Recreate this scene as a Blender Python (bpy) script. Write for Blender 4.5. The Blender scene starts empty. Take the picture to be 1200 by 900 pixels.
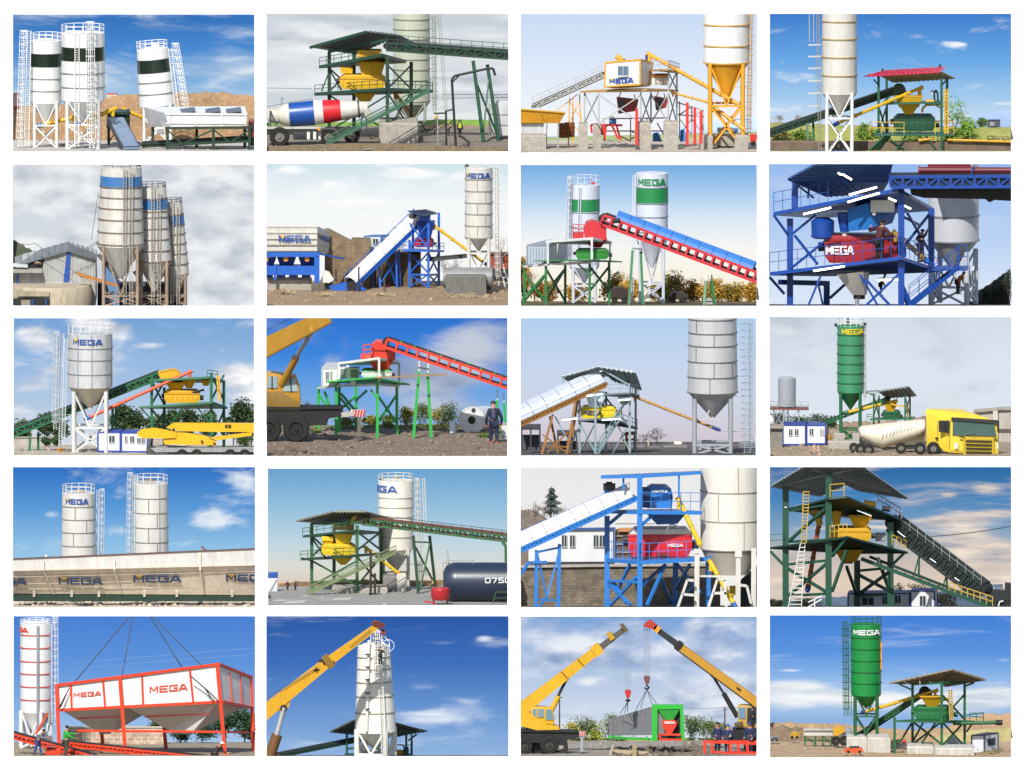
import bpy,bmesh,math,random
from mathutils import Vector,Matrix,noise as mnoise
R = math.radians
scene = bpy.context.scene
COL = scene.collection

# ------------------------------------------------------------------ camera, world, sun, exposure
PITCH = R(6.0); SE,CE = math.sin(PITCH),math.cos(PITCH)
LDIST = 3000.0                                   # the camera stands far off with a long lens
CAM = Vector((0,-LDIST*CE,LDIST*SE))
EXPOSURE = 0.35
SUN_EL,SUN_AZ = R(43),R(15)                    # sun in front, to the left of the wall of dioramas
cam_d = bpy.data.cameras.new('camera'); cam = bpy.data.objects.new('camera',cam_d); COL.objects.link(cam)
cam.location = CAM; cam.rotation_euler = (R(90)-PITCH,0,0)
cam_d.sensor_fit = 'HORIZONTAL'; cam_d.sensor_width = 36.0
cam_d.lens = 36.0*LDIST/120.0                    # 120 m of wall across the picture
cam_d.clip_start = 100.0; cam_d.clip_end = 20000.0
scene.camera = cam
world = bpy.data.worlds.new('World'); scene.world = world; world.use_nodes = True
wn = world.node_tree; bg = wn.nodes['Background']
st = wn.nodes.new('ShaderNodeTexSky'); st.sky_type = 'NISHITA'; st.sun_disc = False
st.sun_elevation = SUN_EL; st.sun_rotation = math.pi + SUN_AZ
wn.links.new(st.outputs[0],bg.inputs[0]); bg.inputs[1].default_value = 0.11
sun_d = bpy.data.lights.new('sun','SUN'); sun = bpy.data.objects.new('sun',sun_d); COL.objects.link(sun)
sun_d.energy = 4.2; sun_d.angle = R(0.5); sun_d.color = (1.0,0.965,0.9)
sdir = Vector((-math.sin(SUN_AZ)*math.cos(SUN_EL),-math.cos(SUN_AZ)*math.cos(SUN_EL),math.sin(SUN_EL)))
sun.rotation_euler = sdir.to_track_quat('Z','Y').to_euler(); sun.location = (0,-200,200)
vs = scene.view_settings
scene.display_settings.display_device = 'sRGB'
vs.view_transform = 'Standard'; vs.look = 'None'; vs.gamma = 1.0; vs.exposure = EXPOSURE; vs.use_curve_mapping = False

# ------------------------------------------------------------------ materials (all procedural)
def lin(h):
    h = h.lstrip('#'); o = []
    for i in (0,2,4):
        c = int(h[i:i+2],16)/255.0
        o.append(c/12.92 if c <= .04045 else ((c+.055)/1.055)**2.4)
    return o
_m = {}
def mat(hexc,rough=.55,metal=0.0,dirt=.22,sc=.9,streak=True,bump=.0,dcol='#5a4a3a',name='paint',k=.84):
    key = (hexc,rough,metal,dirt,sc,streak,bump,dcol,name,k)
    if key in _m: return _m[key]
    m = bpy.data.materials.new(name); m.use_nodes = True; nt = m.node_tree
    b = nt.nodes['Principled BSDF']
    base = [c*k for c in lin(hexc)] + [1]
    dc = [c*.5+d*.18 for c,d in zip(base[:3],lin(dcol))] + [1]
    tc = nt.nodes.new('ShaderNodeTexCoord')
    n1 = nt.nodes.new('ShaderNodeTexNoise'); n1.inputs['Scale'].default_value = sc; n1.inputs['Detail'].default_value = 6; n1.inputs['Roughness'].default_value = .65
    mp = nt.nodes.new('ShaderNodeMapping'); mp.inputs['Scale'].default_value = (1,1,.22 if streak else 1)
    nt.links.new(tc.outputs['Object'],mp.inputs[0]); nt.links.new(mp.outputs[0],n1.inputs['Vector'])
    mr = nt.nodes.new('ShaderNodeMapRange'); mr.inputs[1].default_value = .42; mr.inputs[2].default_value = .78; mr.inputs[3].default_value = 0; mr.inputs[4].default_value = min(1,dirt*1.9)
    nt.links.new(n1.outputs['Fac'],mr.inputs[0])
    mx = nt.nodes.new('ShaderNodeMixRGB'); mx.inputs[1].default_value = base; mx.inputs[2].default_value = dc
    nt.links.new(mr.outputs[0],mx.inputs[0])
    nf = nt.nodes.new('ShaderNodeTexNoise'); nf.inputs['Scale'].default_value = 4.5; nf.inputs['Detail'].default_value = 5; nf.inputs['Roughness'].default_value = .8   # fine grime and dust
    rf = nt.nodes.new('ShaderNodeMapRange'); rf.inputs[1].default_value = .35; rf.inputs[2].default_value = .65; rf.inputs[3].default_value = 1-min(.3,dirt*.6); rf.inputs[4].default_value = 1+dirt*.3
    mg = nt.nodes.new('ShaderNodeMixRGB'); mg.blend_type = 'MULTIPLY'; mg.inputs[0].default_value = 1
    nt.links.new(mp.outputs[0],nf.inputs['Vector']); nt.links.new(nf.outputs['Fac'],rf.inputs[0]); nt.links.new(mx.outputs[0],mg.inputs[1]); nt.links.new(rf.outputs[0],mg.inputs[2]); nt.links.new(mg.outputs[0],b.inputs['Base Color'])
    b.inputs['Roughness'].default_value = rough; b.inputs['Metallic'].default_value = metal
    if bump > 0:
        n2 = nt.nodes.new('ShaderNodeTexNoise'); n2.inputs['Scale'].default_value = 6; n2.inputs['Detail'].default_value = 6
        bp = nt.nodes.new('ShaderNodeBump'); bp.inputs['Strength'].default_value = bump; bp.inputs['Distance'].default_value = .1
        nt.links.new(tc.outputs['Object'],n2.inputs['Vector']); nt.links.new(n2.outputs['Fac'],bp.inputs['Height']); nt.links.new(bp.outputs[0],b.inputs['Normal'])
    _m[key] = m; return m
def soil(c1,c2,c3=None,sc=.5,name='soil',k=.8):
    key = ('soil',c1,c2,c3,sc)
    if key in _m: return _m[key]
    m = bpy.data.materials.new(name); m.use_nodes = True; nt = m.node_tree; b = nt.nodes['Principled BSDF']
    tc = nt.nodes.new('ShaderNodeTexCoord')
    n1 = nt.nodes.new('ShaderNodeTexNoise'); n1.inputs['Scale'].default_value = sc; n1.inputs['Detail'].default_value = 9; n1.inputs['Roughness'].default_value = .72
    n2 = nt.nodes.new('ShaderNodeTexNoise'); n2.inputs['Scale'].default_value = sc*7; n2.inputs['Detail'].default_value = 6; n2.inputs['Roughness'].default_value = .8
    for n in (n1,n2): nt.links.new(tc.outputs['Object'],n.inputs['Vector'])
    r = nt.nodes.new('ShaderNodeValToRGB'); r.color_ramp.elements[0].position = .38; r.color_ramp.elements[1].position = .62
    r.color_ramp.elements[0].color = [c*k for c in lin(c1)]+[1]; r.color_ramp.elements[1].color = [c*k for c in lin(c2)]+[1]
    r2 = nt.nodes.new('ShaderNodeValToRGB'); r2.color_ramp.elements[0].position = .5; r2.color_ramp.elements[1].position = .68
    r2.color_ramp.elements[0].color = (0,0,0,1); r2.color_ramp.elements[1].color = (1,1,1,1)
    mx = nt.nodes.new('ShaderNodeMixRGB'); mx.inputs[2].default_value = [c*k for c in lin(c3 or c1)]+[1]
    nt.links.new(n1.outputs['Fac'],r.inputs[0]); nt.links.new(n2.outputs['Fac'],r2.inputs[0])
    nt.links.new(r2.outputs[0],mx.inputs[0]); nt.links.new(r.outputs[0],mx.inputs[1]); nt.links.new(mx.outputs[0],b.inputs['Base Color'])
    b.inputs['Roughness'].default_value = .95
    bp = nt.nodes.new('ShaderNodeBump'); bp.inputs['Strength'].default_value = .6; bp.inputs['Distance'].default_value = .25
    nt.links.new(n2.outputs['Fac'],bp.inputs['Height']); nt.links.new(bp.outputs[0],b.inputs['Normal'])
    _m[key] = m; return m
def bricks(c1,c2,mortar,w=1.2,h=.5,name='masonry',k=.8):
    key = ('brick',c1,c2,mortar,w,h)
    if key in _m: return _m[key]
    m = bpy.data.materials.new(name); m.use_nodes = True; nt = m.node_tree; b = nt.nodes['Principled BSDF']
    tc = nt.nodes.new('ShaderNodeTexCoord'); mp = nt.nodes.new('ShaderNodeMapping'); mp.inputs['Rotation'].default_value = (R(-90),0,0)
    br = nt.nodes.new('ShaderNodeTexBrick'); br.inputs['Scale'].default_value = 1; br.inputs['Brick Width'].default_value = w; br.inputs['Row Height'].default_value = h; br.inputs['Mortar Size'].default_value = .04
    for i,c in ((1,c1),(2,c2),(3,mortar)): br.inputs[i].default_value = [x*k for x in lin(c)]+[1]
    n = nt.nodes.new('ShaderNodeTexNoise'); n.inputs['Scale'].default_value = .8; n.inputs['Detail'].default_value = 8
    mx = nt.nodes.new('ShaderNodeMixRGB'); mx.blend_type = 'MULTIPLY'; mx.inputs[0].default_value = .75
    rr = nt.nodes.new('ShaderNodeMapRange'); rr.inputs[1].default_value = .3; rr.inputs[2].default_value = .65; rr.inputs[3].default_value = .45; rr.inputs[4].default_value = 1.15
    nt.links.new(tc.outputs['Object'],mp.inputs[0]); nt.links.new(mp.outputs[0],br.inputs['Vector']); nt.links.new(tc.outputs['Object'],n.inputs['Vector'])
    nt.links.new(n.outputs['Fac'],rr.inputs[0]); nt.links.new(br.outputs[0],mx.inputs[1]); nt.links.new(rr.outputs[0],mx.inputs[2])
    nt.links.new(mx.outputs[0],b.inputs['Base Color']); b.inputs['Roughness'].default_value = .95
    _m[key] = m; return m
def leafm(c1,c2,sc=.8,name='leaves',k=.75):
    key = ('leaf',c1,c2,sc)
    if key in _m: return _m[key]
    m = bpy.data.materials.new(name); m.use_nodes = True; nt = m.node_tree; b = nt.nodes['Principled BSDF']
    tc = nt.nodes.new('ShaderNodeTexCoord'); n = nt.nodes.new('ShaderNodeTexNoise'); n.inputs['Scale'].default_value = sc; n.inputs['Detail'].default_value = 5
    r = nt.nodes.new('ShaderNodeValToRGB'); r.color_ramp.elements[0].position = .35; r.color_ramp.elements[1].position = .65
    r.color_ramp.elements[0].color = [c*k for c in lin(c1)]+[1]; r.color_ramp.elements[1].color = [c*k for c in lin(c2)]+[1]
    nt.links.new(tc.outputs['Object'],n.inputs['Vector']); nt.links.new(n.outputs['Fac'],r.inputs[0]); nt.links.new(r.outputs[0],b.inputs['Base Color'])
    b.inputs['Roughness'].default_value = .7
    _m[key] = m; return m
def lamp(hexc='#fff6e0',s=3.0):
    key = ('lamp',hexc,s)
    if key in _m: return _m[key]
    m = bpy.data.materials.new('lamp_light'); m.use_nodes = True; b = m.node_tree.nodes['Principled BSDF']
    b.inputs['Base Color'].default_value = lin(hexc)+[1]; b.inputs['Emission Color'].default_value = lin(hexc)+[1]; b.inputs['Emission Strength'].default_value = s
    _m[key] = m; return m
GLASS = lambda h='#3b4a55': mat(h,.12,0,.1,name='window_glass')

# ------------------------------------------------------------------ the stepped wall: 5 shelves of 4 dioramas
COLX = [(10,.245),(307,.245),(605,287/1200),(897,293/1200)]
ROWY = [10,188,366,542,716]
DEP = 45.0                                       # depth of every shelf in metres
RECT = [(22,28,1176,683),(22,25,1179,684),(22,26,1179,706),(22,25,1179,687),
        (22,20,1175,695),(22,16,1179,695),(22,22,1178,713),(17,17,1179,698),
        (25,28,1174,684),(22,27,1174,688),(22,28,1174,702),(22,22,1179,691),
        (22,22,1179,692),(29,29,1174,684),(22,25,1179,710),(22,22,1179,694),
        (25,25,1179,695),(22,25,1179,695),(22,27,1178,713),(22,21,1179,703)]
FRONT = [-(r-2)*(DEP+.15) for r in range(5)]      # front edge (Y) of each shelf; the top row stands furthest back
ROWN = ['top','second','third','fourth','bottom']; COLN = ['first','second','third','last']
class S: pass
S.i = 0; S.sh = 0                                # S.sh moves all given depths of a group of things back
def ray(u,v,Y):                                 # picture position + distance -> the point of the place there
    s = Vector(((u-600)*.1,(450-v)*.1))
    d = Vector((s.x,LDIST*CE + s.y*SE,-LDIST*SE + s.y*CE))
    t = (Y - CAM.y)/d.y
    return CAM + d*t
def P(x,y,d=0.0):
    return ray(S.ox + x*S.k,S.oy + y*S.k,S.Y0 + (d+S.sh)*S.kk)
def inv(p):
    q = p - CAM; f = q.y*CE - q.z*SE; r = q.x/f*LDIST; u = (q.y*SE + q.z*CE)/f*LDIST
    return ((r*10+600 - S.ox)/S.k,(450 - u*10 - S.oy)/S.k)
def V(dx,dz,dd=0.0): return Vector((dx*S.kk,dd*S.kk,dz*S.kk))
def G(d): return S.hor+(S.Dc-d-S.sh)*S.slope                                # ... and the other way round
def F(y): return max(5,min(S.Dc-30,S.Dc - (y - S.hor)/S.slope))-S.sh    # depth at which the ground lies at height y in the picture
def panel(i,gmat,amp=.04,sky=None,bumps=None):
    hor = HOR[i]; S.i = i; S.r,S.c = divmod(i,4)
    S.ox,S.k = COLX[S.c]; S.oy = ROWY[S.r]; S.Y0 = FRONT[S.r]; S.rect = RECT[i]
    S.kk = S.k*.1*((S.Y0+15-CAM.y)/(LDIST*CE))
    S.Dc = DEP/S.kk; S.hor = hor
    S.sh = 0; S.gz = P(600,hor,S.Dc).z; S.gf = P(600,S.rect[3]+3,0).z; S.slope = (S.rect[3]+3-hor)/S.Dc   # the land falls gently towards the back
    x0,y0,x1,y1 = S.rect
    # ground sheet
    rnd = random.Random(i); nx,ny = 70,60; vs,fs = [],[]
    dmin = 0
    for b in range(ny+1):
        d = dmin + (S.Dc-dmin)*(b/ny)
        for a in range(nx+1):
            q = P(x0+(x1-x0)*a/nx,300,d)
            z = S.gf+(S.gz-S.gf)*d/S.Dc + (mnoise.fractal(Vector((q.x*.35,q.y*.25,i*7.1)),.8,2,5))*amp*(0 if b == ny else min(1,b/6))
            vs.append((q.x,q.y,z))
    for b in range(ny):
        for a in range(nx):
            o = b*(nx+1)+a; fs.append((o,o+1,o+nx+2,o+nx+1))
    structure('ground',vs,fs,gmat)
def structure(name,vs,fs,m,kind='structure',label=None,smooth=True):
    me = bpy.data.meshes.new(name); c = sum((Vector(v) for v in vs),Vector())/len(vs)
    me.from_pydata([Vector(v)-c for v in vs],[],fs); me.materials.append(m); me.update()
    if smooth: me.polygons.foreach_set('use_smooth',[True]*len(me.polygons))
    o = bpy.data.objects.new(name,me); o.location = c; COL.objects.link(o); o['kind'] = kind
    if label: o['label'] = label
    return o
def sky(stops,clouds=None,masks=(),thr=.6,soft=.12,sc=(.09,.22),cc='#ffffff',cs='#aab2be',det=8):
    """the sky behind one diorama: a lit backdrop standing at the back of its shelf"""
    x0,y0,x1,y1 = S.rect; c = P((x0+x1)/2,(y0+y1)/2,S.Dc)
    pts = [P(x0,y1,S.Dc),P(x1,y1,S.Dc),P(x1,y0,S.Dc),P(x0,y0,S.Dc)]
    m = bpy.data.materials.new('sky'); m.use_nodes = True; nt = m.node_tree; nt.nodes.clear()
    N = nt.nodes.new; L = nt.links.new
    out = N('ShaderNodeOutputMaterial'); em = N('ShaderNodeEmission'); em.inputs[1].default_value = 1.0/2**EXPOSURE
    L(em.outputs[0],out.inputs[0])
    tc = N('ShaderNodeTexCoord'); sx = N('ShaderNodeSeparateXYZ'); L(tc.outputs['Object'],sx.inputs[0])
    z = lambda y: P((x0+x1)/2,y,S.Dc).z - c.z
    mr = N('ShaderNodeMapRange'); mr.inputs[1].default_value = z(y1); mr.inputs[2].default_value = z(y0); L(sx.outputs[2],mr.inputs[0])
    rp = N('ShaderNodeValToRGB'); el = rp.color_ramp.elements
    st_ = sorted(((y1-y)/(y1-y0),h) for y,h in stops)
    while len(el) < len(st_): el.new(.5)
    for e,(p_,h) in zip(el,st_): e.position = max(0,min(1,p_)); e.color = lin(h)+[1]
    L(mr.outputs[0],rp.inputs[0]); col = rp.outputs[0]
    if clouds is not None:
        mp = N('ShaderNodeMapping'); mp.inputs['Scale'].default_value = (sc[0],1,sc[1]); mp.inputs['Location'].default_value = (S.i*3.3+clouds,0,S.i*1.7)
        L(tc.outputs['Object'],mp.inputs[0])
        nz = N('ShaderNodeTexNoise'); nz.inputs['Scale'].default_value = 1; nz.inputs['Detail'].default_value = det; nz.inputs['Roughness'].default_value = .62; nz.inputs['Distortion'].default_value = .35
        L(mp.outputs[0],nz.inputs['Vector']); val = nz.outputs['Fac']
        for (mxx,my,rx,ry,w) in masks:
            q = P(mxx,my,S.Dc) - c
            m2 = N('ShaderNodeVectorMath'); m2.operation = 'SUBTRACT'; m2.inputs[1].default_value = (q.x,0,q.z); L(tc.outputs['Object'],m2.inputs[0])
            m3 = N('ShaderNodeVectorMath'); m3.operation = 'DIVIDE'; m3.inputs[1].default_value = (rx*S.kk,1,ry*S.kk); L(m2.outputs[0],m3.inputs[0])
            m4 = N('ShaderNodeVectorMath'); m4.operation = 'LENGTH'; L(m3.outputs[0],m4.inputs[0])
            m5 = N('ShaderNodeMapRange'); m5.interpolation_type = 'SMOOTHSTEP'; m5.inputs[1].default_value = 1.0; m5.inputs[2].default_value = 0; m5.inputs[3].default_value = 0; m5.inputs[4].default_value = w; L(m4.outputs[1],m5.inputs[0])
            ad = N('ShaderNodeMath'); L(val,ad.inputs[0]); L(m5.outputs[0],ad.inputs[1]); val = ad.outputs[0]
        ms = N('ShaderNodeMapRange'); ms.interpolation_type = 'SMOOTHSTEP'; ms.inputs[1].default_value = thr-soft; ms.inputs[2].default_value = thr+soft; L(val,ms.inputs[0])
        n2 = N('ShaderNodeTexNoise'); n2.inputs['Scale'].default_value = 2.1; n2.inputs['Detail'].default_value = 6; L(mp.outputs[0],n2.inputs['Vector'])
        cr = N('ShaderNodeValToRGB'); cr.color_ramp.elements[0].position = .34; cr.color_ramp.elements[1].position = .6
        cr.color_ramp.elements[0].color = lin(cs)+[1]; cr.color_ramp.elements[1].color = lin(cc)+[1]; L(n2.outputs['Fac'],cr.inputs[0])
        mx = N('ShaderNodeMixRGB'); L(ms.outputs[0],mx.inputs[0]); L(col,mx.inputs[1]); L(cr.outputs[0],mx.inputs[2]); col = mx.outputs[0]
    L(col,em.inputs[0])
    o = structure('sky',pts,[(0,1,2,3)],m,smooth=False)

# ------------------------------------------------------------------ mesh builder
ROUND = {'cab','roof_fairing','case','housing','trough','lid','bin','box','fuel_tank','pier','shell_box','counterweight','side_box'}
class MB:
    def __init__(s): s.v = []; s.f = []
    def add(s,vs,fs):
        o = len(s.v); s.v += [Vector(v) for v in vs]; s.f += [tuple(o+i for i in f) for f in fs]; return s
    def tube(s,a,b,r0,r1=None,n=8,cap=True):
        a,b = Vector(a),Vector(b); r1 = r0 if r1 is None else r1; d = b-a
        if d.length < 1e-5: return s
        d.normalize(); u = d.cross(Vector((0,0,1)) if abs(d.z) < .95 else Vector((1,0,0))).normalized(); w = d.cross(u)
        vs = []
        for c,r in ((a,r0),(b,r1)):
            for i in range(n):
                t = 2*math.pi*(i+.5)/n; vs.append(c + u*math.cos(t)*r + w*math.sin(t)*r)
        fs = [(i,(i+1) % n,n+(i+1) % n,n+i) for i in range(n)]
        if cap: fs += [tuple(range(n-1,-1,-1)),tuple(range(n,2*n))]
        return s.add(vs,fs)
    def bar(s,a,b,w,h=None):
        h = h or w; a,b = Vector(a),Vector(b); d = b-a
        if d.length < 1e-5: return s
        d.normalize(); u = d.cross(Vector((0,0,1)) if abs(d.z) < .95 else Vector((0,1,0))).normalized(); q = d.cross(u)
        vs = [c + u*x*w/2 + q*y*h/2 for c in (a,b) for x,y in ((-1,-1),(1,-1),(1,1),(-1,1))]
        return s.add(vs,[(0,1,5,4),(1,2,6,5),(2,3,7,6),(3,0,4,7),(3,2,1,0),(4,5,6,7)])
    def ext(s,pts,vec):
        pts = [Vector(p) for p in pts]; n = len(pts); vec = Vector(vec)
        return s.add(pts+[p+vec for p in pts],[tuple(range(n)),tuple(range(2*n-1,n-1,-1))]+[(i,n+i,n+(i+1) % n,(i+1) % n) for i in range(n)])
    def box(s,c,sz,M=None):
        sx,sy,sz_ = sz[0]/2,sz[1]/2,sz[2]/2
        vs = [Vector((x*sx,y*sy,z*sz_)) for z in (-1,1) for x,y in ((-1,-1),(1,-1),(1,1),(-1,1))]
        if M: vs = [M @ v for v in vs]
        return s.add([Vector(c)+v for v in vs],[(3,2,1,0),(4,5,6,7),(0,1,5,4),(1,2,6,5),(2,3,7,6),(3,0,4,7)])
    def hexa(s,b,t):                     # bottom ring, top ring
        n = len(b); return s.add(list(b)+list(t),[tuple(range(n-1,-1,-1)),tuple(range(n,2*n))]+[(i,(i+1) % n,n+(i+1) % n,n+i) for i in range(n)])
    def lathe(s,c,prof,n=32,axis=None,a0=0,a1=2*math.pi):
        c = Vector(c); ax = Vector(axis).normalized() if axis is not None else Vector((0,0,1))
        u = ax.cross(Vector((0,1,0)) if abs(ax.y) < .9 else Vector((1,0,0))).normalized(); w = ax.cross(u)
        full = abs(a1-a0-2*math.pi) < 1e-6; m = n if full else n+1
        vs = []
        for r,h in prof:
            for i in range(m):
                t = a0+(a1-a0)*i/n; vs.append(c+ax*h+u*math.cos(t)*r+w*math.sin(t)*r)
        fs = []
        for j in range(len(prof)-1):
            for i in range(n):
                k = (i+1) % m; fs.append((j*m+i,j*m+k,(j+1)*m+k,(j+1)*m+i))
        if full:
            if prof[0] == prof[-1]: return s.add(vs,fs)
            if prof[0][0] > 1e-4: fs.append(tuple(range(m-1,-1,-1)))
            if prof[-1][0] > 1e-4: fs.append(tuple((len(prof)-1)*m+i for i in range(m)))
        return s.add(vs,fs)
    def ring(s,c,r,w,n=32,axis=None,h=None):   # a hoop of square section
        h = h or w
        return s.lathe(c,[(r-w/2,-h/2),(r+w/2,-h/2),(r+w/2,h/2),(r-w/2,h/2),(r-w/2,-h/2)],n,axis)
    def ball(s,c,rx,ry=None,rz=None,n=10):
        ry = ry or rx; rz = rz or rx; vs = []; fs = []
        for j in range(1,n):
            a = math.pi*j/n
            for i in range(n): t = 2*math.pi*i/n; vs.append(Vector(c)+Vector((rx*math.sin(a)*math.cos(t),ry*math.sin(a)*math.sin(t),rz*math.cos(a))))
        for j in range(n-2):
            for i in range(n): fs.append((j*n+i,(j+1)*n+i,(j+1)*n+(i+1) % n,j*n+(i+1) % n))
        fs += [tuple(range(n)),tuple((n-2)*n+i for i in range(n-1,-1,-1))]
        return s.add(vs,fs)
    def build(s,name,m,root=None,parent=None,clip=True,normals=True):
        if not s.v: return None
        base = Vector(root.location) if root else sum(s.v,Vector())/len(s.v)
        bm = bmesh.new(); bv = [bm.verts.new(v) for v in s.v]
        for f in s.f:
            try: bm.faces.new([bv[i] for i in f])
            except ValueError: pass
        if name in ROUND and len(bm.faces) < 30: bmesh.ops.bevel(bm,geom=bm.edges[:],offset=(5 if 'fair' in name or name == 'cab' else 2.5)*S.kk,segments=2,affect='EDGES',profile=.6)   # pressed sheet edges
        if normals: bmesh.ops.recalc_face_normals(bm,faces=bm.faces)
        if clip: clip_bm(bm)
        if not bm.verts: bm.free(); return None
        for v in bm.verts: v.co -= base
        me = bpy.data.meshes.new(name); bm.to_mesh(me); bm.free()
        me.materials.append(m)
        me.polygons.foreach_set('use_smooth',[True]*len(me.polygons)); me.set_sharp_from_angle(angle=R(32))
        o = bpy.data.objects.new(name,me); COL.objects.link(o)
        if root: o.parent = parent or root
        else: o.location = base
        return o
def clip_bm(bm):
    x0,y0,x1,y1 = S.rect
    sc = [inv(v.co) for v in bm.verts]
    lo_x = min(a for a,b in sc); hi_x = max(a for a,b in sc); lo_y = min(b for a,b in sc); hi_y = max(b for a,b in sc)
    jobs = []
    if lo_x < x0: jobs.append((P(x0,0,0),P(x0,600,0)))
    if hi_x > x1: jobs.append((P(x1,600,0),P(x1,0,0)))
    if lo_y < y0: jobs.append((P(1200,y0,0),P(0,y0,0)))
    if hi_y > y1: jobs.append((P(0,y1,0),P(1200,y1,0)))
    for a,b in jobs:
        n = (a-CAM).cross(b-CAM).normalized()
        mid = P((x0+x1)/2,(y0+y1)/2,0)
        if (mid-a).dot(n) > 0: n = -n
        r = bmesh.ops.bisect_plane(bm,geom=bm.verts[:]+bm.edges[:]+bm.faces[:],plane_co=a,plane_no=n,clear_outer=True,dist=1e-5)
        ed = [e for e in r['geom_cut'] if isinstance(e,bmesh.types.BMEdge)]
        if ed and len(ed) < 400: bmesh.ops.holes_fill(bm,edges=ed,sides=0)

def pic(): return "in the %s row's %s picture" % (ROWN[S.r],COLN[S.c])
def tagit(o,label,cat,group=None):
    p = pic(); o['label'] = label if len((label+' '+p).split()) > 16 else label+' '+p; o['category'] = cat
    if group: o['group'] = group+' '+p
# ------------------------------------------------------------------ things and their parts
class Th:
    def __init__(s,name,label,cat,x,y,d=None,group=None):
        s.d = F(y) if d is None else d
        s.o = bpy.data.objects.new(name,None); s.o.empty_display_size = .3; COL.objects.link(s.o)
        s.o.location = P(x,y,s.d); tagit(s.o,label,cat,group)
    def p(s,t): return P(t[0],t[1],t[2] if len(t) > 2 else s.d)
    def add(s,name,mb,m,parent=None,label=None):
        o = mb.build(name,m,s.o,parent)
        if o and label: o['label'] = label
        return o
    def bars(s,name,m,w,segs,parent=None,rnd=False):
        mb = MB()
        for sg in segs:
            for a,b in zip(sg,sg[1:]):
                (mb.tube(s.p(a),s.p(b),w*S.kk/2,n=6) if rnd else mb.bar(s.p(a),s.p(b),w*S.kk))
        return s.add(name,mb,m,parent)
    def each(s,name,m,w,segs,rnd=False,parent=None):
        if 'leg' in name or name in ('post','shaft'): segs = [tuple((p[0],G(p[2] if len(p) > 2 else s.d)+1)+tuple(p[2:]) if j == len(sg)-1 and -45 < G(p[2] if len(p) > 2 else s.d)-p[1] < 70 else p for j,p in enumerate(sg)) for sg in segs]   # feet reach the ground
        return [s.bars(name,m,w,[sg],parent,rnd) for sg in segs]
    def tube(s,name,m,a,b,r0,r1=None,n=14,parent=None):
        return s.add(name,MB().tube(s.p(a),s.p(b),r0*S.kk,None if r1 is None else r1*S.kk,n),m,parent)
    def slab(s,name,m,pts,t=8,parent=None,ribs=0,label=None):      # a plate through the given corners, t thick downwards
        q = [s.p(a) for a in pts]; n = (q[1]-q[0]).cross(q[2]-q[0]).normalized()
        if n.z < 0: n = -n
        mb = MB().ext(q,-n*t*S.kk)
        if ribs:
            for i in range(1,ribs):
                f = i/ribs; a = q[0].lerp(q[1],f); b = q[3].lerp(q[2],f)
                for sgn in (.06,-t*S.kk-.06): mb.bar(a+n*sgn,b+n*sgn,4*S.kk,3*S.kk)
        return s.add(name,mb,m,parent,label)
    def box(s,name,m,x0,y0,x1,y1,dd=40,d=None,parent=None,label=None):   # front face x0..x1, y0..y1 in the picture, dd deep
        d = s.d if d is None else d
        return s.add(name,MB().ext([P(x0,y1,d),P(x1,y1,d),P(x1,y0,d),P(x0,y0,d)],V(0,0,dd)),m,parent,label)
    def pr(s,name,m,pts,dd=40,dx=0,dz=0,parent=None,label=None):   # an outline pushed back dd
        return s.add(name,MB().ext([s.p(a) for a in pts],V(dx,dz,dd)),m,parent,label)
    def rail(s,name,m,pts,h=40,w=3,post=45,parent=None,mids=1):
        mb = MB(); up = V(0,h)
        for a,b in zip(pts,pts[1:]):
            A,B = s.p(a),s.p(b); n = max(1,round((B-A).length/(post*S.kk)))
            for j in range(mids+1):
                k = up*(1-j/(mids+1)); mb.bar(A+k,B+k,w*S.kk)
            for j in range(n+1):
                q = A.lerp(B,j/n); mb.bar(q,q+up,w*S.kk)
        return s.add(name,mb,m,parent)
    def win(s,x0,y0,x1,y1,d=None,fr='#e9e9e6',gl='#39454f',parent=None,proud=4,div=1,name='window'):
        d = (s.d if d is None else d)-proud; mb = MB(); w = 2.4
        P_ = lambda x,y,e=0: P(x,y,d-e)
        for a,b in (((x0,y0),(x1,y0)),((x0,y1),(x1,y1)),((x0,y0),(x0,y1)),((x1,y0),(x1,y1))): mb.bar(P_(*a),P_(*b),w*S.kk)
        for i in range(1,div+1):
            if div > 0 and i <= div: xx = x0+(x1-x0)*i/(div+1); mb.bar(P_(xx,y0),P_(xx,y1),w*S.kk)
        o = s.add(name,mb,mat(fr,.5),parent)
        if o: s.add('pane',MB().ext([P(x0,y1,d+1),P(x1,y1,d+1),P(x1,y0,d+1),P(x0,y0,d+1)],V(0,0,2)),GLASS(gl),o)
        return o

LET = {'M': [(.1,0,.1,1),(.12,.95,.5,.3),(.5,.3,.88,.95),(.9,0,.9,1)],
       'E': [(.1,0,.1,1),(.1,.9,1,.9),(.1,.5,.9,.5),(.1,.1,1,.1)],
       'G': [(.1,.05,.1,.95),(.1,.9,1,.9),(.1,.1,.95,.1),(.92,.05,.92,.55),(.55,.5,.95,.5)],
       'A': [(.05,0,.42,.95),(.95,0,.58,.95),(.35,.9,.65,.9),(.25,.32,.75,.32)],
       '0': [(.12,.1,.12,.9),(.88,.1,.88,.9),(.1,.92,.9,.92),(.1,.08,.9,.08)],
       '7': [(.05,.9,.95,.9),(.9,.92,.4,0)],
       '5': [(.1,.92,.95,.92),(.14,.95,.14,.5),(.1,.55,.85,.55),(.88,.55,.88,.1),(.05,.08,.9,.08)],
       '2': [(.1,.92,.9,.92),(.88,.92,.88,.5),(.1,.5,.9,.5),(.12,.5,.12,.08),(.1,.08,.95,.08)]}
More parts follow.
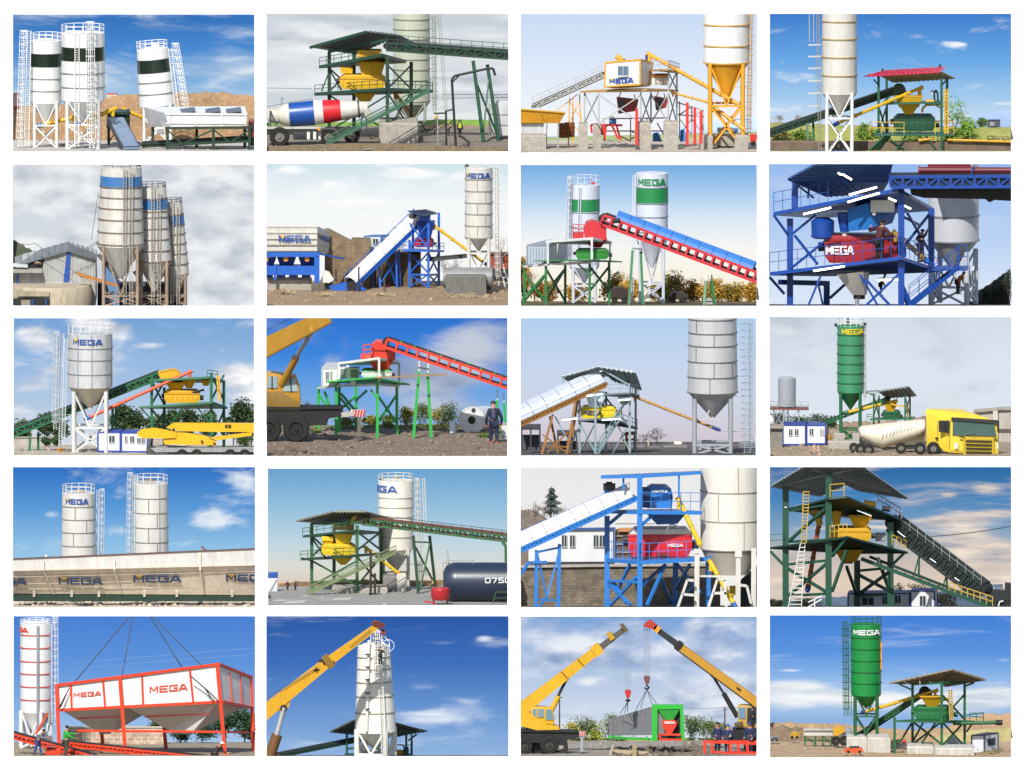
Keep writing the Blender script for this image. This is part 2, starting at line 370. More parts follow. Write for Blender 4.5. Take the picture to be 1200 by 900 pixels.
def strokes(word,fn,th,nseg=3,off=.012):
    """letters as strokes; fn(s, t, lift) -> point, s runs 0..1 over the word, t over the height"""
    mb = MB(); n = len(word); gap = .12; wl = (1-gap*(n-1)/n)/n; k = 0
    for j,ch in enumerate(word):
        x0 = j*(1/n)*(1+gap/n*.2)
        for (a,b,c,d) in LET[ch]:
            k += 1; L = math.hypot((c-a)*wl*th[1],d-b); nx,ny = -(d-b)/L*th[0]/2,(c-a)*wl*th[1]/L*th[0]/2
            for q in range(nseg):
                f0,f1 = q/nseg,(q+1)/nseg; pts = []
                for f,sg in ((f0,-1),(f1,-1),(f1,1),(f0,1)):
                    xs = x0+(a+(c-a)*f)*wl + sg*nx/th[1]; ts = b+(d-b)*f + sg*ny
                    pts.append((xs,ts))
                up = [fn(x,t,off+k*.006) for x,t in pts]; dn = [fn(x,t,0) for x,t in pts]
                mb.hexa(dn,up)
    return mb
def word_flat(T,word,m,a,b,h,emb=None,th=.2,parent=None,tilt=0):
    """lettering standing on the line a-b (picture corners), h high"""
    A,B = T.p(a),T.p(b); up = V(0,h,-tilt); n = (B-A).cross(up).normalized()
    if n.y > 0: n = -n
    asp = (B-A).length/up.length
    o = T.add('lettering',strokes(word,lambda s,t,l: A+(B-A)*s+up*t+n*l,(th,asp),1),m,parent)
    if emb and o: T.add('emblem',MB().hexa([A+(B-A)*s+up*t for s,t in ((.045,1.0),(.2,1.0),(.12,.45))],[A+(B-A)*s+up*t+n*.09 for s,t in ((.045,1.0),(.2,1.0),(.12,.45))]),emb,o)
    return o
def word_round(T,word,m,xc,rad,th0,th1,y,h,emb=None,th=.2,lift=2):
    """lettering on the shell of an upright cylinder; angles from the front, y is the base line"""
    C_ = P(xc,y,T.d); r = (rad+lift)*S.kk; up = h*S.kk
    def fn(s,t,l):
        a = th0+(th1-th0)*s; return C_+Vector(((r+l)*math.sin(a),-(r+l)*math.cos(a),up*t))
    asp = (th1-th0)*r/up
    o = T.add('lettering',strokes(word,fn,(th,asp),4),m)
    if emb and o: T.add('emblem',MB().hexa([fn(s,t,0) for s,t in ((.045,1.0),(.2,1.0),(.12,.45))],[fn(s,t,.09) for s,t in ((.045,1.0),(.2,1.0),(.12,.45))]),emb,o)

# ------------------------------------------------------------------ silos
def silo(label,x,yt,yc,ytip,yf,w,shell,hoop=None,hoops=(),bands=(),legm=None,cone=None,d=None,wt=None,rail=40,ladder=None,
         legs=4,lr=7,lang=45,brace=True,filt=None,text=None,seams=None,group='cement silos',lean=0,legtop=None,tipr=.1,ybr=None,roofm=None,brk=True,hw=5,railm=None,xt=None,lw=26,lrail=None):
    if d is None: d = F(yf)
    T = Th('cement_silo',label,'silo',x,yf,d,group); K = S.kk; r0 = w/2; r1 = (wt or w)/2; xt = x if xt is None else xt
    C0 = P(x,yc,d); H = P(x,yt,d).z - C0.z; top = Vector(((xt-x)*K,0,H)); ax = top.normalized(); L = top.length
    rad = lambda y: r0+(r1-r0)*(yc-y)/(yc-yt)
    at = lambda y: C0+ax*(L*(yc-y)/(yc-yt))
    legm = legm or shell; railm = railm or legm
    hs = T.add('shell',MB().lathe(C0,[(r0*K,0),(r1*K,L)],48,ax),shell)
    T.add('roof',MB().lathe(C0+ax*(L+.02),[(r1*K*1.01,0),(r1*K*.98,3*K),(r1*K*.2,10*K)],48,ax),roofm or shell)
    for y0,y1,bm_ in bands:
        T.add('painted_band',MB().lathe(at(y1),[((rad(y1)+1.6)*K,0),((rad(y0)+1.6)*K,(at(y0)-at(y1)).length)],48,ax),bm_)
    for y in hoops: T.add('hoop',MB().ring(at(y),(rad(y)+1.0)*K,hw*K,48,ax,hw*.9*K),hoop or shell)
    if seams:
        for (y0,y1,angs) in seams:
            for a in angs:
                q = [at(y)+Vector((math.sin(a),-math.cos(a),0))*(rad(y)+.6)*K for y in (y0,y1)]; T.add('plate_seam',MB().bar(q[0],q[1],4*K),hoop or shell)
    cm = cone or shell
    if ytip > yc: T.add('hopper',MB().lathe(P(x,ytip,d),[(r0*tipr*K,-6*K),(r0*tipr*K,0),(r0*K*.99,C0.z-P(x,ytip,d).z)],40),cm)
    gz = min(P(x,yf,d).z,P(x,G(d),d).z); ytl = legtop or (yc-8)
    A = [R(lang+360/legs*i) for i in range(legs)] if legs else []; F_ = []
    for a in A:
        q = Vector((math.sin(a),-math.cos(a),0))*(r0+lr*.2)*K; b = Vector((x*0,0,0))
        t = P(x,ytl,d)+q; f = Vector((t.x,t.y,gz)); F_.append((f,t)); T.add('leg',MB().tube(f,t,lr*K,n=12),legm)
    if brace and A:
        mb = MB(); zt = P(x,ybr or (ytip+10),d).z
        for i in range(legs):
            (f0,t0),(f1,t1) = F_[i],F_[(i+1) % legs]; h0 = Vector((f0.x,f0.y,zt)); h1 = Vector((f1.x,f1.y,zt))
            mb.bar(h0,h1,lr*.9*K); mb.bar(f0+V(0,8),h1,lr*.8*K); mb.bar(f1+V(0,8),h0,lr*.8*K)
            if brk:
                mid = (h0+h1)/2; mb.bar(t0,Vector((mid.x,mid.y,zt)),lr*.7*K); mb.bar(t1,Vector((mid.x,mid.y,zt)),lr*.7*K)
        T.add('bracing',mb,legm)
    if rail:
        mb = MB(); n = 14; tp = C0+top
        for j,hh in enumerate((1,.52)): mb.ring(tp+ax*rail*hh*K,r1*K*.98,2.6*K,32,ax)
        for i in range(n):
            a = 2*math.pi*i/n; q = tp+Vector((math.sin(a),-math.cos(a),0))*r1*K*.98; mb.bar(q,q+ax*rail*K,2.6*K)
        T.add('railing',mb,railm)
    if filt:
        for (fx,fh,fr,fm) in filt: T.add('filter',MB().lathe(P(fx,yt+4,d),[(fr*K,0),(fr*K,fh*K*.8),(fr*K*.5,fh*K)],14),fm)
    if ladder:
        for (lx,ly0,ly1,ld,cage) in ladder:
            lxt = lx+(xt-x)*.0 if not isinstance(lx,tuple) else lx[0]; lxb = lx if not isinstance(lx,tuple) else lx[1]
            mb = MB(); pa,pb = P(lxt,ly0,d+ld),P(lxb,ly1,d+ld); s_ = V(lw/2*.55,0)
            for sg in (-1,1): mb.bar(pa+s_*sg,pb+s_*sg,3.2*K)
            n = max(4,int((pa-pb).length/(11*K)))
            for i in range(n): q = pb.lerp(pa,(i+.5)/n); mb.bar(q-s_,q+s_,2*K)
            m_ = lrail or legm
            lo = T.add('ladder',mb,m_)
            if cage and lo:
                mb = MB(); n = max(3,int((pa-pb).length/(34*K))); off = V(0,0,-lw*.45) if ld < 0 else V(0,0,-lw*.45)
                for i in range(n+1):
                    q = pb.lerp(pa,.08+.92*i/n)+off; mb.ring(q,lw*.62*K,2.2*K,12)
                for a in (0,60,120,180,240,300):
                    q = off+Vector((math.sin(R(a)),-math.cos(R(a)),0))*lw*.62*K; mb.bar(pb.lerp(pa,.08)+q,pa+q,2*K)
                T.add('cage',mb,m_,lo)
                for f in (.15,.4,.65,.9):
                    q = pb.lerp(pa,f); c = at(yc)+ax*((q-C0).dot(ax)); T.add('bracket',MB().bar(q,q.lerp(c,.7),2.4*K),m_,lo)
    if text:
        word,m_,a0,a1,y,h,emb = text; word_round(T,word,m_,x+(xt-x)*(yc-y)/(yc-yt),rad(y),a0,a1,y,h,emb)
    return T

# ------------------------------------------------------------------ belts and screws
def conveyor(label,a,b,w,h,frm,belt,cover=None,cov=(0,1),rail=None,n=16,open_=True,fw=7,group=None,arch=.5,rside=1,drum=True,beltup=3,plate=None,name='belt_conveyor',xbr=True,rh=38):
    T = Th(name,label,'conveyor',a[0],a[1],a[2],group); K = S.kk
    A,B = T.p(a),T.p(b); dr = (B-A).normalized(); sd = dr.cross(Vector((0,0,1))).normalized(); up = sd.cross(dr).normalized()
    if sd.y > 0: sd = -sd                                   # sd points to the viewer's side
    L = (B-A).length
    for sg in (1,-1):
        mb = MB(); o = sd*sg*w/2*K
        mb.bar(A+o,B+o,fw*K); mb.bar(A+o+up*h*K,B+o+up*h*K,fw*K)
        for i in range(n+1):
            q = A.lerp(B,i/n)+o; mb.bar(q,q+up*h*K,fw*.85*K)
            if xbr and i < n:
                q2 = A.lerp(B,(i+1)/n)+o; mb.bar(*( (q,q2+up*h*K) if i % 2 else (q+up*h*K,q2)),fw*.6*K)
        T.add('side_frame',mb,frm)
        if plate: T.add('side_plate',MB().ext([A+o*.9+up*h*K*.1,B+o*.9+up*h*K*.1,B+o*.9+up*h*K*.92,A+o*.9+up*h*K*.92],-sd*sg*1.5*K),plate)
    u0 = up*(h+beltup)*K
    T.add('belt',MB().hexa([A+u0+sd*w*.46*K,B+u0+sd*w*.46*K,B+u0-sd*w*.46*K,A+u0-sd*w*.46*K],[p+up*4*K for p in (A+u0+sd*w*.46*K,B+u0+sd*w*.46*K,B+u0-sd*w*.46*K,A+u0-sd*w*.46*K)]),belt)
    T.add('return_belt',MB().hexa([A+up*4*K+sd*w*.42*K,B+up*4*K+sd*w*.42*K,B+up*4*K-sd*w*.42*K,A+up*4*K-sd*w*.42*K],[p+up*3*K for p in (A+up*4*K+sd*w*.42*K,B+up*4*K+sd*w*.42*K,B+up*4*K-sd*w*.42*K,A+up*4*K-sd*w*.42*K)]),belt)
    if drum:
        for e,q in ((-1,A),(1,B)): T.add('pulley',MB().tube(q+up*h*.6*K+dr*e*4*K+sd*w*.5*K,q+up*h*.6*K+dr*e*4*K-sd*w*.5*K,h*.42*K,n=14),belt)
    if cover:
        c0,c1 = A.lerp(B,cov[0]),A.lerp(B,cov[1]); ns = 10; mb = MB(); npan = max(2,int((c1-c0).length/(70*K)))
        for j in range(npan):
            p0,p1 = c0.lerp(c1,j/npan),c0.lerp(c1,(j+.97)/npan); ra = []
            for ex in (0,1.2):
                for p in (p0,p1):
                    for i in range(ns+1):
                        t = math.pi*i/ns; ra.append(p+u0+up*3*K+sd*math.cos(t)*(w*.55+ex)*K+up*math.sin(t)*(w*arch+ex)*K)
            m = ns+1; fs = []
            for i in range(ns): fs += [(i,i+1,m+i+1,m+i),(2*m+i+1,2*m+i,3*m+i,3*m+i+1),(i+1,i,2*m+i,2*m+i+1),(m+i,m+i+1,3*m+i+1,3*m+i)]
            mb.add(ra,fs)
            for i in range(1,ns):
                t = math.pi*i/ns; q = sd*math.cos(t)*(w*.55+1.8)*K+up*(math.sin(t)*(w*arch+1.8)*K)+u0+up*3*K; mb.bar(p0+q,p1+q,2.2*K)
        T.add('cover',mb,cover)
    if rail:
        mb = MB(); o = sd*rside*(w/2+8)*K+up*h*K; npst = max(3,int(L/(48*K)))
        for f in (1,.5): mb.bar(A+o+Vector((0,0,rh*f*K)),B+o+Vector((0,0,rh*f*K)),2.6*K)
        for i in range(npst+1): q = A.lerp(B,i/npst)+o; mb.bar(q,q+Vector((0,0,rh*K)),2.6*K)
        T.add('railing',mb,rail)
    T.A,T.B,T.dr,T.sd,T.up = A,B,dr,sd,up
    return T
def screw(label,a,b,r,m,motor=None,inlet=None,flange=5,group=None,mlen=26):
    T = Th('screw_conveyor',label,'conveyor',a[0],a[1],a[2],group); K = S.kk; A,B = T.p(a),T.p(b); d = (B-A).normalized()
    mb = MB().tube(A,B,r*K,n=14)
    for i in range(flange+1): q = A.lerp(B,i/flange); mb.tube(q-d*1.5*K,q+d*1.5*K,r*1.35*K,n=14)
    T.add('tube',mb,m)
    mm = motor or m
    T.add('motor',MB().tube(A-d*mlen*K,A-d*2*K,r*1.25*K,n=12).tube(A-d*(mlen+8)*K,A-d*mlen*K,r*.8*K,n=12),mm)
    T.add('outlet',MB().tube(B-d*r*1.5*K,B-d*r*1.5*K-V(0,r*3.2),r*.9*K,n=12),m)
    if inlet: T.add('inlet',MB().tube(A+d*r*2*K,A+d*r*2*K+V(0,inlet),r*.9*K,r*1.6*K,n=12),m)
    return T
def stairs(T,m,a,b,w=40,n=12,rail=40,rm=None,sw=8,name='stairs'):
    A,B = T.p(a),T.p(b); K = S.kk; sd = Vector((0,w*K,0)); mb = MB()
    mb.bar(A,B,4*K,sw*K); mb.bar(A+sd,B+sd,4*K,sw*K)
    for i in range(n): q = A.lerp(B,(i+.5)/n); mb.box(q+sd/2,((B-A).length/n*.55,w*K,3*K))
    o = T.add(name,mb,m)
    if rail and o:
        mb = MB()
        for s_ in (Vector(),sd):
            for f in (1,.5): mb.bar(A+s_+V(0,rail*f),B+s_+V(0,rail*f),2.6*K)
            for i in range(6): q = A.lerp(B,i/5)+s_; mb.bar(q,q+V(0,rail),2.6*K)
        T.add('handrail',mb,rm or m,o)
    return o

# ------------------------------------------------------------------ plants
def leaves(mb,c,rx,ry,rz,n,sz,rnd,clumps=9):
    cl = []
    for _ in range(clumps):
        while True:
            q = Vector((rnd.uniform(-1,1),rnd.uniform(-1,1),rnd.uniform(-1,1)))
            if q.length < 1: break
        cl.append((Vector((q.x*rx*.72,q.y*ry*.72,q.z*rz*.72)),rnd.uniform(.32,.6)))
    for i in range(n):
        cc,rr = cl[i % clumps]; g = Vector([max(-.95,min(.95,rnd.gauss(0,.48)))*r_*rr for r_ in (rx,ry,rz)])
        p = Vector(c)+cc+g; a = Vector((rnd.gauss(0,1),rnd.gauss(0,1),rnd.gauss(0,.7))).normalized(); b = a.cross(Vector((rnd.gauss(0,1),rnd.gauss(0,1),rnd.gauss(0,1)))).normalized()
        s = sz*rnd.uniform(.7,1.6); mb.add([p-a*s*.5,p+b*s*.3,p+a*s*.6,p-b*s*.3],[(0,1,2,3)])
def limb(mb,p,d,L,r,lev,rnd,tips,spread=.6):
    q = p+d*L; mb.tube(p,q,r,r*.68,6,False)
    if lev == 0: tips.append(q); return
    for i in range(rnd.choice((2,3,3))):
        nd = (d+Vector((rnd.gauss(0,spread),rnd.gauss(0,spread),rnd.gauss(.12,spread*.5)))).normalized(); limb(mb,q if i else p+d*L*.75,nd,L*rnd.uniform(.6,.85),r*.62,lev-1,rnd,tips,spread)
BARK = '#5b4a3a'
def tree(label,x,yf,h,w,c1,c2,d=None,n=1100,sz=8,seed=0,trunk=.3,group=None,cat='tree',name='leafy_tree',bare=False,dens=9,bark=BARK):
    T = Th(name,label,cat,x,yf,d,group); rnd = random.Random(seed*31+int(x)+S.i*997); K = S.kk; b = P(x,yf,T.d)
    mb = MB(); tips = []
    limb(mb,b,Vector((rnd.gauss(0,.05),0,1)).normalized(),h*K*(trunk if not bare else .3),max(1.2,h*.022)*K,4 if bare else 2,rnd,tips,.5 if bare else .55)
    if bare:
        for t in list(tips):
            for _ in range(3): mb.tube(t,t+Vector((rnd.gauss(0,.5),rnd.gauss(0,.5),rnd.gauss(.4,.4)))*h*K*.12,.5*K,.25*K,4,False)
    T.add('trunk',mb,mat(bark,.9,dirt=.3))
    if not bare or n > 0:
        lf = MB(); leaves(lf,b+Vector((0,0,h*K*(trunk+1)/2)),w/2*K,w/2*K*.8,h*K*(1-trunk)/2,n,sz*K,rnd,dens)
        T.add('crown',lf,leafm(c1,c2))
    return T
def bush(label,x,yf,w,h,c1,c2,d=None,n=900,sz=8,seed=0,group=None,name='bush',dens=10):
    T = Th(name,label,'bush',x,yf,d,group); rnd = random.Random(seed*17+int(x)+S.i*331); K = S.kk; b = P(x,yf,T.d)
    st = MB()
    for _ in range(6): st.tube(b+V(rnd.uniform(-.1,.1)*w,0),b+V(rnd.uniform(-.35,.35)*w,h*rnd.uniform(.5,.85)),1.2*K,.5*K,5,False)
    T.add('stem',st,mat(BARK,.9))
    lf = MB(); leaves(lf,b+V(0,h*.5),w/2*K,w/2*K*.7,h*.5*K,n,sz*K,rnd,dens)
    T.add('foliage',lf,leafm(c1,c2)); return T
def hill(name,ridge,m,d0=None,thick=60,rough=6,label=None,kind='structure',seed=1,yb=None):
    """a rise of the land at the back of the shelf whose skyline passes the given picture points"""
    x0,x1 = ridge[0][0],ridge[-1][0]; nx = 90; ny = 12; vs = []; fs = []; d1 = (S.Dc-8) if d0 is None else d0
    for b in range(ny+1):
        f = b/ny; d = d1-thick*(1-f)
        for a in range(nx+1):
            x = x0+(x1-x0)*a/nx
            for (xa,ya),(xb,yb_) in zip(ridge,ridge[1:]):
                if xa <= x <= xb+1e-6: yr = ya+(yb_-ya)*((x-xa)/(xb-xa) if xb > xa else 0); break
            q = P(x,yr,d1); hh = q.z-S.gz; z = S.gf+(S.gz-S.gf)*d/S.Dc-.05+hh*math.sin(f*math.pi/2)**.8 + mnoise.fractal(Vector((x*.03,d*.01,seed*5.3)),.9,2.1,5)*rough*S.kk*(.2+f)
            qq = P(x,300,d); vs.append((qq.x,qq.y,z))
    for b in range(ny):
        for a in range(nx): o = b*(nx+1)+a; fs.append((o,o+1,o+nx+2,o+nx+1))
    return structure(name,vs,fs,m,kind,label)
def rubble(name,x0,x1,ya,yb,n,sz,m,seed=0,label=None):
    """loose stones spread over the ground: one heap nobody could count"""
    rnd = random.Random(seed+S.i); mb = MB()
    for _ in range(n):
        x = rnd.uniform(x0,x1); y = rnd.uniform(ya,yb); s = sz*rnd.lognormvariate(0,.5)*S.kk; c = P(x,y,F(y))
        M = Matrix.Rotation(rnd.uniform(0,6),3,Vector((rnd.gauss(0,1),rnd.gauss(0,1),rnd.gauss(0,1))).normalized()); vs = [M @ Vector((sx*s*rnd.uniform(.5,1),sy*s*rnd.uniform(.5,1),sz_*s*rnd.uniform(.3,.7))) for sz_ in (-1,1) for sx,sy in ((-1,-1),(1,-1),(1,1),(-1,1))]
        mb.add([c+v for v in vs],[(3,2,1,0),(4,5,6,7),(0,1,5,4),(1,2,6,5),(2,3,7,6),(3,0,4,7)])
    o = mb.build(name,m)
    if o: o['kind'] = 'stuff'; o['label'] = (label or 'loose stones on the ground')+' '+pic()
    return o

# ------------------------------------------------------------------ people
def skin_mesh(verts,edges,radii,root=0):
    me = bpy.data.meshes.new('tmp'); me.from_pydata(verts,edges,[]); o = bpy.data.objects.new('tmp',me); COL.objects.link(o)
    md = o.modifiers.new('s','SKIN'); md.use_smooth_shade = True
    for i,r in enumerate(radii): me.skin_vertices[0].data[i].radius = (r,r)
    me.skin_vertices[0].data[root].use_root = True
    sb = o.modifiers.new('d','SUBSURF'); sb.levels = 1; sb.render_levels = 1
    dg = bpy.context.evaluated_depsgraph_get(); ev = o.evaluated_get(dg); r = ev.to_mesh()
    vs = [v.co.copy() for v in r.vertices]; fs = [tuple(p.vertices) for p in r.polygons]
    ev.to_mesh_clear(); bpy.data.objects.remove(o); bpy.data.meshes.remove(me)
    return vs,fs
def person(label,x,yf,h,face=0,lean=0,hands=((.2,.46,-.05),(-.2,.46,-.05)),feet=((.06,0),(-.06,0)),top='#333a44',legs='#2b2f38',hat=None,hair='#2a211b',d=None,skin='#c08a6a',vest=None,gloves=None,shoes='#2a2622',sit=False):
    """face: turn about the vertical (0 looks at the viewer, 180 away). hands: (side, height, forward) in body heights"""
    T = Th('person',label,'person',x,yf,d); b = P(x,yf,T.d); s = h*S.kk; M = Matrix.Rotation(R(face),3,'Z')
    ln = R(lean); hipz = .5
    def tr(q):                                   # x side, y forward, z up -> lean the trunk about the hip
        x_,y_,z_ = q
        if z_ > hipz: dz = z_-hipz; y_,z_ = y_+dz*math.sin(ln),hipz+dz*math.cos(ln)
        return b+M @ Vector((x_,-y_,z_))*s
    tb = lambda q: b+M @ Vector((q[0],-q[1],q[2]))*s
    J = {'pel': tr((0,0,.52)),'wai': tr((0,.005,.62)),'che': tr((0,0,.74)),'nck': tr((0,.0,.835)),'hd0': tr((0,.015,.885)),'hd1': tr((0,.02,.955))}
    rad = {'pel': .078,'wai': .068,'che': .085,'nck': .034,'hd0': .05,'hd1': .05}; E = [('pel','wai'),('wai','che'),('che','nck'),('nck','hd0'),('hd0','hd1')]
    fing = MB(); gl = MB()
    for k,sg in ((0,1),(1,-1)):
        sh = tr((sg*.105,0,.795)); hx,hz,hf = hands[k]; ha = tb((hx,hf,hz)); v = ha-sh
        if v.length > .4*s: ha = sh+v.normalized()*.4*s; v = ha-sh
        bend = math.sqrt(max(0,(.2*s)**2-(v.length/2)**2)); el = sh+v*.5+M @ Vector((sg*.5,.6,-.5)).normalized()*bend*.8
        J['sh%d' % k],J['el%d' % k],J['wr%d' % k],J['hn%d' % k] = sh,el,ha,ha+(ha-el).normalized()*.045*s
        rad.update({'sh%d' % k: .042,'el%d' % k: .031,'wr%d' % k: .022,'hn%d' % k: .024}); E += [('che','sh%d' % k),('sh%d' % k,'el%d' % k),('el%d' % k,'wr%d' % k),('wr%d' % k,'hn%d' % k)]
        dr = (ha-el).normalized(); sd = dr.cross(M @ Vector((0,1,.2))).normalized(); hn = J['hn%d' % k]
        for i,(o,L) in enumerate(((-.016,.036),(-.005,.042),(.006,.04),(.016,.031))):
            m0 = hn+sd*o*s; m1 = m0+dr*L*.6*s; m2 = m1+(dr+M @ Vector((0,-.5,-.2))).normalized()*L*.5*s; fing.tube(m0,m1,.006*s,.0055*s,5); fing.tube(m1,m2,.0055*s,.004*s,5)
        fing.tube(ha+sd*-.02*s,ha+(dr+sd*-1.1).normalized()*.045*s,.008*s,.006*s,5)
        gl.ball(hn,.034*s,n=8)
        fx,ff = feet[k]; hp = tr((sg*.055,0,.49)); an = tb((fx,ff,.04)); kn = (hp+an)/2+M @ Vector((0,-.03,0))*s
        if sit: kn = tb((sg*.07,.22,.47)); an = tb((sg*.07,.24,.2))
        to = an+M @ Vector((0,-.09,-.022))*s
        J['hp%d' % k],J['kn%d' % k],J['an%d' % k],J['to%d' % k] = hp,kn,an,to
        rad.update({'hp%d' % k: .062,'kn%d' % k: .045,'an%d' % k: .03,'to%d' % k: .024}); E += [('pel','hp%d' % k),('hp%d' % k,'kn%d' % k),('kn%d' % k,'an%d' % k),('an%d' % k,'to%d' % k)]
    def grow(names,edges,f,root):
        idx = {n: i for i,n in enumerate(names)}; return skin_mesh([J[n] for n in names],[(idx[a],idx[b_]) for a,b_ in edges],[rad[n]*f*s for n in names],idx[root])
    nm = list(J); vs,fs = grow(nm,E,1,'pel'); body = MB().add(vs,fs)
    hc = (J['hd0']+J['hd1'])/2; fw = M @ Vector((0,-1,0)); rt = M @ Vector((1,0,0))
    body.ball(hc+fw*.052*s-Vector((0,0,.006))*s,.01*s,.012*s,.014*s,6)
    for sg in (1,-1): body.ball(hc+rt*sg*.05*s,.009*s,.012*s,.018*s,6)
    body.add(fing.v,fing.f); T.add('body',body,mat(skin,.6,dirt=.05,name='skin'))
    face_ = MB()
    for sg in (1,-1): face_.ball(hc+fw*.046*s+rt*sg*.02*s+Vector((0,0,.012))*s,.007*s,n=6)
    face_.box(hc+fw*.05*s-Vector((0,0,.032))*s,(.024*s,.01*s,.005*s),M); T.add('face_features',face_,mat('#3a2018',.5,dirt=0))
    up = ['pel','wai','che','sh0','el0','wr0','sh1','el1','wr1','hp0','hp1']; ue = [e for e in E if e[0] in up and e[1] in up]
    rad2 = dict(rad); vs,fs = grow(up,ue,1.33,'pel'); T.add('jacket',MB().add(vs,fs),mat(top,.85,dirt=.2,name='cloth'))
    lo = ['pel','hp0','kn0','an0','hp1','kn1','an1']; le = [e for e in E if e[0] in lo and e[1] in lo]
    vs,fs = grow(lo,le,1.22,'pel'); T.add('trousers',MB().add(vs,fs),mat(legs,.85,dirt=.2,name='cloth'))
    for k in (0,1): T.add('shoe',MB().tube(J['an%d' % k]-fw*.03*s-Vector((0,0,.015*s)),J['to%d' % k]+fw*.02*s,.036*s,.028*s,8),mat(shoes,.7))
    hd = J['hd1']+Vector((0,0,.012*s))
    if hat: T.add('cap',MB().lathe(hd-Vector((0,0,.02*s)),[(.066*s,0),(.062*s,.03*s),(.04*s,.056*s),(0,.064*s)],12).box(hd+fw*.07*s-Vector((0,0,.016*s)),(.08*s,.06*s,.008*s),M),mat(hat,.5))
    else: T.add('hair',MB().ball(hd-fw*.014*s,.058*s,.06*s,.05*s,10),mat(hair,.8))
    if vest: T.add('vest',MB().lathe((J['wai']+J['pel'])/2,[(.098*s,0),(.106*s,.2*s),(.08*s,.26*s)],14,(J['che']-J['pel'])),mat(vest,.6))
    if gloves:
        T.add('gloves',gl,mat(gloves,.7))
    return T
# ------------------------------------------------------------------ vehicles' wheels, cabins
def wheel(T,x,y,r,d,w=22,parent=None,tyre='#1b1b1b',rim='#55514c'):
    c = P(x,y,d); K = S.kk
    o = T.add('wheel',MB().lathe(c,[(r*.52*K,-w*.5*K),(r*.9*K,-w*.5*K),(r*K,-w*.35*K),(r*K,w*.35*K),(r*.9*K,w*.5*K),(r*.52*K,w*.5*K),(r*.52*K,-w*.5*K)],28,(0,1,0)),mat(tyre,.85,dirt=.35,name='tyre'),parent)
    if o: T.add('rim',MB().lathe(c,[(r*.56*K,-w*.3*K),(r*.5*K,-w*.42*K),(r*.46*K,-w*.2*K),(r*.2*K,-w*.25*K),(r*.16*K,-w*.5*K),(0.001,-w*.5*K)],20,(0,1,0)),mat(rim,.5,.4),o)
    return o
def cabin(label,x0,x1,yb,yt,side=40,dd=120,wall='#e9ebec',trim='#2b4aa0',wins=(),d=None,swins=0,door=None,roof=None,cat='cabin',name='site_cabin',group=None,ribs=0,posts=True):
    """a box cabin: front x0..x1, its side seen at the right (side>0) or left (side<0)"""
    T = Th(name,label,cat,(x0+x1)/2,yb,d,group); K = S.kk; wm = mat(wall,.5,dirt=.2); tm = mat(trim,.5)
    a = [P(x0,yb,T.d),P(x1,yb,T.d)]; bk = V(side,0,dd); b = [a[0],a[1],a[1]+bk,a[0]+bk]; H = Vector((0,0,P(x0,yt,T.d).z-a[0].z))
    T.add('wall',MB().hexa(b,[p+H for p in b]),wm)
    c = sum(b,Vector())/4; o = [p+(p-c)*.03 for p in b]; T.add('roof',MB().hexa([p+H+Vector((0,0,.01)) for p in o],[p+H+V(0,6) for p in o]),tm if roof is None else mat(roof,.6))
    T.add('base_rail',MB().hexa([p-V(0,4) for p in o],[p+V(0,5) for p in o]),tm)
    if posts:
        for p in b: T.add('corner_post',MB().bar(p+(p-c)*.012,p+H+(p-c)*.012,7*K),tm)
    for (wx0,wy0,wx1,wy1) in wins: T.win(wx0,wy0,wx1,wy1,T.d)
    if swins and abs(side) > 8:
        q = b[1] if side > 0 else b[0]; 
        for i in range(swins):
            f0,f1 = (i+.25)/swins,(i+.75)/swins; n = Vector((1,0,0))*(1 if side > 0 else -1)*3*K
            A,B = q+bk*f0+n,q+bk*f1+n; T.add('window',MB().hexa([A+H*.4,B+H*.4,B+H*.4-n*.9,A+H*.4-n*.9],[A+H*.8,B+H*.8,B+H*.8-n*.9,A+H*.8-n*.9]),GLASS())
    if door: T.box('door',mat('#d8d8d4',.5),door[0],door[1],door[2],door[3],4,T.d-5)
    return T
def funnel(T,name,m,x,y0,y1,w0,w1,d=None,dep=None,n=4,parent=None,xb=None):
    """a square (n=4) or round hopper narrowing from w0 at y0 to w1 at y1"""
    d = T.d if d is None else d; K = S.kk; xb = x if xb is None else xb; a,b = P(x,y0,d),P(xb,y1,d)
    if n == 4:
        dp0 = (dep or w0); dp1 = dp0*w1/w0
        t = [a+V(sx*w0/2,0,sy*dp0/2) for sx,sy in ((-1,-1),(1,-1),(1,1),(-1,1))]; u = [b+V(sx*w1/2,0,sy*dp1/2) for sx,sy in ((-1,-1),(1,-1),(1,1),(-1,1))]
        return T.add(name,MB().hexa(u,t),m,parent)
    return T.add(name,MB().lathe(b,[(w1/2*K,0),(w0/2*K,a.z-b.z)],n),m,parent)
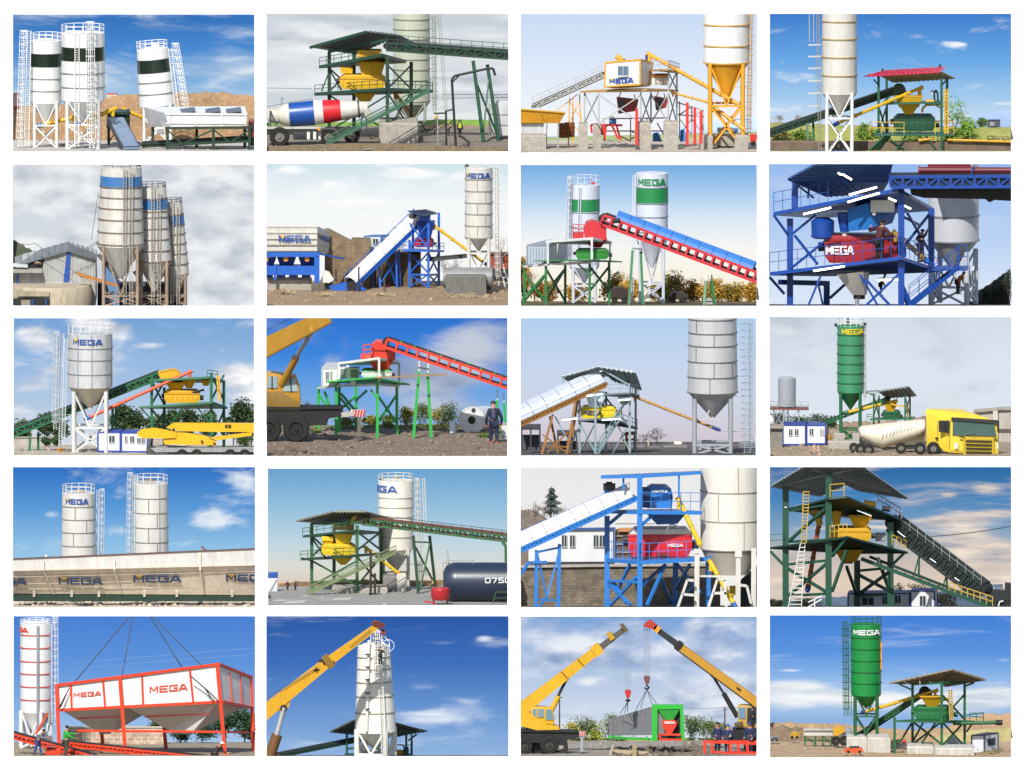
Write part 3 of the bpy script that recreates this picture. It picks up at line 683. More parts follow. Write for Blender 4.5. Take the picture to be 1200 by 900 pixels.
def mixer(label,x0,x1,y0,y1,m,d,dd=70,word=None,lm=None,hop=(),dark=None,cat='mixer',group=None,lidm=None,wa=None):
    """a twin shaft concrete mixer: a trough with bevelled belly, lid, gearbox and feed hoppers"""
    T = Th('concrete_mixer',label,cat,(x0+x1)/2,y1,d,group); K = S.kk; w = x1-x0; h = y1-y0; dk = mat(dark or '#2c2f33',.6)
    T.add('trough',MB().ext([P(x0,y0+h*.22,d),P(x1,y0+h*.22,d),P(x1,y1-h*.3,d),P(x1-w*.07,y1,d),P(x0+w*.07,y1,d),P(x0,y1-h*.3,d)],V(0,0,dd)),m)
    T.add('lid',MB().ext([P(x0+w*.02,y0+h*.2,d+4),P(x1-w*.02,y0+h*.2,d+4),P(x1-w*.1,y0,d+4),P(x0+w*.1,y0,d+4)],V(0,0,dd-8)),lidm or m)
    mb = MB()
    for i in range(7):
        xx = x0+w*(i+.5)/7; mb.bar(P(xx,y0+h*.26,d-2),P(xx,y1-h*.3,d-2),3*K)
    mb.bar(P(x0,y0+h*.26,d-2),P(x1,y0+h*.26,d-2),4*K); T.add('ribs',mb,m)
    for f in (.35,.7): T.add('gearbox',MB().tube(P(x1,y1-h*.42,d+dd*f),P(x1+w*.1,y1-h*.42,d+dd*f),h*.2*K,n=12),dk)
    T.add('drive_motor',MB().tube(P(x0-w*.08,y0+h*.4,d+dd*.3),P(x0,y0+h*.4,d+dd*.3),h*.17*K,n=12),dk)
    for (hx,hy0,hy1,w0,w1) in hop: funnel(T,'feed_hopper',m,hx,hy0,hy1,w0,w1,d+dd/2,min(w0,dd))
    if word: a_,b_,yb,hh = wa; word_flat(T,word,lm,(a_,yb,d-4),(b_,yb,d-4),hh)
    return T
def frame_x(segs,pairs):
    """crossed braces for every (x0,ya,da, x1,yb,db) bay: ya is the top, yb the foot"""
    for (x0,d0,x1,d1,ya,yb) in pairs: segs += [((x0,ya,d0),(x1,yb,d1)),((x1,ya,d1),(x0,yb,d0))]
    return segs
def tower(label,cols,cm,cw,decks=(),dm=None,braces=(),bw=6,bm_=None,rails=(),rm=None,roof=(),roofm=None,rribs=8,name='mixing_tower',cat='tower',dt=8,rh=38,beams=(),group=None,bevel=False):
    c0 = cols[0]; T = Th(name,label,cat,c0[0],c0[2],c0[3],group)
    for (x,yt,yf,d) in cols:
        if 0 < G(d)-yf < 70: yf = G(d)+1
        T.bars('column',cm,cw,[((x,yt,d),(x,yf,d))])
    for pts in decks: T.slab('deck',dm or cm,pts,dt)
    if braces: T.bars('bracing',bm_ or cm,bw,frame_x([],[b for b in braces if len(b) == 6])+[b for b in braces if len(b) != 6])
    if beams: T.bars('beams',cm,cw*.8,beams)
    for r in rails: T.rail('railing',rm or cm,r,rh,3,50)
    for i,pts in enumerate(roof): T.slab('roof',roofm[i] if isinstance(roofm,(list,tuple)) else roofm,pts,5,ribs=rribs)
    return T
def block(label,x0,x1,y0,y1,dd=60,m=None,d=None,cat='concrete block',name='concrete_block',group=None):
    """a cast block with chamfered edges and a lifting eye"""
    if d is not None and d > 0: y1 = max(y1,min(G(d),y1+40))
    m = m or mat('#b4ada2',.9,dirt=.4,sc=1.5,streak=False,bump=.4); c = min(6,(x1-x0)*.08); d = F(y1) if d is None else d
    mb = MB(); H = P(x0,y0,d).z-P(x0,y1,d).z; cc = c*S.kk; a = P(x0,y1,d); W = (x1-x0)*S.kk; Dp = dd*S.kk
    ring_ = lambda i,z: [a+Vector((i,i,z)),a+Vector((W-i,i,z)),a+Vector((W-i,Dp-i,z)),a+Vector((i,Dp-i,z))]
    r0,r1,r2 = ring_(0,0),ring_(0,H-cc),ring_(cc,H)
    mb.add(r0+r1+r2,[(3,2,1,0),(8,9,10,11)]+[(j*4+i,j*4+(i+1) % 4,j*4+4+(i+1) % 4,j*4+4+i) for j in (0,1) for i in range(4)])
    mb.lathe(a+Vector((W/2,Dp/2,H+.6*cc)),[(cc*.5,-cc*.15),(cc*.8,-cc*.15),(cc*.8,cc*.15),(cc*.5,cc*.15),(cc*.5,-cc*.15)],10,(0,1,0))
    o = mb.build(name,m)
    if o: tagit(o,label,cat,group)
    return o
def solo(name,label,cat,mb,m,group=None):
    o = mb.build(name,m)
    if o: tagit(o,label,cat,group)
    return o
def cable(name,label,segs,r,m,cat='cable',sag=0,d=0,group=None):
    mb = MB()
    if len(segs) > 1:
        for s_ in segs: cable(name,label,[s_],r,m,cat,sag,d,group or label.split(' ',1)[1])
        return
    for a,b in segs:
        A,B = P(*a),P(*b); n = 10 if sag else 1; pr_ = A
        for i in range(1,n+1):
            f = i/n; q = A.lerp(B,f)-V(0,sag*4*f*(1-f)); mb.tube(pr_,q,r*S.kk,n=5); pr_ = q
    return solo(name,label,cat,mb,m,group)

# ------------------------------------------------------------------ the white board that carries the pictures
HOR = [628,556,640,636,694,575,690,690,636,545,655,600,655,585,700,688,628,690,632,618]
def board():
    xs = [(-120,305.5),(305.5,603),(603,894.5),(894.5,1320)]; K = lambda i: (ROWY[i//4],COLX[i % 4])
    m = bpy.data.materials.new('white_board'); m.use_nodes = True; b = m.node_tree.nodes['Principled BSDF']
    b.inputs['Base Color'].default_value = (.9,.9,.9,1); b.inputs['Roughness'].default_value = .9; b.inputs['Specular IOR Level'].default_value = .2
    ex = lambda i,y: K(i)[0]+y*K(i)[1][1]
    for r in range(-1,5):
        mb = MB(); Y = (FRONT[0]+DEP+.05) if r < 0 else FRONT[r]-.1; pts = []
        low = [(ex((r+1)*4+c,RECT[(r+1)*4+c][3])+25) for c in range(4)] if r < 4 else [1000]*4; vb = max(low)
        if r < 0: pts = [(-120,-80),(1320,-80)]
        else:
            top = [ex(r*4+c,RECT[r*4+c][3]) for c in range(4)]; hz = [min(ex(r*4+c,HOR[r*4+c]),top[c])-1.5 for c in range(4)]
            X0 = [COLX[c][0]+RECT[r*4+c][0]*COLX[c][1] for c in range(4)]; X1 = [COLX[c][0]+RECT[r*4+c][2]*COLX[c][1] for c in range(4)]
            pts = [(-120,hz[0])]
            for c in range(4):
                pts += [(X0[c],hz[c] if c == 0 else min(hz[c-1:c+1])),(X0[c],top[c]),(X1[c],top[c]),(X1[c],min(hz[c:c+2]))]  # piers between pictures, raised to cover the ground's shadow on the wall behind
            pts += [(1320,hz[3])]
        q = [ray(u,v,Y) for u,v in pts]+[ray(1320,vb,Y),ray(-120,vb,Y)]
        mb.ext(q,Vector((0,.08,0)))
        if r < 4:                                    # ribs added between the pictures of the row below to hide cast shadows
            i0 = (r+1)*4; g = [-120]+sum([[COLX[c][0]+RECT[i0+c][0]*COLX[c][1]-.3,COLX[c][0]+RECT[i0+c][2]*COLX[c][1]+.3] for c in range(4)],[])+[1320]
            for a in range(0,10,2): mb.ext([ray(u,v,Y-2.6) for u,v in ((g[a],vb),(g[a+1],vb),(g[a+1],ex(i0,RECT[i0][1])),(g[a],ex(i0,RECT[i0][1])))],Vector((0,2.605,0)))
        o = mb.build('display_board',m,clip=False)
        o['label'] = 'plain white display board '+('above the top row of pictures' if r < 0 else 'under the %s row of pictures' % ROWN[r] if r < 4 else 'along the very bottom below all pictures'); o['category'] = 'board'; o['group'] = 'white boards between the picture rows'
board()
# ================================================================== shared paints
WH = mat('#f1f2f0',.45,dirt=.16); WH2 = mat('#e4e3dc',.5,dirt=.22); GREY = mat('#9da1a3',.5,dirt=.25); DKG = mat('#4a4d50',.6)
BLK = mat('#1d1f21',.7,dirt=.2); RUB = mat('#202022',.85,dirt=.3,name='rubber'); STEEL = mat('#a9adb0',.35,.6,dirt=.2,name='galvanised_steel')
YEL = mat('#e2b21c',.45,dirt=.22); YEL2 = mat('#d9a31f',.5,dirt=.25); ORA = mat('#e0952a',.45,dirt=.2); RED = mat('#c92a2c',.45,dirt=.2); DRED = mat('#8d2024',.5,dirt=.3)
GRN = mat('#1f5a40',.5,dirt=.25); DGRN = mat('#173d2d',.5,dirt=.25); BGRN = mat('#3fae3c',.5,dirt=.15); BLUE = mat('#1d62b8',.45,dirt=.2); DBLUE = mat('#173a86',.5,dirt=.2)
CONC = mat('#b8b2a6',.9,dirt=.4,sc=1.5,streak=False,bump=.4,name='concrete'); LBLUE = mat('#2a55a5',.45,dirt=.05)
SHEET = mat('#8d9296',.45,.3,dirt=.3,name='sheet_metal'); EMB = mat('#e9b62a',.5,dirt=.05)

# ================================================================== top row, first picture: three white silos with dark bands
panel(0,soil('#cfc8bd','#b9b2a8','#e2ddd4',.6))
sky([(28,'#3371bb'),(200,'#4a8cd2'),(360,'#86b4e0'),(480,'#b0cfea')],2.0,[(1040,260,300,170,.16),(540,370,160,60,.12)],.62,.16,(.07,.3),'#dfe9f3','#a3c0de')
hill('hill',[(22,470),(300,455),(460,425),(560,408),(640,412),(760,405),(900,398),(1020,400),(1176,420)],soil('#b08a62','#94775a','#c9ae8c',.35),rough=8)
bush('dark scrub on the crest of the brown hill',540,628,70,36,'#3a4a2a','#55603a',d=S.Dc-15,n=200)
cabin('low red roofed house on the ridge left of the silos',24,46,470,412,6,40,'#d9cdbd','#b0553a',[(28,425,38,440)],d=S.Dc-30,roof='#c0492c',cat='house',name='house')
cabin('long low house with orange roof between the silos',470,520,440,412,6,40,'#d5c7b5','#b0553a',[(478,420,490,432)],d=S.Dc-14,roof='#c8562f',cat='house',name='house',posts=False)
BAND = mat('#16281f',.25,dirt=.1)
silo('left white silo with dark band, half hidden behind the taller one',178,155,450,545,672,148,WH,mat('#9a9c9c',.5),[332,390],[(212,275,BAND)],d=700,rail=38,lr=7,
     ladder=[((74,56),104,660,-60,True),((98,88),104,660,-75,False)],lw=34)
silo('tallest white silo with dark band, standing in front',356,118,437,540,676,208,WH,mat('#8f9192',.5),[305,372],[(180,245,BAND)],d=480,rail=40,lr=8,
     ladder=[((390,398),62,670,-112,True),((328,326),105,660,-112,False)],lw=36)
silo('white banded silo behind the aggregate bins',712,195,462,512,640,176,WH,mat('#8f9192',.5),[348,403],[(240,303,BAND)],d=1150,wt=150,xt=688,rail=38,
     ladder=[((798,850),165,480,-40,True),((772,806),190,490,-60,False)],filt=[(700,34,18,WH2)],lw=30)
screw('yellow screw conveyor from the left silo with blue motor',(165,556,690),(322,518,690),9,YEL,BLUE)
screw('short yellow screw conveyor under the tallest silo with blue motor',(352,545,470),(512,478,560),10,YEL,BLUE)
screw('yellow screw conveyor leaning down behind the dark frame',(634,517,1300),(540,478,1300),9,YEL,YEL)
t = tower('dark green mixer frame between tallest silo and bin',[(480,490,650,1050),(570,486,650,1050),(478,490,640,1300),(574,490,640,1300)],DGRN,12,
      decks=[[(468,495,1030),(580,495,1030),(580,480,1320),(468,480,1320)],[(468,560,1030),(580,560,1030),(580,545,1320),(468,545,1320)]],braces=[(480,1050,570,1050,500,640)],dt=12)
mixer('dark green mixer box in the frame beside the tallest silo',486,566,505,560,DGRN,1100,90)
t = conveyor('grey feeder belt sloping down between silo and bin',(585,676,300),(512,540,700),80,14,mat('#3a4046',.5),mat('#7e93ad',.4,dirt=.3),n=8,fw=7)
# aggregate bin
T = Th('aggregate_bin','long white aggregate bin on dark green legs','hopper',900,672,330)
W = mat('#e9ecf0',.5,dirt=.25)
T.add('hopper',MB().hexa([P(770,566,330),P(1138,560,330),P(1120,560,700),P(672,566,700)],[P(748,500,330),P(1142,505,330),P(1130,505-38,700),P(645,500-30,700)]),W)
mb = MB()
for x in (770,898,1022,1132): mb.bar(P(x,503,326),P(x,562,326),5*S.kk)
for y in (506,548): mb.bar(P(752,y,326),P(1140,y+2,326),5*S.kk)
T.add('stiffeners',mb,WH2)
for x in (860,980,1080): T.slab('lid',mat('#39465c',.4),[(x-38,498,360),(x+34,490,360),(x+30,470,560),(x-42,480,560)],5)
T.each('leg',DGRN,14,[((760,566,330),(760,680,330)),((980,566,330),(980,668,330)),((1152,562,330),(1152,656,330)),((690,560,690),(690,650,690)),((900,560,690),(900,640,690)),((1130,560,690),(1130,640,690))])
T.bars('beam',DGRN,11,[((750,572,326),(1158,570,326)),((760,650,335),(1152,635,335))])
T.bars('bracing',DGRN,7,[((760,580,330),(830,648,330),(980,580,330)),((980,580,330),(1060,640,330),(1152,580,330))])
conveyor('dark belt running under the white aggregate bin',(640,660,500),(1150,632,500),60,16,DGRN,BLK,n=14,fw=6)
T = Th('control_box','small white control box hanging at the left of the bin','box',725,602,400)
T.box('case',WH2,702,570,748,602,40); T.box('door',GREY,708,575,742,598,4,d=396)
T = Th('red_truck','red truck partly cut off at the right edge','truck',1166,655,420)
T.box('body',DRED,1148,540,1200,630,120); T.win(1154,550,1186,580,420,'#3a2020'); wheel(T,1168,636,20,415)
for x,y in ((262,660),(430,655),(618,650)):
    bush('dry weeds at the foot of the silos',x,y,40,16,'#7a7448','#a59a66',n=80,sz=4,group='dry weeds')
rubble('gravel',22,1176,640,682,300,2.5,soil('#d8d2c8','#a8a298'),label='pale gravel on the ground')

# ================================================================== top row, second picture: green mixing tower and striped mixer truck
panel(1,soil('#8f8678','#776e62','#a79d8e',.6))
sky([(25,'#c3ccd5'),(250,'#dde2e7'),(430,'#cfd6dc'),(556,'#dfe3e4')],5.0,[(250,150,350,120,.1)],.5,.16,(.05,.25),'#f0f3f5','#b9c2cb')
hill('hill',[(22,545),(700,538),(850,528),(1179,532)],soil('#6f9a35','#86a848','#5f8a30',.5),thick=60,rough=2)
hill('soil_bank',[(760,560),(830,552),(960,556),(1080,560),(1179,556)],soil('#a58a6e','#8a725a','#bfa588',.6),d0=S.Dc-120,thick=120,rough=6)
SG = mat('#bfc4b0',.5,dirt=.15)
silo('pale grey-green silo rising out of the top edge behind the tower',716,-60,452,540,566,176,SG,mat('#8e9384',.5),[48,95,142,190,238,288,338,390,440],d=1450,rail=0,
     ladder=[((822,826),5,500,-40,True),((846,880),5,490,-20,False)],lw=22,legm=mat('#a9ad9c',.5),lrail=mat('#9ba094',.5))
GT = mat('#1e4634',.5,dirt=.2)
T = tower('dark green mixing tower with tilted roof above the striped drum',[(322,205,590,900),(600,228,592,620),(714,255,590,900),(440,215,585,1200)],GT,17,
      decks=[[(250,402,900),(592,378,590),(818,388,930),(470,400,1250)],[(272,272,900),(575,215,600),(690,246,920),(440,262,1250)]],dt=15,
      braces=[(322,900,600,620,415,585),(600,620,714,900,270,385),(600,620,714,900,400,585),(322,900,440,1200,285,395),((322,290,900),(380,390,830)),((322,300,900),(285,395,900))],
      rails=[[(252,400,900),(590,376,592)],[(598,376,600),(815,386,930)],[(274,270,900),(450,238,720)]],rh=34,
      roof=[[(232,182,880),(500,106,640),(600,150,640+260),(450,216,880+160)],[(500,106,640),(655,124,800),(768,178,1010),(600,150,640+260)]],roofm=mat('#7f878c',.5,.1,dirt=.3,name='sheet_metal'),
      beams=[((322,206,900),(600,150,620)),((232,186,880),(500,112,640))])
stairs(T,mat('#3b6a50',.5,dirt=.25),(308,652,330),(806,390,370),40,22,34,sw=14)
mixer('yellow twin shaft mixer on the green tower deck',372,590,318,386,YEL,760,110,hop=[(525,252,322,130,90),(405,280,308,60,55)])
T = Th('weigh_hopper','yellow bin under the tilted roof of the green tower','hopper',520,250,800); T.box('bin',YEL,456,200,572,246,90,780); funnel(T,'cone',YEL,515,246,268,110,60,820)
for yy in (212,228): T.bars('rib',YEL2,4,[((456,yy,778),(572,yy,778))])
T = Th('discharge_cone','yellow discharge cone hanging under the mixer above the drum','hopper',490,440,800); funnel(T,'cone',YEL,492,400,442,110,50,800); T.bars('rim',YEL2,5,[((437,400,745),(547,400,745))])
conveyor('dark green belt conveyor reaching the tower from the right edge',(1260,244,700),(600,196,760),90,34,GT,BLK,n=14,fw=9,rail=GT,plate=mat('#222826',.7),rh=42)
T = Th('trestle','green splayed trestle carrying the conveyor beside the black pipe','support',1090,640,620)
T.each('leg',GRN,17,[((1010,250,620),(1060,648,620)),((1078,268,720),(1132,640,720))],rnd=True)
T.bars('bracing',GRN,7,[((1016,330,620),(1128,610,720)),((1086,330,720),(1058,600,620))])
T = Th('filling_pipe','black gooseneck water pipe standing before the trestle','pipe',925,668,300)
BP = mat('#23262a',.5); mb = MB()
pp = [(928,668),(908,340),(922,322),(1075,288),(1105,286),(1116,320)]
for a,b in zip(pp,pp[1:]): mb.tube(P(*a,300),P(*b,300),6*S.kk,n=10)
T.add('pipe',mb,BP); T.bars('strut',BP,7,[((912,352),(945,318))]); T.box('base_plate',BP,905,664,950,670,30,290)
T = Th('standpipe','low dark standpipe with side arm left of the gooseneck','pipe',880,655,380)
T.tube('pipe',BP,(882,655),(880,488),5); T.tube('arm',BP,(880,490),(916,482),4); T.tube('branch',BP,(822,502),(876,500),4); T.tube('drop',GREY,(838,505),(842,640),3)
T.tube('valve',ORA,(824,520),(838,520),8)
mb = MB(); hp = [(850,672),(880,668),(950,668),(985,660),(990,640),(968,622),(950,612)]
for a,b in zip(hp,hp[1:]): mb.tube(P(*a,F(a[1]+3)),P(*b,F(b[1]+3)),5*S.kk,n=8)
solo('hose','black hose curling over the ground beside the gooseneck','hose',mb,RUB)
person('person in yellow vest and dark trousers walking by the black pipe',947,615,78,200,6,hands=((.15,.45,.1),(-.15,.45,-.05)),top='#2b2f30',legs='#23262c',vest='#cfd42a')
person('person in dark clothes bending at the posts',893,610,62,100,35,top='#2a2d33',legs='#2a2a2e')
T = Th('storage_tank','pale grey storage tank at the right edge','tank',1150,595,900); K = S.kk
T.add('shell',MB().lathe(P(1160,600,900),[(76*K,0),(76*K,150*K),(40*K,160*K),(0.01,163*K)],32),mat('#cfd2d2',.5,dirt=.25))
for yy in (500,550): T.add('hoop',MB().ring(P(1160,yy,900),77*K,4*K,32),GREY)
T.rail('railing',GREY,[(1110,444,880),(1179,440,880)],30,2,30)
block('stained concrete plinth under the green tower columns',560,745,548,622,300,d=575)
T = Th('concrete_edge','long dirty concrete kerb along the front below the truck','kerb',560,684,30)
T.pr('kerb',mat('#8a7a60',.95,dirt=.5,sc=1.2,streak=False,bump=.5),[(22,690,30),(1179,690,30),(1179,668,30),(960,664,30),(700,648,30),(420,646,30),(160,656,30),(22,664,30)],30)
T.bars('rebar',GREY,3,[((270,650,26),(300,664,26),(306,684,26)),((486,674,26),(530,672,26))])
# mixer truck
T = Th('mixer_truck','concrete mixer truck with blue, white and red striped drum','mixer truck',260,660,420); d = 420; K = S.kk
A,B = P(80,512,d+30),P(505,476,d+30); ax = (B-A).normalized(); L = (B-A).length
prof = [(0,34),(.03,46),(.12,57),(.38,60),(.6,54),(.8,44),(.9,38),(1,28)]
def rp(f):
    for (a,ra),(b,rb) in zip(prof,prof[1:]):
        if a <= f <= b: return ra+(rb-ra)*(f-a)/(b-a)
def drum(f0,f1,m,nm='drum_stripe'):
    fs_ = [f0]+[a for a,r in prof if f0 < a < f1]+[f1]
    pr = [(rp(f)*K,f*L) for f in fs_]
    return T.add(nm,MB().lathe(A,pr,36,ax),m)
drum(0,.12,mat('#d9d6c9',.5,dirt=.3)); drum(.12,.4,mat('#1c4f9e',.35,dirt=.1)); drum(.4,.5,mat('#e4e1d8',.5,dirt=.2)); drum(.5,.7,mat('#d3202c',.35,dirt=.1)); drum(.7,1,mat('#d6d3c8',.5,dirt=.25),'drum_tail')
T.add('drum_ring',MB().ring(A+ax*L*.9,40*K,8*K,32,ax),DKG)
T.tube('gear_drive',mat('#c9c3b2',.6,dirt=.4),(30,512,d+30),(82,512,d+30),30,40)
T.bars('drum_frame',DKG,9,[((40,580,d),(40,490,d),(70,560,d)),((470,590,d),(480,500,d)),((500,590,d+40),(500,500,d+40))])
T.box('chassis',mat('#26282b',.6),22,574,470,604,90,d)
T.box('chassis_rail',mat('#c8c5bd',.5,dirt=.3),22,566,300,576,8,d-5)
for x in (215,245,270): T.box('mudguard_stripe',WH2,x,590,x+14,626,6,d-12)
T.box('fuel_tank',mat('#30333a',.4),150,592,290,628,40,d-8)
for x,y,r in ((84,612,47),(318,612,42),(430,608,38)): wheel(T,x,y,r,d+8,40,rim='#8a8780')
for x,y,r in ((84,608,45),(318,608,42),(430,606,38)): wheel(T,x,y,r,d+95,30)
T.pr('mudguard',DKG,[(262,606,402),(284,570,402),(350,570,402),(376,606,402),(360,606,402),(344,580,402),(292,580,402),(274,606,402)],14)
T.pr('discharge_chute',mat('#b9b4a4',.6,dirt=.4),[(488,500),(512,478),(536,540),(520,556),(504,530)],40)
T.tube('marker_lamp',ORA,(272,576,d-14),(272,576,d-6),8)
mb = MB(); rnd = random.Random(4)
for _ in range(14):
    x = rnd.uniform(765,830); y = rnd.uniform(572,604); mb.bar(P(x,y,900),P(x+rnd.uniform(-16,16),y-rnd.uniform(4,20),880),5*K)
solo('scrap_pile','dark heap of scrap metal bars behind the standpipe','scrap',mb,mat('#4b4436',.8,dirt=.5))
screw('orange screw conveyor leaning behind the stairs',(712,500,1000),(630,400,1000),8,ORA,ORA)
cable('overhead_wire','thin power wires across the grey sky',[((22,470,1700),(240,430,1700)),((22,380,1700),(240,384,1700)),((860,410,1700),(1179,412,1700)),((860,430,1700),(1179,424,1700))],1.1,BLK,'wire')
rubble('stones',22,1179,600,668,260,3,soil('#8e8474','#b3a898'),label='scattered stones and mud on the yard')
T = Th('power_pole','slim grey pole left of the truck drum','pole',92,600,1300); T.tube('shaft',GREY,(86,560),(96,424),4,3); T.bars('crossarm',GREY,3,[((84,436),(108,432))])

# ================================================================== top row, third picture: white cabin on the mixing platform, yellow legged silo
panel(2,soil('#c9bfae','#aaa091','#ddd5c6',.6))
sky([(26,'#c9dcf6'),(300,'#dfeafa'),(520,'#f1f5fb'),(640,'#f7f8fa')],None)
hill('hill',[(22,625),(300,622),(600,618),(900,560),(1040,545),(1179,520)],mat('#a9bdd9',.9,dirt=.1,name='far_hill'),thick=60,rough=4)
hill('grass_field',[(22,636),(1179,606)],soil('#8fa36a','#a6b07a','#7a9055',.5),d0=S.Dc-80,thick=70,rough=2)
OY = mat('#e8a628',.45,dirt=.15)
silo('white silo with orange cone and orange legs, cut off by the top edge',1030,-90,262,432,628,222,WH,mat('#d9a648',.5),[75,178,262],cone=OY,legm=OY,d=620,rail=0,lr=11,ybr=470,hw=7,
     ladder=[((1150,1140),0,640,-20,True)],lw=22,lrail=mat('#c7a05a',.5),legtop=265)
block('left concrete block under the orange silo legs',898,962,622,700,130,d=500); block('right concrete block under the orange silo legs',1070,1136,622,700,130,d=500)
block('flat concrete beam between the two silo blocks',962,1070,616,634,60,d=700)
block('far concrete footing under the orange silo',985,1050,630,672,90,d=760)
PG = mat('#b3b6b5',.5,dirt=.25); MRED = mat('#d8322e',.45,dirt=.2)
T = tower('grey lattice platform carrying the white cabin on four concrete piers',[(335,405,570,700),(405,420,570,560),(610,410,565,480),(660,410,562,640),(745,280,562,560),(787,310,562,700)],PG,8,
      decks=[[(312,404,700),(470,400,480),(640,394,440),(795,398,720),(560,385,900)],[(655,300,600),(745,296,480),(800,312,700),(700,300,800)]],dm=mat('#c99b45',.5,dirt=.3),
      braces=[(335,700,405,560,415,560),(405,560,610,480,425,562),(610,480,660,640,420,562),(745,560,787,700,310,400),(745,560,787,700,410,560),(660,640,745,560,420,560)],bw=5,
      rails=[[(660,298,520),(748,294,480),(798,310,700)]],rh=40)
for x0,x1,y0,y1,dd in ((305,350,566,676,560),(376,415,572,664,640),(582,660,560,682,440),(722,792,558,680,460)):
    block('concrete pier under the cabin platform',x0,x1,y0,y1,120,d=dd,group='concrete piers under the cabin platform')
# cabin
T = Th('control_cabin','white control cabin with yellow edges standing on the platform','cabin',520,382,460)
q = [P(432,382,460),P(606,372,420),P(650,378,640),P(480,386,700)]; H = [P(437,265,460),P(606,250,420),P(668,268,640),P(500,268,700)]
T.add('wall',MB().hexa(q,H),WH); mb = MB()
for a,b in zip(q,H): mb.bar(a,b,8*S.kk)
for r_ in (q,H):
    for a,b in zip(r_,r_[1:]+r_[:1]): mb.bar(a,b,8*S.kk)
T.add('edge_trim',mb,OY)
T.win(497,282,549,330,440,'#d8dcdf','#5f7d95',proud=14); T.bars('window_sill',WH2,4,[((494,333,424),(552,331,424))])
word_flat(T,'MEGA',mat('#1f50a8',.5,dirt=0),(456,369,450),(576,362,423),25,EMB,.22)
conveyor('long grey lattice conveyor climbing to the white cabin from the left',(100,486,900),(440,332,760),60,18,PG,BLK,n=16,fw=5,rail=PG)
screw('long orange screw conveyor slanting from silo to platform',(1090,470,560),(640,218,640),10,OY,BLUE)
screw('thin orange pipe from platform down to the silo',(930,456,600),(760,410,640),6,OY,OY)
screw('orange tube slanting low between the silo legs',(1096,578,540),(950,470,600),9,OY,OY)
T = Th('steel_trestle','white and grey steel frames stacked behind the right piers','frame',850,640,900); T.each('frame',PG,6,[((790,460),(920,500)),((790,520),(920,530)),((800,455),(800,640)),((860,480),(860,636)),((915,500),(915,632)),((800,520),(860,480),(860,530),(915,500))]); T.bars('bracing',PG,4,[((800,540),(860,620)),((860,540),(800,620)),((860,540),(915,620))])
T = Th('steel_trestle','long white steel frame on the ground behind the left piers','frame',640,645,950); T.each('frame',PG,6,[((420,540),(740,536)),((420,600),(740,600)),((430,540),(430,650)),((560,538),(560,650)),((640,538),(640,650)),((735,536),(735,650))]); T.bars('bracing',MRED,6,[((560,600),(640,640)),((640,600),(560,640)),((500,620),(560,650)),((690,560),(735,640))])
T = Th('belt_drive','orange drive motor at the head of the conveyor on the cabin roof','motor',510,258,640); T.tube('housing',OY,(490,232),(522,258),14); T.tube('end_cap',DKG,(520,256),(530,262),14)
T = Th('silo_filter','blue dust filter pipes above the cabin corner','filter',645,262,640)
T.tube('pipe',DBLUE,(638,262),(638,226),6); T.tube('pipe',DBLUE,(652,266),(652,236),5); T.box('base',OY,628,258,668,290,50)
T = Th('water_tank','white box tank under the platform top right of the cabin','tank',700,376,620); T.box('tank',WH2,656,338,744,376,90); T.bars('strap',GREY,3,[((680,338,616),(680,376,616)),((720,338,616),(720,376,616))])
T.box('lid',ORA,655,326,746,337,94,616)
for x0,x1,y0,y1 in ((492,598,440,516),(676,744,436,500)):
    T = Th('weigh_skip','dark red skip hanging below the %s end of the platform' % ('left' if x0 < 600 else 'right'),'hopper',(x0+x1)/2,y1,620)
    T.pr('skip',DRED,[(x0,y0),(x1,y0+12),(x1-10,y1-14),(x0+8,y1)],90); T.pr('side_panel',mat('#453a3e',.6),[(x0+2,y0+6,616),(x0+40,y0+10,616),(x0+36,y1-6,616),(x0+8,y1-4,616)],4)
    T.bars('hanger',RED,5,[((x0+10,y0,620),(x0+20,y0-30,620)),((x1-14,y0+12,620),(x1-20,y0-20,620))])
for x,y0,y1,dd in ((590,490,668,420),(838,460,668,450),(875,484,664,430),(905,500,660,410)):
    T = Th('steel_post',{590: 'thick red post in front of the red skip frame',838: 'tallest red post right of the platform',875: 'middle red post between platform and silo',905: 'shortest red post next to the silo legs'}[x],'post',x,y1,dd)
    T.bars('shaft',MRED,14,[((x,y0),(x,y1))]); T.bars('base_plate',MRED,22,[((x,y1-4),(x,y1))])
T = Th('machine_frame','red machine frame standing on the ground below the cabin','machine',470,650,720)
T.bars('frame',MRED,10,[((366,570),(520,572)),((440,572),(432,648)),((490,572),(512,645)),((470,575),(500,640)),((366,570),(370,610))]); T.tube('motor',mat('#3d6fb0',.5),(455,552),(490,552),14); T.box('gear_case',MRED,400,580,436,620,60)
T.tube('fan',mat('#c7c9cc',.5),(470,540),(470,530),10)
for x0,x1,y0,y1 in ((668,712,606,652),(800,838,590,652)):
    T = Th('tarpaulin','blue tarpaulin draped over goods %s' % ('between the piers' if x0 < 700 else 'beside the tallest red post'),'tarpaulin',x0,y1,820)
    T.add('cloth',MB().hexa([P(x0,y1,800),P(x1+4,y1,790),P(x1,y1,900),P(x0+6,y1,900)],[P(x0+2,y0+6,815),P(x0+22,y0,810),P(x1-14,y0+4,880),P(x0+4,y0+6,880)]),mat('#2f6fb5',.6,dirt=.25))
T = Th('yellow_bin','flared yellow receiving hopper on a grey body at the left edge','hopper',80,625,560)
T.add('hopper',MB().hexa([P(10,562,560),P(212,562,560),P(212,562,760),P(10,562,760)],[P(10,492,540),P(242,510,540),P(242,510,790),P(10,492,790)]),mat('#d99a1f',.5,dirt=.3))
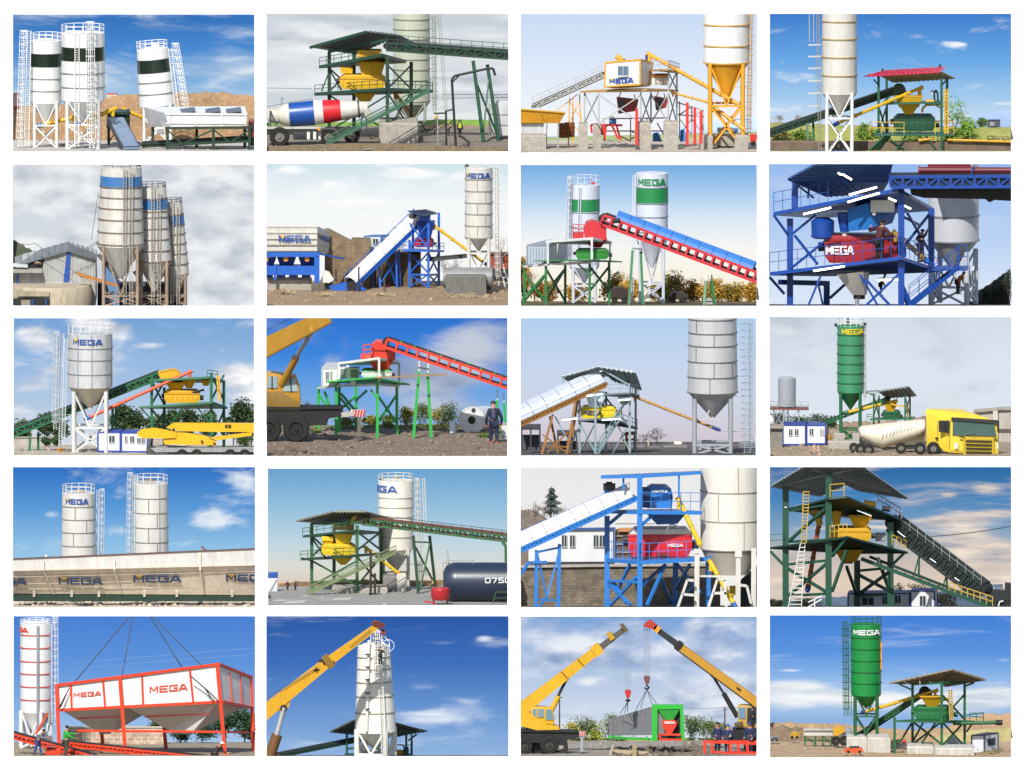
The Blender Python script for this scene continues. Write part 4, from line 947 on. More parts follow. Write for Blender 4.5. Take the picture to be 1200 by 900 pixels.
T.bars('rim',YEL2,6,[((10,492,536),(242,510,536)),((120,500,536),(136,562,556))]); T.box('body',mat('#c6c9cb',.5,dirt=.3),10,564,135,630,140,580)
T.each('leg',GREY,8,[((150,565,570),(146,665,570)),((206,565,570),(204,660,570))])
block('wide concrete block under the yellow hopper',15,146,622,690,110,d=470)
for x,y in ((232,632),(262,628)):
    T = Th('barrel','rusty steel barrel beside the yellow scaffold','barrel',x,y,780,'rusty barrels'); T.add('drum',MB().lathe(P(x,y,780),[(24*S.kk,0),(24*S.kk,70*S.kk)],20),mat('#9c5a28',.8,dirt=.5)); T.add('hoop',MB().ring(P(x,y-24,780),24.5*S.kk,3*S.kk,20).ring(P(x,y-48,780),24.5*S.kk,3*S.kk,20),mat('#7d4520',.8))
T = Th('scaffold','thin orange trestle under the climbing conveyor','support',290,640,860)
T.each('leg',OY,6,[((262,440),(255,640)),((310,420),(322,620)),((278,435,1000),(276,630,1000))]); T.bars('bracing',OY,4,[((262,460),(320,540)),((310,460),(258,560)),((258,560),(322,610)),((200,500),(300,420))])
T = Th('far_truck','dark parked truck seen between the silo legs','truck',1040,612,1500); T.box('body',mat('#37485a',.5),985,588,1060,606,60); T.box('cab',mat('#4a6a86',.5),1062,590,1088,606,60); wheel(T,1000,608,6,1495); wheel(T,1075,608,6,1495)
T = Th('red_barrow','small red machine near the right silo block','machine',1155,668,560); T.box('body',MRED,1146,618,1185,652,60); wheel(T,1160,662,12,555)
mb = MB(); rnd = random.Random(9)
for _ in range(16):
    x = rnd.uniform(420,580); y = rnd.uniform(648,672); mb.bar(P(x,y,F(y)),P(x+rnd.uniform(10,60),y-rnd.uniform(-4,8),F(y)-20),4*S.kk)
solo('steel_offcuts','loose steel offcuts lying on the ground below the cabin','scrap',mb,mat('#8d8a84',.6,dirt=.4))
rubble('gravel',22,1179,655,704,260,2.5,soil('#d4cabb','#a69c8c'),label='pale gravel on the yard')

# ================================================================== top row, last picture: red roofed green mixer beside a pale silo
panel(3,soil('#8c8a52','#9a8d60','#6f7d3e',.5))
sky([(25,'#3f7fce'),(250,'#6aa8e6'),(430,'#a3cbee'),(560,'#cfe2f3')],1.0,[(920,170,105,30,.36),(100,480,220,60,.16),(1130,455,120,26,.3),(520,520,220,60,.12)],.7,.14,(.12,.4),'#ffffff','#eef4fa')
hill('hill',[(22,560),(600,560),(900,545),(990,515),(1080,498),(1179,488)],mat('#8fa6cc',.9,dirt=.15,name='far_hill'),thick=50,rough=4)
hill('meadow',[(22,548),(200,556),(480,566),(700,570),(900,575),(1179,570)],soil('#8d9a3f','#b1a362','#6d8a35',.45),d0=S.Dc-60,thick=220,rough=4)
for x,h,w,s_ in ((62,66,90,3),(160,70,100,7)): tree('round bare grey tree %s on the far field' % ('at the left edge' if x < 100 else 'just left of the silo ladder'),x,575,h,w,'#b39a90','#c9b0a2',d=S.Dc-70,n=260,sz=3,seed=s_,trunk=.2,name='bare_tree',bark='#8d7a70',bare=True)
for x,y,w,h,c1,c2 in ((60,625,120,50,'#a89a55','#8f8a45'),(175,632,130,60,'#6d8f2c','#92ac40'),(480,632,120,90,'#6f9430','#9cb848'),(540,640,90,60,'#5d7f2b','#88a83e'),(960,636,170,110,'#6b9a2c','#a1c24a'),(890,640,120,70,'#5a7f28','#86a83a'),(1035,585,70,60,'#54763a','#6f8f4c'),(1110,640,150,40,'#9aa25a','#b8b074'),(700,640,160,60,'#7a9a38','#a6b850')):
    bush({60: 'dry yellowish bush at the left edge',175: 'green bush left of the pale silo',480: 'bright green bush right of the silo legs',540: 'darker bush beneath the yellow screw',960: 'large bright green bush right of the tower',890: 'dark green bush behind the tower columns',1035: 'distant round green bush below the blue hill',1110: 'low dry shrub over the wall at the right edge',700: 'green shrub behind the tower legs'}[x],x,y,w,h,c1,c2,d=S.Dc-(40 if x == 1035 else 220+x % 90),n=1000,sz=9)
tree('sparse leafy green tree rising behind the tower',908,640,210,170,'#5f8a2e','#8fb048',d=S.Dc-260,n=420,sz=9,seed=3,trunk=.35)
cabin('small dark shed on the far field below the hill',1068,1122,572,540,8,40,'#4c5560','#333a44',[(1080,548,1096,560)],d=S.Dc-55,cat='shed',name='shed',posts=False)
T = Th('yard_wall','brown stained concrete wall along the foot of the picture','wall',600,690,330)
T.box('wall',mat('#7d6a5c',.95,dirt=.5,sc=.8,bump=.5),10,640,1190,700,30); T.bars('coping',mat('#93806f',.9,dirt=.4),8,[((10,639,340),(1190,639,340))])
PS = mat('#dcd8cf',.5,dirt=.18)
silo('pale cream silo beside the tower, cut off by the top edge',355,-90,408,512,706,166,PS,mat('#b99d63',.5,dirt=.4),[58,143,230,318],d=120,rail=0,lr=8,legm=WH,hw=6,ladder=[((251,262),0,700,-10,False)],lw=24,lrail=mat('#8e8a80',.6),text=None)
T = Th('ladder_bracket_row','row of pale brackets and thin rails left of the silo ladder','ladder guard',230,470,110)
T.each('bracket',mat('#c9c6be',.5),7,[((205,y),(266,y-2)) for y in (175,231,288,348,407,468)]); T.bars('rails',mat('#9aa3ad',.5),5,[((211,20),(211,160)),((231,20),(231,160))])
T = conveyor('dark green belt conveyor climbing from the left edge to the mixer',(-20,622,420),(650,396,480),70,22,DGRN,BLK,n=18,fw=8,plate=mat('#1d2a26',.7))
T.each('support_leg',GRN,10,[((200,552,400),(204,690,330)),((229,545,470),(233,690,330))])
T = Th('belt_hood','dark green rounded head cover of the belt above the yellow hopper','cover',645,410,470); K = S.kk
T.add('hood',MB().lathe(P(642,400,430),[(33*K,0),(33*K,90*K)],20,(0,1,0)),DGRN); T.pr('chute',DGRN,[(612,402),(680,402),(668,425),(622,425)],60)
screw('long yellow screw conveyor rising from silo to hopper',(352,548,150),(752,378,420),8,YEL,DBLUE)
T = tower('green mixer stand with yellow rails under the red roof',[(543,318,604,360),(582,336,604,620),(845,330,700,300),(872,330,700,480)],GRN,12,
      decks=[[(520,602,300),(890,602,300),(905,592,640),(540,592,640)],[(575,452,330),(850,446,330),(850,440,600),(580,446,600)]],dt=10,
      braces=[((543,470,360),(600,420,360)),((845,480,300),(790,450,300)),((520,340,360),(545,370,360)),((872,340,480),(840,375,480)),((560,602,320),(690,690,320)),((680,602,320),(620,690,320)),((770,610,320),(830,690,320)),(543,360,582,620,470,590)],bw=7,
      rails=[[(502,600,300),(665,602,300)],[(815,602,300),(905,598,320)],[(590,596,560),(900,594,600)]],rm=YEL,rh=56)
T.slab('roof',mat('#d82a55',.45,dirt=.12),[(472,323,300),(838,303,260),(864,280,420),(560,299,460)],4,ribs=18)
T.slab('roof',mat('#cdbf9c',.6,dirt=.25),[(545,318,330),(842,300,300),(910,333,560),(612,352,600)],4,ribs=14)
T.slab('stair_ramp',GRN,[(480,690,300),(560,614,300),(598,612,340),(540,690,340)],8)
T.bars('access_ladder',YEL,6,[((860,385,296),(862,602,296)),((874,385,296),(876,602,296))]+[((860,y,296),(875,y,296)) for y in range(395,600,14)])
for x,y in ((562,296),(838,276)): T.tube('roof_vent',DGRN,(x,y+8,430),(x,y-8,430),5)
mixer('dark green pan mixer with yellow hopper on the rail stand',615,815,512,588,mat('#1a5138',.45,dirt=.15),400,110,dark='#153a2a')
T = Th('weigh_hopper','yellow weigh hopper above the green mixer under the red roof','hopper',690,505,400); funnel(T,'hopper',YEL,688,420,470,130,95,420); funnel(T,'cone',YEL,688,470,506,80,40,420); T.bars('rim',YEL2,6,[((622,420,355),(754,420,355))]); T.tube('stub',YEL,(738,385,420),(742,432,420),9)
T = Th('water_pipe','bent yellow pipe and green riser right of the weigh hopper','pipe',800,500,380); mb = MB(); pp = [(752,500),(754,480),(772,462),(850,460)]
for a,b in zip(pp,pp[1:]): mb.tube(T.p(a),T.p(b),6*K,n=8)
T.add('pipe',mb,YEL); T.tube('drum',YEL2,(770,450),(810,450),14); mb = MB(); pp = [(812,445),(810,405),(818,392),(826,405),(828,445)]
for a,b in zip(pp,pp[1:]): mb.tube(T.p(a),T.p(b),5*K,n=8)
T.add('riser',mb,DGRN); T.tube('filter',WH2,(800,412),(800,392),7)
T = Th('pipeline','yellow handrail pipe running to the right edge above the wall','pipe',1000,640,315); T.tube('pipe',YEL2,(872,630),(1190,640),6); T.tube('pipe',YEL2,(735,634),(812,622),6)
T = Th('blue_cover','blue tarpaulin strip lying at the foot of the silo legs','tarpaulin',300,686,80); T.add('cloth',MB().hexa([P(175,690,80),P(440,690,80),P(440,690,100),P(175,690,100)],[P(185,684,82),P(430,682,82),P(430,682,98),P(185,684,98)]),mat('#2d55a8',.6))
# ================================================================== second row, first picture: three tall stained silos
panel(4,soil('#8a857c','#77736c'))
sky([(20,'#d3d9e1'),(250,'#d3d9e1'),(420,'#d9dee4'),(694,'#ccd3db')],3.0,[(140,310,190,90,-.3),(1040,150,200,110,.16),(1020,470,220,90,.15),(250,110,260,120,.12),(60,280,120,60,-.1)],.42,.17,(.1,.2),'#f1f3f5','#c0c7d1')
mt = soil('#46523c','#5f5f4e','#39462f',.5)
hill('hill',[(22,384),(50,392),(90,418),(130,442),(165,478),(240,560),(330,640)],mt,rough=9,thick=90)
SS = mat('#d8d5cd',.55,dirt=.32); RH = mat('#8f7a66',.7,dirt=.5); RL = mat('#b09a84',.7,dirt=.6,dcol='#7a3a18'); BB = mat('#3d78b4',.5,dirt=.2)
for lb,x,yt,yc,tip,w,wt,xt,d,bands,hs,lx in (('tallest stained silo with blue band, nearest and leftmost',536,32,408,566,226,194,540,900,(72,128),(122,172,224,278,338,396),556),
    ('middle stained silo with blue band behind the tallest',696,132,482,620,172,134,688,1035,(176,230),(182,240,268,322,374,428,478),690),
    ('shortest and farthest stained silo with blue band',800,207,542,650,128,100,782,1150,(256,304),(258,308,350,396,444,494),782)):
    silo(lb,x,yt,yc,tip,G(d),w,SS,RH,hs,[bands+(BB,)],RL,d=d,wt=wt,xt=xt,rail=26,lr=8,ladder=[((lx,lx),yt-(28 if d > 950 else 4),690,-w/2-6,False),((lx+28,lx+30),yt,690,-w/2-2,False)],lw=24,lrail=mat('#a5a198',.7,dirt=.3),ybr=640,hw=6,railm=DKG,group='stained silos',filt=[(xt+wt*.42,14,8,BLK)])
T = Th('mixing_plant_shed','grey gabled shed with blue corner strips left of the silos','shed',280,G(950),950); K = S.kk
WG = mat('#b9bab8',.55,dirt=.4)
zb = G(950)
T.pr('wall',WG,[(36,zb),(36,540),(60,490),(282,432),(300,436),(416,470),(416,zb)],420)
T.slab('roof',mat('#6f767c',.5,dirt=.3),[(30,500,930),(284,428,930),(284,428-40,1380),(30,460,1380)],8,ribs=8); T.slab('roof',mat('#5f666d',.5,dirt=.3),[(284,428,930),(424,472,930),(424,430,1380),(284,388,1380)],8,ribs=6)
T.pr('corner_strip',mat('#1f4fa6',.5,dirt=.15),[(262,580,944),(290,580,944),(298,440,944),(278,440,944)],6); T.bars('corner_strip',mat('#1f4fa6',.5),9,[((40,600,944),(44,544,944))])
T.pr('opening',BLK,[(92,480,946),(172,462,946),(160,530,946),(92,510,946)],4); T.slab('awning',mat('#d9dadb',.5,dirt=.3),[(10,500,880),(92,506,880),(92,494,950),(10,490,950)],8); T.box('awning_beam',mat('#a9a49b',.7,dirt=.4),10,520,160,538,40,890)
T.tube('fan',mat('#8d7a66',.7),(140,498,942),(140,490,946),18)
mb = MB()
for i in range(20):
    x = 48+i*11.5; 
    if x < 262: mb.bar(P(x,578,947),P(x,494-(x-60)*.27+6,947),1.6*K)
for i in range(9): x = 304+i*12.6; mb.bar(P(x,586,947),P(x,444+(x-300)*.29,947),1.6*K)
T.add('wall_ribs',mb,mat('#a3a5a5',.5,dirt=.3))
T = Th('concrete_bunker','curved beige concrete wall with blue framed window below the shed','wall',210,G(700),700)
T.add('wall',MB().lathe(P(205,700,900),[(196*K,-160*K),(196*K,98*K),(190*K,108*K)],40),mat('#c2b39b',.9,dirt=.4,sc=.8,bump=.3)); T.box('parapet',mat('#b5a78f',.9,dirt=.4),10,628,195,650,60,690); T.box('recess',BLK,22,662,196,760,20,694)
for x in (115,180): T.bars('window_frame',mat('#28508f',.5),9,[((x,664,690),(x,720,690))])
T.box('door_panel',mat('#9a9080',.8),60,668,104,760,12,688)
T = Th('orange_beam','rusty orange steel beam jutting from the shed to the silo legs','beam',420,600,830); T.bars('beam',mat('#c07a35',.6,dirt=.4),14,[((326,540),(515,598))]); T.bars('brace',RL,8,[((340,548),(410,590))])
T = Th('blue_container','pale blue container behind the tallest silo','container',490,G(1300),1300); T.box('wall',mat('#6d97c4',.5,dirt=.3),452,486,530,G(1300),160); T.each('frame',mat('#274f96',.5),8,[((452,486,1296),(530,486,1296)),((456,486,1296),(456,640,1296)),((526,486,1296),(526,640,1296))])
T = Th('machinery','dark rusty machinery standing among the silo legs','machine',600,G(1500),1500); T.box('housing',mat('#3b3733',.8,dirt=.5,dcol='#7a3a18'),425,590,850,G(1500),120,1520); T.tube('duct',DKG,(430,450,900),(520,560,860),9); T.tube('duct',DKG,(600,530,860),(650,600,860),8)
cable('slack_cable','slack dark cable strung across the grey shed',[((60,398,860),(128,396,860)),((128,396,860),(272,490,860)),((272,490,860),(350,560,860)),((430,384,860),(270,470,860)),((430,390,860),(350,440,860)),((430,150,900),(395,380,900))],1.3,DKG,sag=5)

# ================================================================== second row, second picture: white covered conveyor and blue plant
panel(5,soil('#a98f70','#8c765c','#c4ad8c',.55),amp=.12)
sky([(16,'#d0e3ec'),(100,'#e3eef3'),(200,'#f5f8f9'),(600,'#fbfbfa')],2.0,[(160,40,150,40,.2),(380,130,160,50,.15),(730,65,240,40,.18)],.58,.1,(.1,.3),'#ffffff','#f2f5f8')
PB = mat('#1e62c4',.45,dirt=.15); PW = mat('#d9d7cf',.5,dirt=.25)
for i_,(x,h,w,s_) in enumerate(((32,330,130,1),(640,260,90,2),(690,300,90,5),(430,200,70,6),(890,170,90,8),(920,180,100,9),(1150,330,80,4))):
    tree(('faint bare tree at the left edge','thin bare tree behind the white conveyor top','tall thin bare tree left of the blue tower','small bare twig tree above the stone wall','bare tree behind the yellow screw','bare tree left of the cream silo','tall faint bare tree right of the silo')[i_],x,600,h,w,'#b9ada3','#cdc3ba',d=S.Dc-30,n=60,sz=3,seed=s_,bare=True,name='bare_tree',bark='#c2b8ae',trunk=.2)
T = Th('stone_wall','tall rough stone wall behind the aggregate bin','wall',420,604,1300); SW = bricks('#a08a6e','#877259','#7a6852',.55,.24)
T.pr('wall',SW,[(300,620),(520,620),(520,376),(430,374),(426,386),(318,330),(300,330)],70); T.pr('pier',SW,[(424,620,1290),(520,620,1290),(516,380,1290),(430,376,1290)],10); T.pr('wall_base',bricks('#7f6d58','#6b5a48','#5d5040',.5,.22),[(480,620,1400),(760,620,1400),(760,446,1400),(480,440,1400)],100)
cabin('small white cabin beside the top of the conveyor',490,570,434,366,46,60,'#cfd8e0','#3a6ea8',[(500,374,522,400),(530,374,556,400)],d=1420,swins=2)
BR = Th('brick_building','red brown building at the right edge behind the silo','building',1130,600,S.Dc-60); BR.box('wall',mat('#9a4a38',.8,dirt=.4),1075,442,1230,606,40); BR.slab('roof',mat('#6d5048',.7),[(1065,444,S.Dc-70),(1240,444,S.Dc-70),(1240,436,S.Dc-10),(1065,436,S.Dc-10)],6); BR.box('dark_opening',BLK,1100,520,1230,575,6,S.Dc-66)
conveyor('dark horizontal belt behind the tower toward the silo',(790,480,1300),(980,462,1300),40,8,DKG,BLK,n=8,fw=5)
silo('cream silo with blue lettering, beside a long yellow screw',1037,36,372,432,520,132,PW,mat('#a8a59c',.5),[86,142,198,252,308,366],d=1000,rail=0,lr=9,legtop=370,ybr=440,legs=4,filt=[(980,22,10,DKG)],
     seams=[(86,142,(-.1,)),(142,198,(.5,)),(198,252,(-.1,)),(252,308,(.5,)),(308,366,(-.1,))],text=('MEGA',LBLUE,-1.08,.9,80,25,EMB),ladder=[((1122,1128),-10,600,0,True)],lw=22)
S.sh = 620
T = Th('white_stair','white steel ladder leaning on the red brown building','ladder',1150,612,560); T.bars('rails',WH,7,[((1112,452),(1170,620)),((1135,452),(1190,612))]); T.bars('rungs',WH,4,[((1112+i*9.5,452+i*27,560),(1135+i*9.5,452+i*27,560)) for i in range(1,6)])
t = conveyor('wide white covered conveyor climbing to the blue tower',(432,598,500),(762,282,800),68,14,PB,BLK,mat('#f4f5f6',.4,dirt=.12),(0,1),n=14,fw=9,arch=.42,rail=PB,rside=-1)
t.each('support_leg',PB,10,[((560,500,620),(566,606,600)),((640,430,690),(646,600,690)),((655,425,740),(660,598,740))]); t.bars('support_brace',PB,6,[((566,590,600),(640,480,690)),((640,590,690),(600,480,650))])
T = Th('loading_ramp','blue conveyor tail with black drum on the ground','conveyor base',400,622,440); T.pr('frame',PB,[(322,604),(395,588),(470,600),(500,622),(330,622)],60); T.tube('drum',RUB,(430,602,436),(430,602,530),26); T.bars('post',BLK,8,[((463,508,420),(463,630,420))]); T.bars('post',BLK,7,[((354,520,470),(354,580,470))])
T = Th('feed_chute','pale angled chute between bin and conveyor tail','chute',310,585,480); T.pr('hood',WH2,[(278,582),(300,528),(322,536),(345,572),(320,586)],50); T.tube('roller',DKG,(350,575),(350,570),10)
T = Th('aggregate_bin','cream aggregate bin with blue base and lettering at left edge','hopper',150,612,430)
T.add('hopper',MB().hexa([P(10,440,430),P(262,440,430),P(318,446,640),P(60,446,640)],[P(10,316,420),P(265,314,420),P(328,345,660),P(60,345,660)]),PW)
for y in (318,346,374,402,430): T.bars('rib',mat('#c9c5ba',.5),5,[((10,y,420),(263,y,420),(326-(y-318)*.06,y+30-(y-318)*.2,660))])
word_flat(T,'MEGA',LBLUE,(80,392,412),(236,392,412),34,EMB); word_flat(T,'MEGA',LBLUE,(268,372,434),(322,394,640),22,EMB,.24)
T.box('beam',PB,10,438,275,462,60,424); T.box('leg',PB,250,460,275,612,24,424); T.box('leg',PB,56,500,68,572,24,440)
T.box('lower_frame',PB,10,505,250,548,90,450); T.bars('tie',PB,8,[((262,445,430),(390,470,600))])
for x in (24,118,220): funnel(T,'outlet',DBLUE,x,462,505,90,60,520,90); T.tube('lamp_cover',ORA,(x-4,472,440),(x-4,472,450),12,8)
for x in (30,90,150,210): T.box('gate',DBLUE,x-20,540,x+22,562,40,470)
block('low concrete plinth under the cream bin',10,240,566,604,80,d=500); block('dark footing under the blue bin leg',236,300,590,622,60,d=380,m=mat('#6f665a',.9,dirt=.5))
T = tower('blue mixing tower with flat roof at the top of the conveyor',[(706,380,605,700),(796,300,605,640),(846,250,600,820),(722,300,598,900)],PB,12,
      decks=[[(668,424,640),(800,430,600),(872,430,760),(740,420,960)]],dt=9,braces=[(706,700,796,640,440,540),(706,700,796,640,545,605),(796,640,846,820,440,540),(796,640,846,820,545,600),(706,700,796,640,300,420)],
      beams=[((706,545,700),(796,548,640)),((796,548,640),(846,545,820))],rails=[[(670,422,640),(800,428,600),(870,428,760)]],rh=34,roof=[[(698,240,640),(776,262,620),(840,252,860),(776,234,900)]],roofm=mat('#21406f',.5,dirt=.2),rribs=6)
mixer('red mixer on the deck of the blue tower',726,822,374,416,RED,720,80); T = Th('weigh_hopper','dark blue hopper at the top of the blue tower','hopper',790,370,760); funnel(T,'hopper',DBLUE,782,290,372,92,50,740); T.tube('head_drum',DKG,(712,268,740),(730,262,760),14); T.box('hood',PB,752,268,806,300,60,720)
screw('long thin yellow screw from tower down to the cream silo',(1058,486,380),(816,306,740),7,YEL,DBLUE)
T = Th('water_tank','grey horizontal tank behind a concrete block','tank',985,620,280); T.tube('shell',mat('#8a8d8c',.5,dirt=.3),(870,562,320),(1104,562,300),50,n=28); T.each('saddle',DKG,12,[((900,596,320),(900,622,320)),((1090,596,300),(1090,620,300))])
block('weathered grey concrete block before the tank',878,1072,552,632,90,d=170,m=mat('#76756f',.9,dirt=.5,sc=1.2,bump=.4))
for x,y in ((585,628),(532,612)): T = Th('marker_post','short %s post standing in the sand' % ('dark' if x == 585 else 'blue'),'post',x,y); T.bars('shaft',DKG if x == 585 else PB,7,[((x,y-70),(x,y))]); T.bars('foot',DKG,12,[((x,y-3),(x,y))])
T = Th('red_pipe','red pipe lying on the ground under the conveyor','pipe',580,606); T.tube('pipe',RED,(550,600),(612,598),6); T.tube('flange',DRED,(548,600),(552,600),9)
rubble('rubble',22,1179,612,690,420,4,soil('#b39a7a','#8d775c','#cbb898'),label='stones and straw on the sandy ground')
for x,y,w,h in ((110,640,120,24),(300,650,160,22),(560,650,200,20),(950,655,240,22)): bush('dry straw heap on the sandy ground',x,y,w,h,'#bfa777','#d9c79c',n=300,sz=6,group='straw heaps')

# ================================================================== second row, third picture: red conveyor with blue cover at dusk
panel(6,soil('#6a5a3a','#4e4430','#857148',.5))
sky([(22,'#78ade3'),(160,'#aaceef'),(290,'#dce9f6'),(420,'#f7f6f2'),(690,'#fdf3dc')],None)
AU = [('#a8842a','#d9a82e'),('#8d7a2a','#c9a23a'),('#b3862a','#e0b040'),('#74722e','#a89a3e'),('#9a6f2a','#c48d33')]
for i_,(x,w,h) in enumerate(((40,60,230),(480,150,150),(560,100,130),(770,150,150),(860,130,120),(960,170,130),(1060,150,110),(1150,110,110),(700,120,110),(150,140,120),(300,120,100))):
    bush('autumn bush with %s leaves, %s' % (('golden','olive','bright yellow','dull green','orange')[i_ % 5],('tall at the left edge','right of the green mixer','beside the green trestle','right of the second silo','below the middle of the conveyor','broad and low under the conveyor','near the conveyor foot','at the right edge','behind the second silo legs','behind the container stand','behind the mixer stand')[i_]),x,700,w,h,*AU[i_ % 5],d=S.Dc-60-(i_ % 3)*70,n=1800,sz=11,dens=18)
for x,h,s_ in ((90,190,2),(520,180,3),(800,170,4),(910,150,5),(1010,140,6)): tree('thin bare tree standing in the autumn scrub %s' % {90: 'left of the container',520: 'right of the stand',800: 'next to the second silo',910: 'above the trestle',1010: 'under the conveyor'}[x],x,700,h,100,'#b08a50','#caa868',d=S.Dc-30,n=80,sz=4,seed=s_,bare=True,name='bare_tree',bark='#a08868',trunk=.2)
SV = mat('#d3d9e6',.5,dirt=.15); GB = mat('#1f8a4c',.5,dirt=.15)
silo('left white silo with green band and blue roof filter',333,122,520,600,G(1350),150,SV,mat('#aeb5c2',.5),[185,250,320,400],[(184,246,GB)],d=1350,rail=46,lr=8,filt=[(345,44,24,mat('#7fa3cf',.5)),(376,20,12,RED)],ladder=[((262,250),80,480,-50,True),((312,305),128,480,-80,False)],lw=22)
silo('white silo with green lettering and broad green band',664,64,392,522,G(1150),158,SV,mat('#98a0ae',.5),[128,206,272,346],[(130,204,GB)],d=1150,rail=0,lr=8,ybr=600,text=('MEGA',mat('#128a45',.5,dirt=0),-.95,.95,116,32,None),ladder=[((576,570),70,700,-30,False),((590,586),70,480,-30,False)],lw=18,filt=[(672,14,30,SV)])
RC = mat('#cf2f3a',.45,dirt=.15)
t = conveyor('red lattice conveyor with blue curved cover descending to the right',(1290,632,500),(420,308,620),84,46,RC,BLK,mat('#3f7fce',.35,dirt=.1),(.165,.94),n=21,fw=13,arch=.4,xbr=False,plate=None)
t.each('trestle_leg',mat('#2f7a4c',.5,dirt=.2),13,[((570,440,560),(552,G(500),500)),((610,445,640),(622,G(600),600)),((928,590,520),(922,G(480),480)),((955,590,600),(972,G(560),560))]); t.each('trestle_head',WH2,7,[((565,430,560),(615,436,640)),((928,600,520),(930,530,520)),((955,600,600),(958,560,600))])
T = Th('head_motor','black drive motor on top of the red conveyor','motor',490,310,560); T.tube('motor',BLK,(474,296),(508,294),12); T.bars('bracket',RC,6,[((420,290),(480,312)),((420,290),(414,312))])
T = Th('feed_hopper','red rounded feed hopper at the head of the conveyor','hopper',385,420,620); K = S.kk
T.add('shell',MB().ext([P(334,384,580),P(442,390,580),P(442,330,580),P(404,306,580),(P(368,298,580)),P(342,306,580),P(334,330,580)],V(0,0,110)),RC); funnel(T,'cone',DRED,390,384,424,110,50,630); T.box('side_box',RC,276,356,330,382,80,590)
T.rail('railing',RC,[(278,356,580),(332,360,580)],44,4,26)
SF = mat('#d5d6da',.5,dirt=.2); LG = mat('#2b7a44',.5,dirt=.2)
T = tower('white framed mixer stand with flat green deck on green legs',[(40,500,G(700),700),(145,500,G(560),560),(240,510,G(800),800),(360,490,G(520),520),(455,490,G(680),680)],LG,13,
   decks=[[(88,490,540),(370,484,440),(520,494,660),(250,488,820)]],dm=LG,dt=6,bw=8,braces=[(40,700,145,560,560,690),(145,560,240,800,530,690),(360,520,455,680,520,640),((240,530,800),(150,640,560)),((300,505,520),(360,560,520)),((22,690,600),(140,560,560))])
T.each('frame',SF,11,[((155,400,520),(155,505,520)),((205,400,700),(205,480,700)),((370,384,500),(370,500,500)),((460,400,660),(460,490,660)),((150,398,520),(372,382,500),(464,402,660)),((150,398,520),(240,390,760)),((40,520,680),(145,510,540),(365,500,500))])
T.slab('upper_deck',SF,[(150,400,520),(370,386,500),(462,404,660),(240,404,780)],6)
cabin('grey ribbed container at the left end of the mixer stand',54,152,512,418,100,240,'#b9c4d4','#8d98a8',d=620,posts=True,cat='container',name='container',swins=0)
T = Th('container_ribs','vertical door ribs on the front of the grey container','door',100,510,614); T.each('rib',mat('#aab6c8',.5),4,[((x,424),(x,506)) for x in (68,82,96,110,124,138)])
mixer('bright green mixer on the green deck under the red hopper',292,454,436,484,mat('#2f8a36',.45,dirt=.2),560,90)
for x0,x1,y0 in ((460,552,626),(745,840,648)):
    T = Th('yard_machine','dark parked machine %s' % ('between mixer stand and second silo' if x0 < 500 else 'right of the second silo legs'),'machine',x0+40,G(1300),1300); T.pr('body',mat('#3a3028',.8,dirt=.4),[(x0,G(1300)-16),(x0,y0+20),(x0+20,y0),(x1-26,y0),(x1,y0+24),(x1,G(1300)-16)],90); wheel(T,x0+22,G(1300)-14,15,1290); wheel(T,x1-22,G(1300)-14,15,1290)
T = Th('rock','pale block at the foot of the right trestle','rock',945,G(700),700); T.pr('stone',mat('#b6b3ae',.9,dirt=.4),[(926,G(700)),(930,682),(944,672),(962,684),(968,G(700))],40); T.bars('strap',DKG,3,[((930,690,698),(964,690,698))])

# ================================================================== second row, last picture: lit blue tower at dusk
panel(7,soil('#3c3f45','#2c2f35'))
sky([(17,'#93b8ee'),(250,'#a9c8f2'),(450,'#c3d8f6'),(690,'#dfe9f8')],2.0,[(1100,330,260,160,.1)],.66,.2,(.05,.15),'#d5e2f6','#aec8ec')
hill('hill',[(960,690),(1000,640),(1060,600),(1110,570),(1145,548),(1172,524)],soil('#22281f','#2f3628','#1a2018',.6),rough=12,thick=80)
for x,y,h,w in ((1168,690,190,60),(1120,690,130,80),(1060,690,90,80)): bush('dark shrub on the black hill, %s' % {1168: 'tallest at the right edge',1120: 'in the middle',1060: 'lowest beside the silo leg'}[x],x,y,w,h,'#1d241a','#2d3526',d=S.Dc-110,n=900,sz=6)
NB = mat('#16489e',.4,dirt=.15); NB2 = mat('#123a80',.5,dirt=.2); DM = mat('#4a70a8',.5,.05,dirt=.3,name='sheet_metal')
silo('pale silo with white struts behind the blue stair',902,-40,384,520,G(1300),246,mat('#c3c6cc',.5,dirt=.15),mat('#8f939a',.5),[262,382],d=1300,rail=0,lr=13,lang=30,ybr=600,legtop=430,legm=mat('#c5c9d0',.5,dirt=.15),hw=8)
T = tower('blue steel tower with three lamp lit decks',[(652,120,G(500),500),(118,280,G(900),900),(796,230,520,820),(294,600,G(1200),1200),(142,100,230,800)],NB,30,
   decks=[[(20,536,800),(650,460,440),(830,520,820),(300,540,1250)],[(38,248,860),(640,132,440),(804,226,860),(250,262,1300)]],dm=NB,dt=17,bw=10,
   braces=[(118,900,652,500,700,701),((120,360,900),(240,262,820)),((120,520,880),(282,390,760)),((140,360,880),(250,498,780)),((660,420,520),(785,260,800)),((680,250,520),(790,440,800)),((660,270,520),(740,310,700)),((265,555,700),(205,698,700)),((450,540,600),(540,698,600)),((640,545,500),(480,698,560)),((255,600,800),(275,690,800)),((20,560,820),(90,640,880)),((40,262,850),(110,360,890)),((480,570,560),(600,698,500)),((310,660,1190),(420,560,1000))],
   rails=[[(20,534,800),(330,496,620),(648,458,444),(828,516,800)],[(40,246,860),(300,196,680)]],rh=92,beams=[((70,584,890),(300,590,1190)),((650,480,500),(800,525,820)),((650,600,500),(690,690,520))])
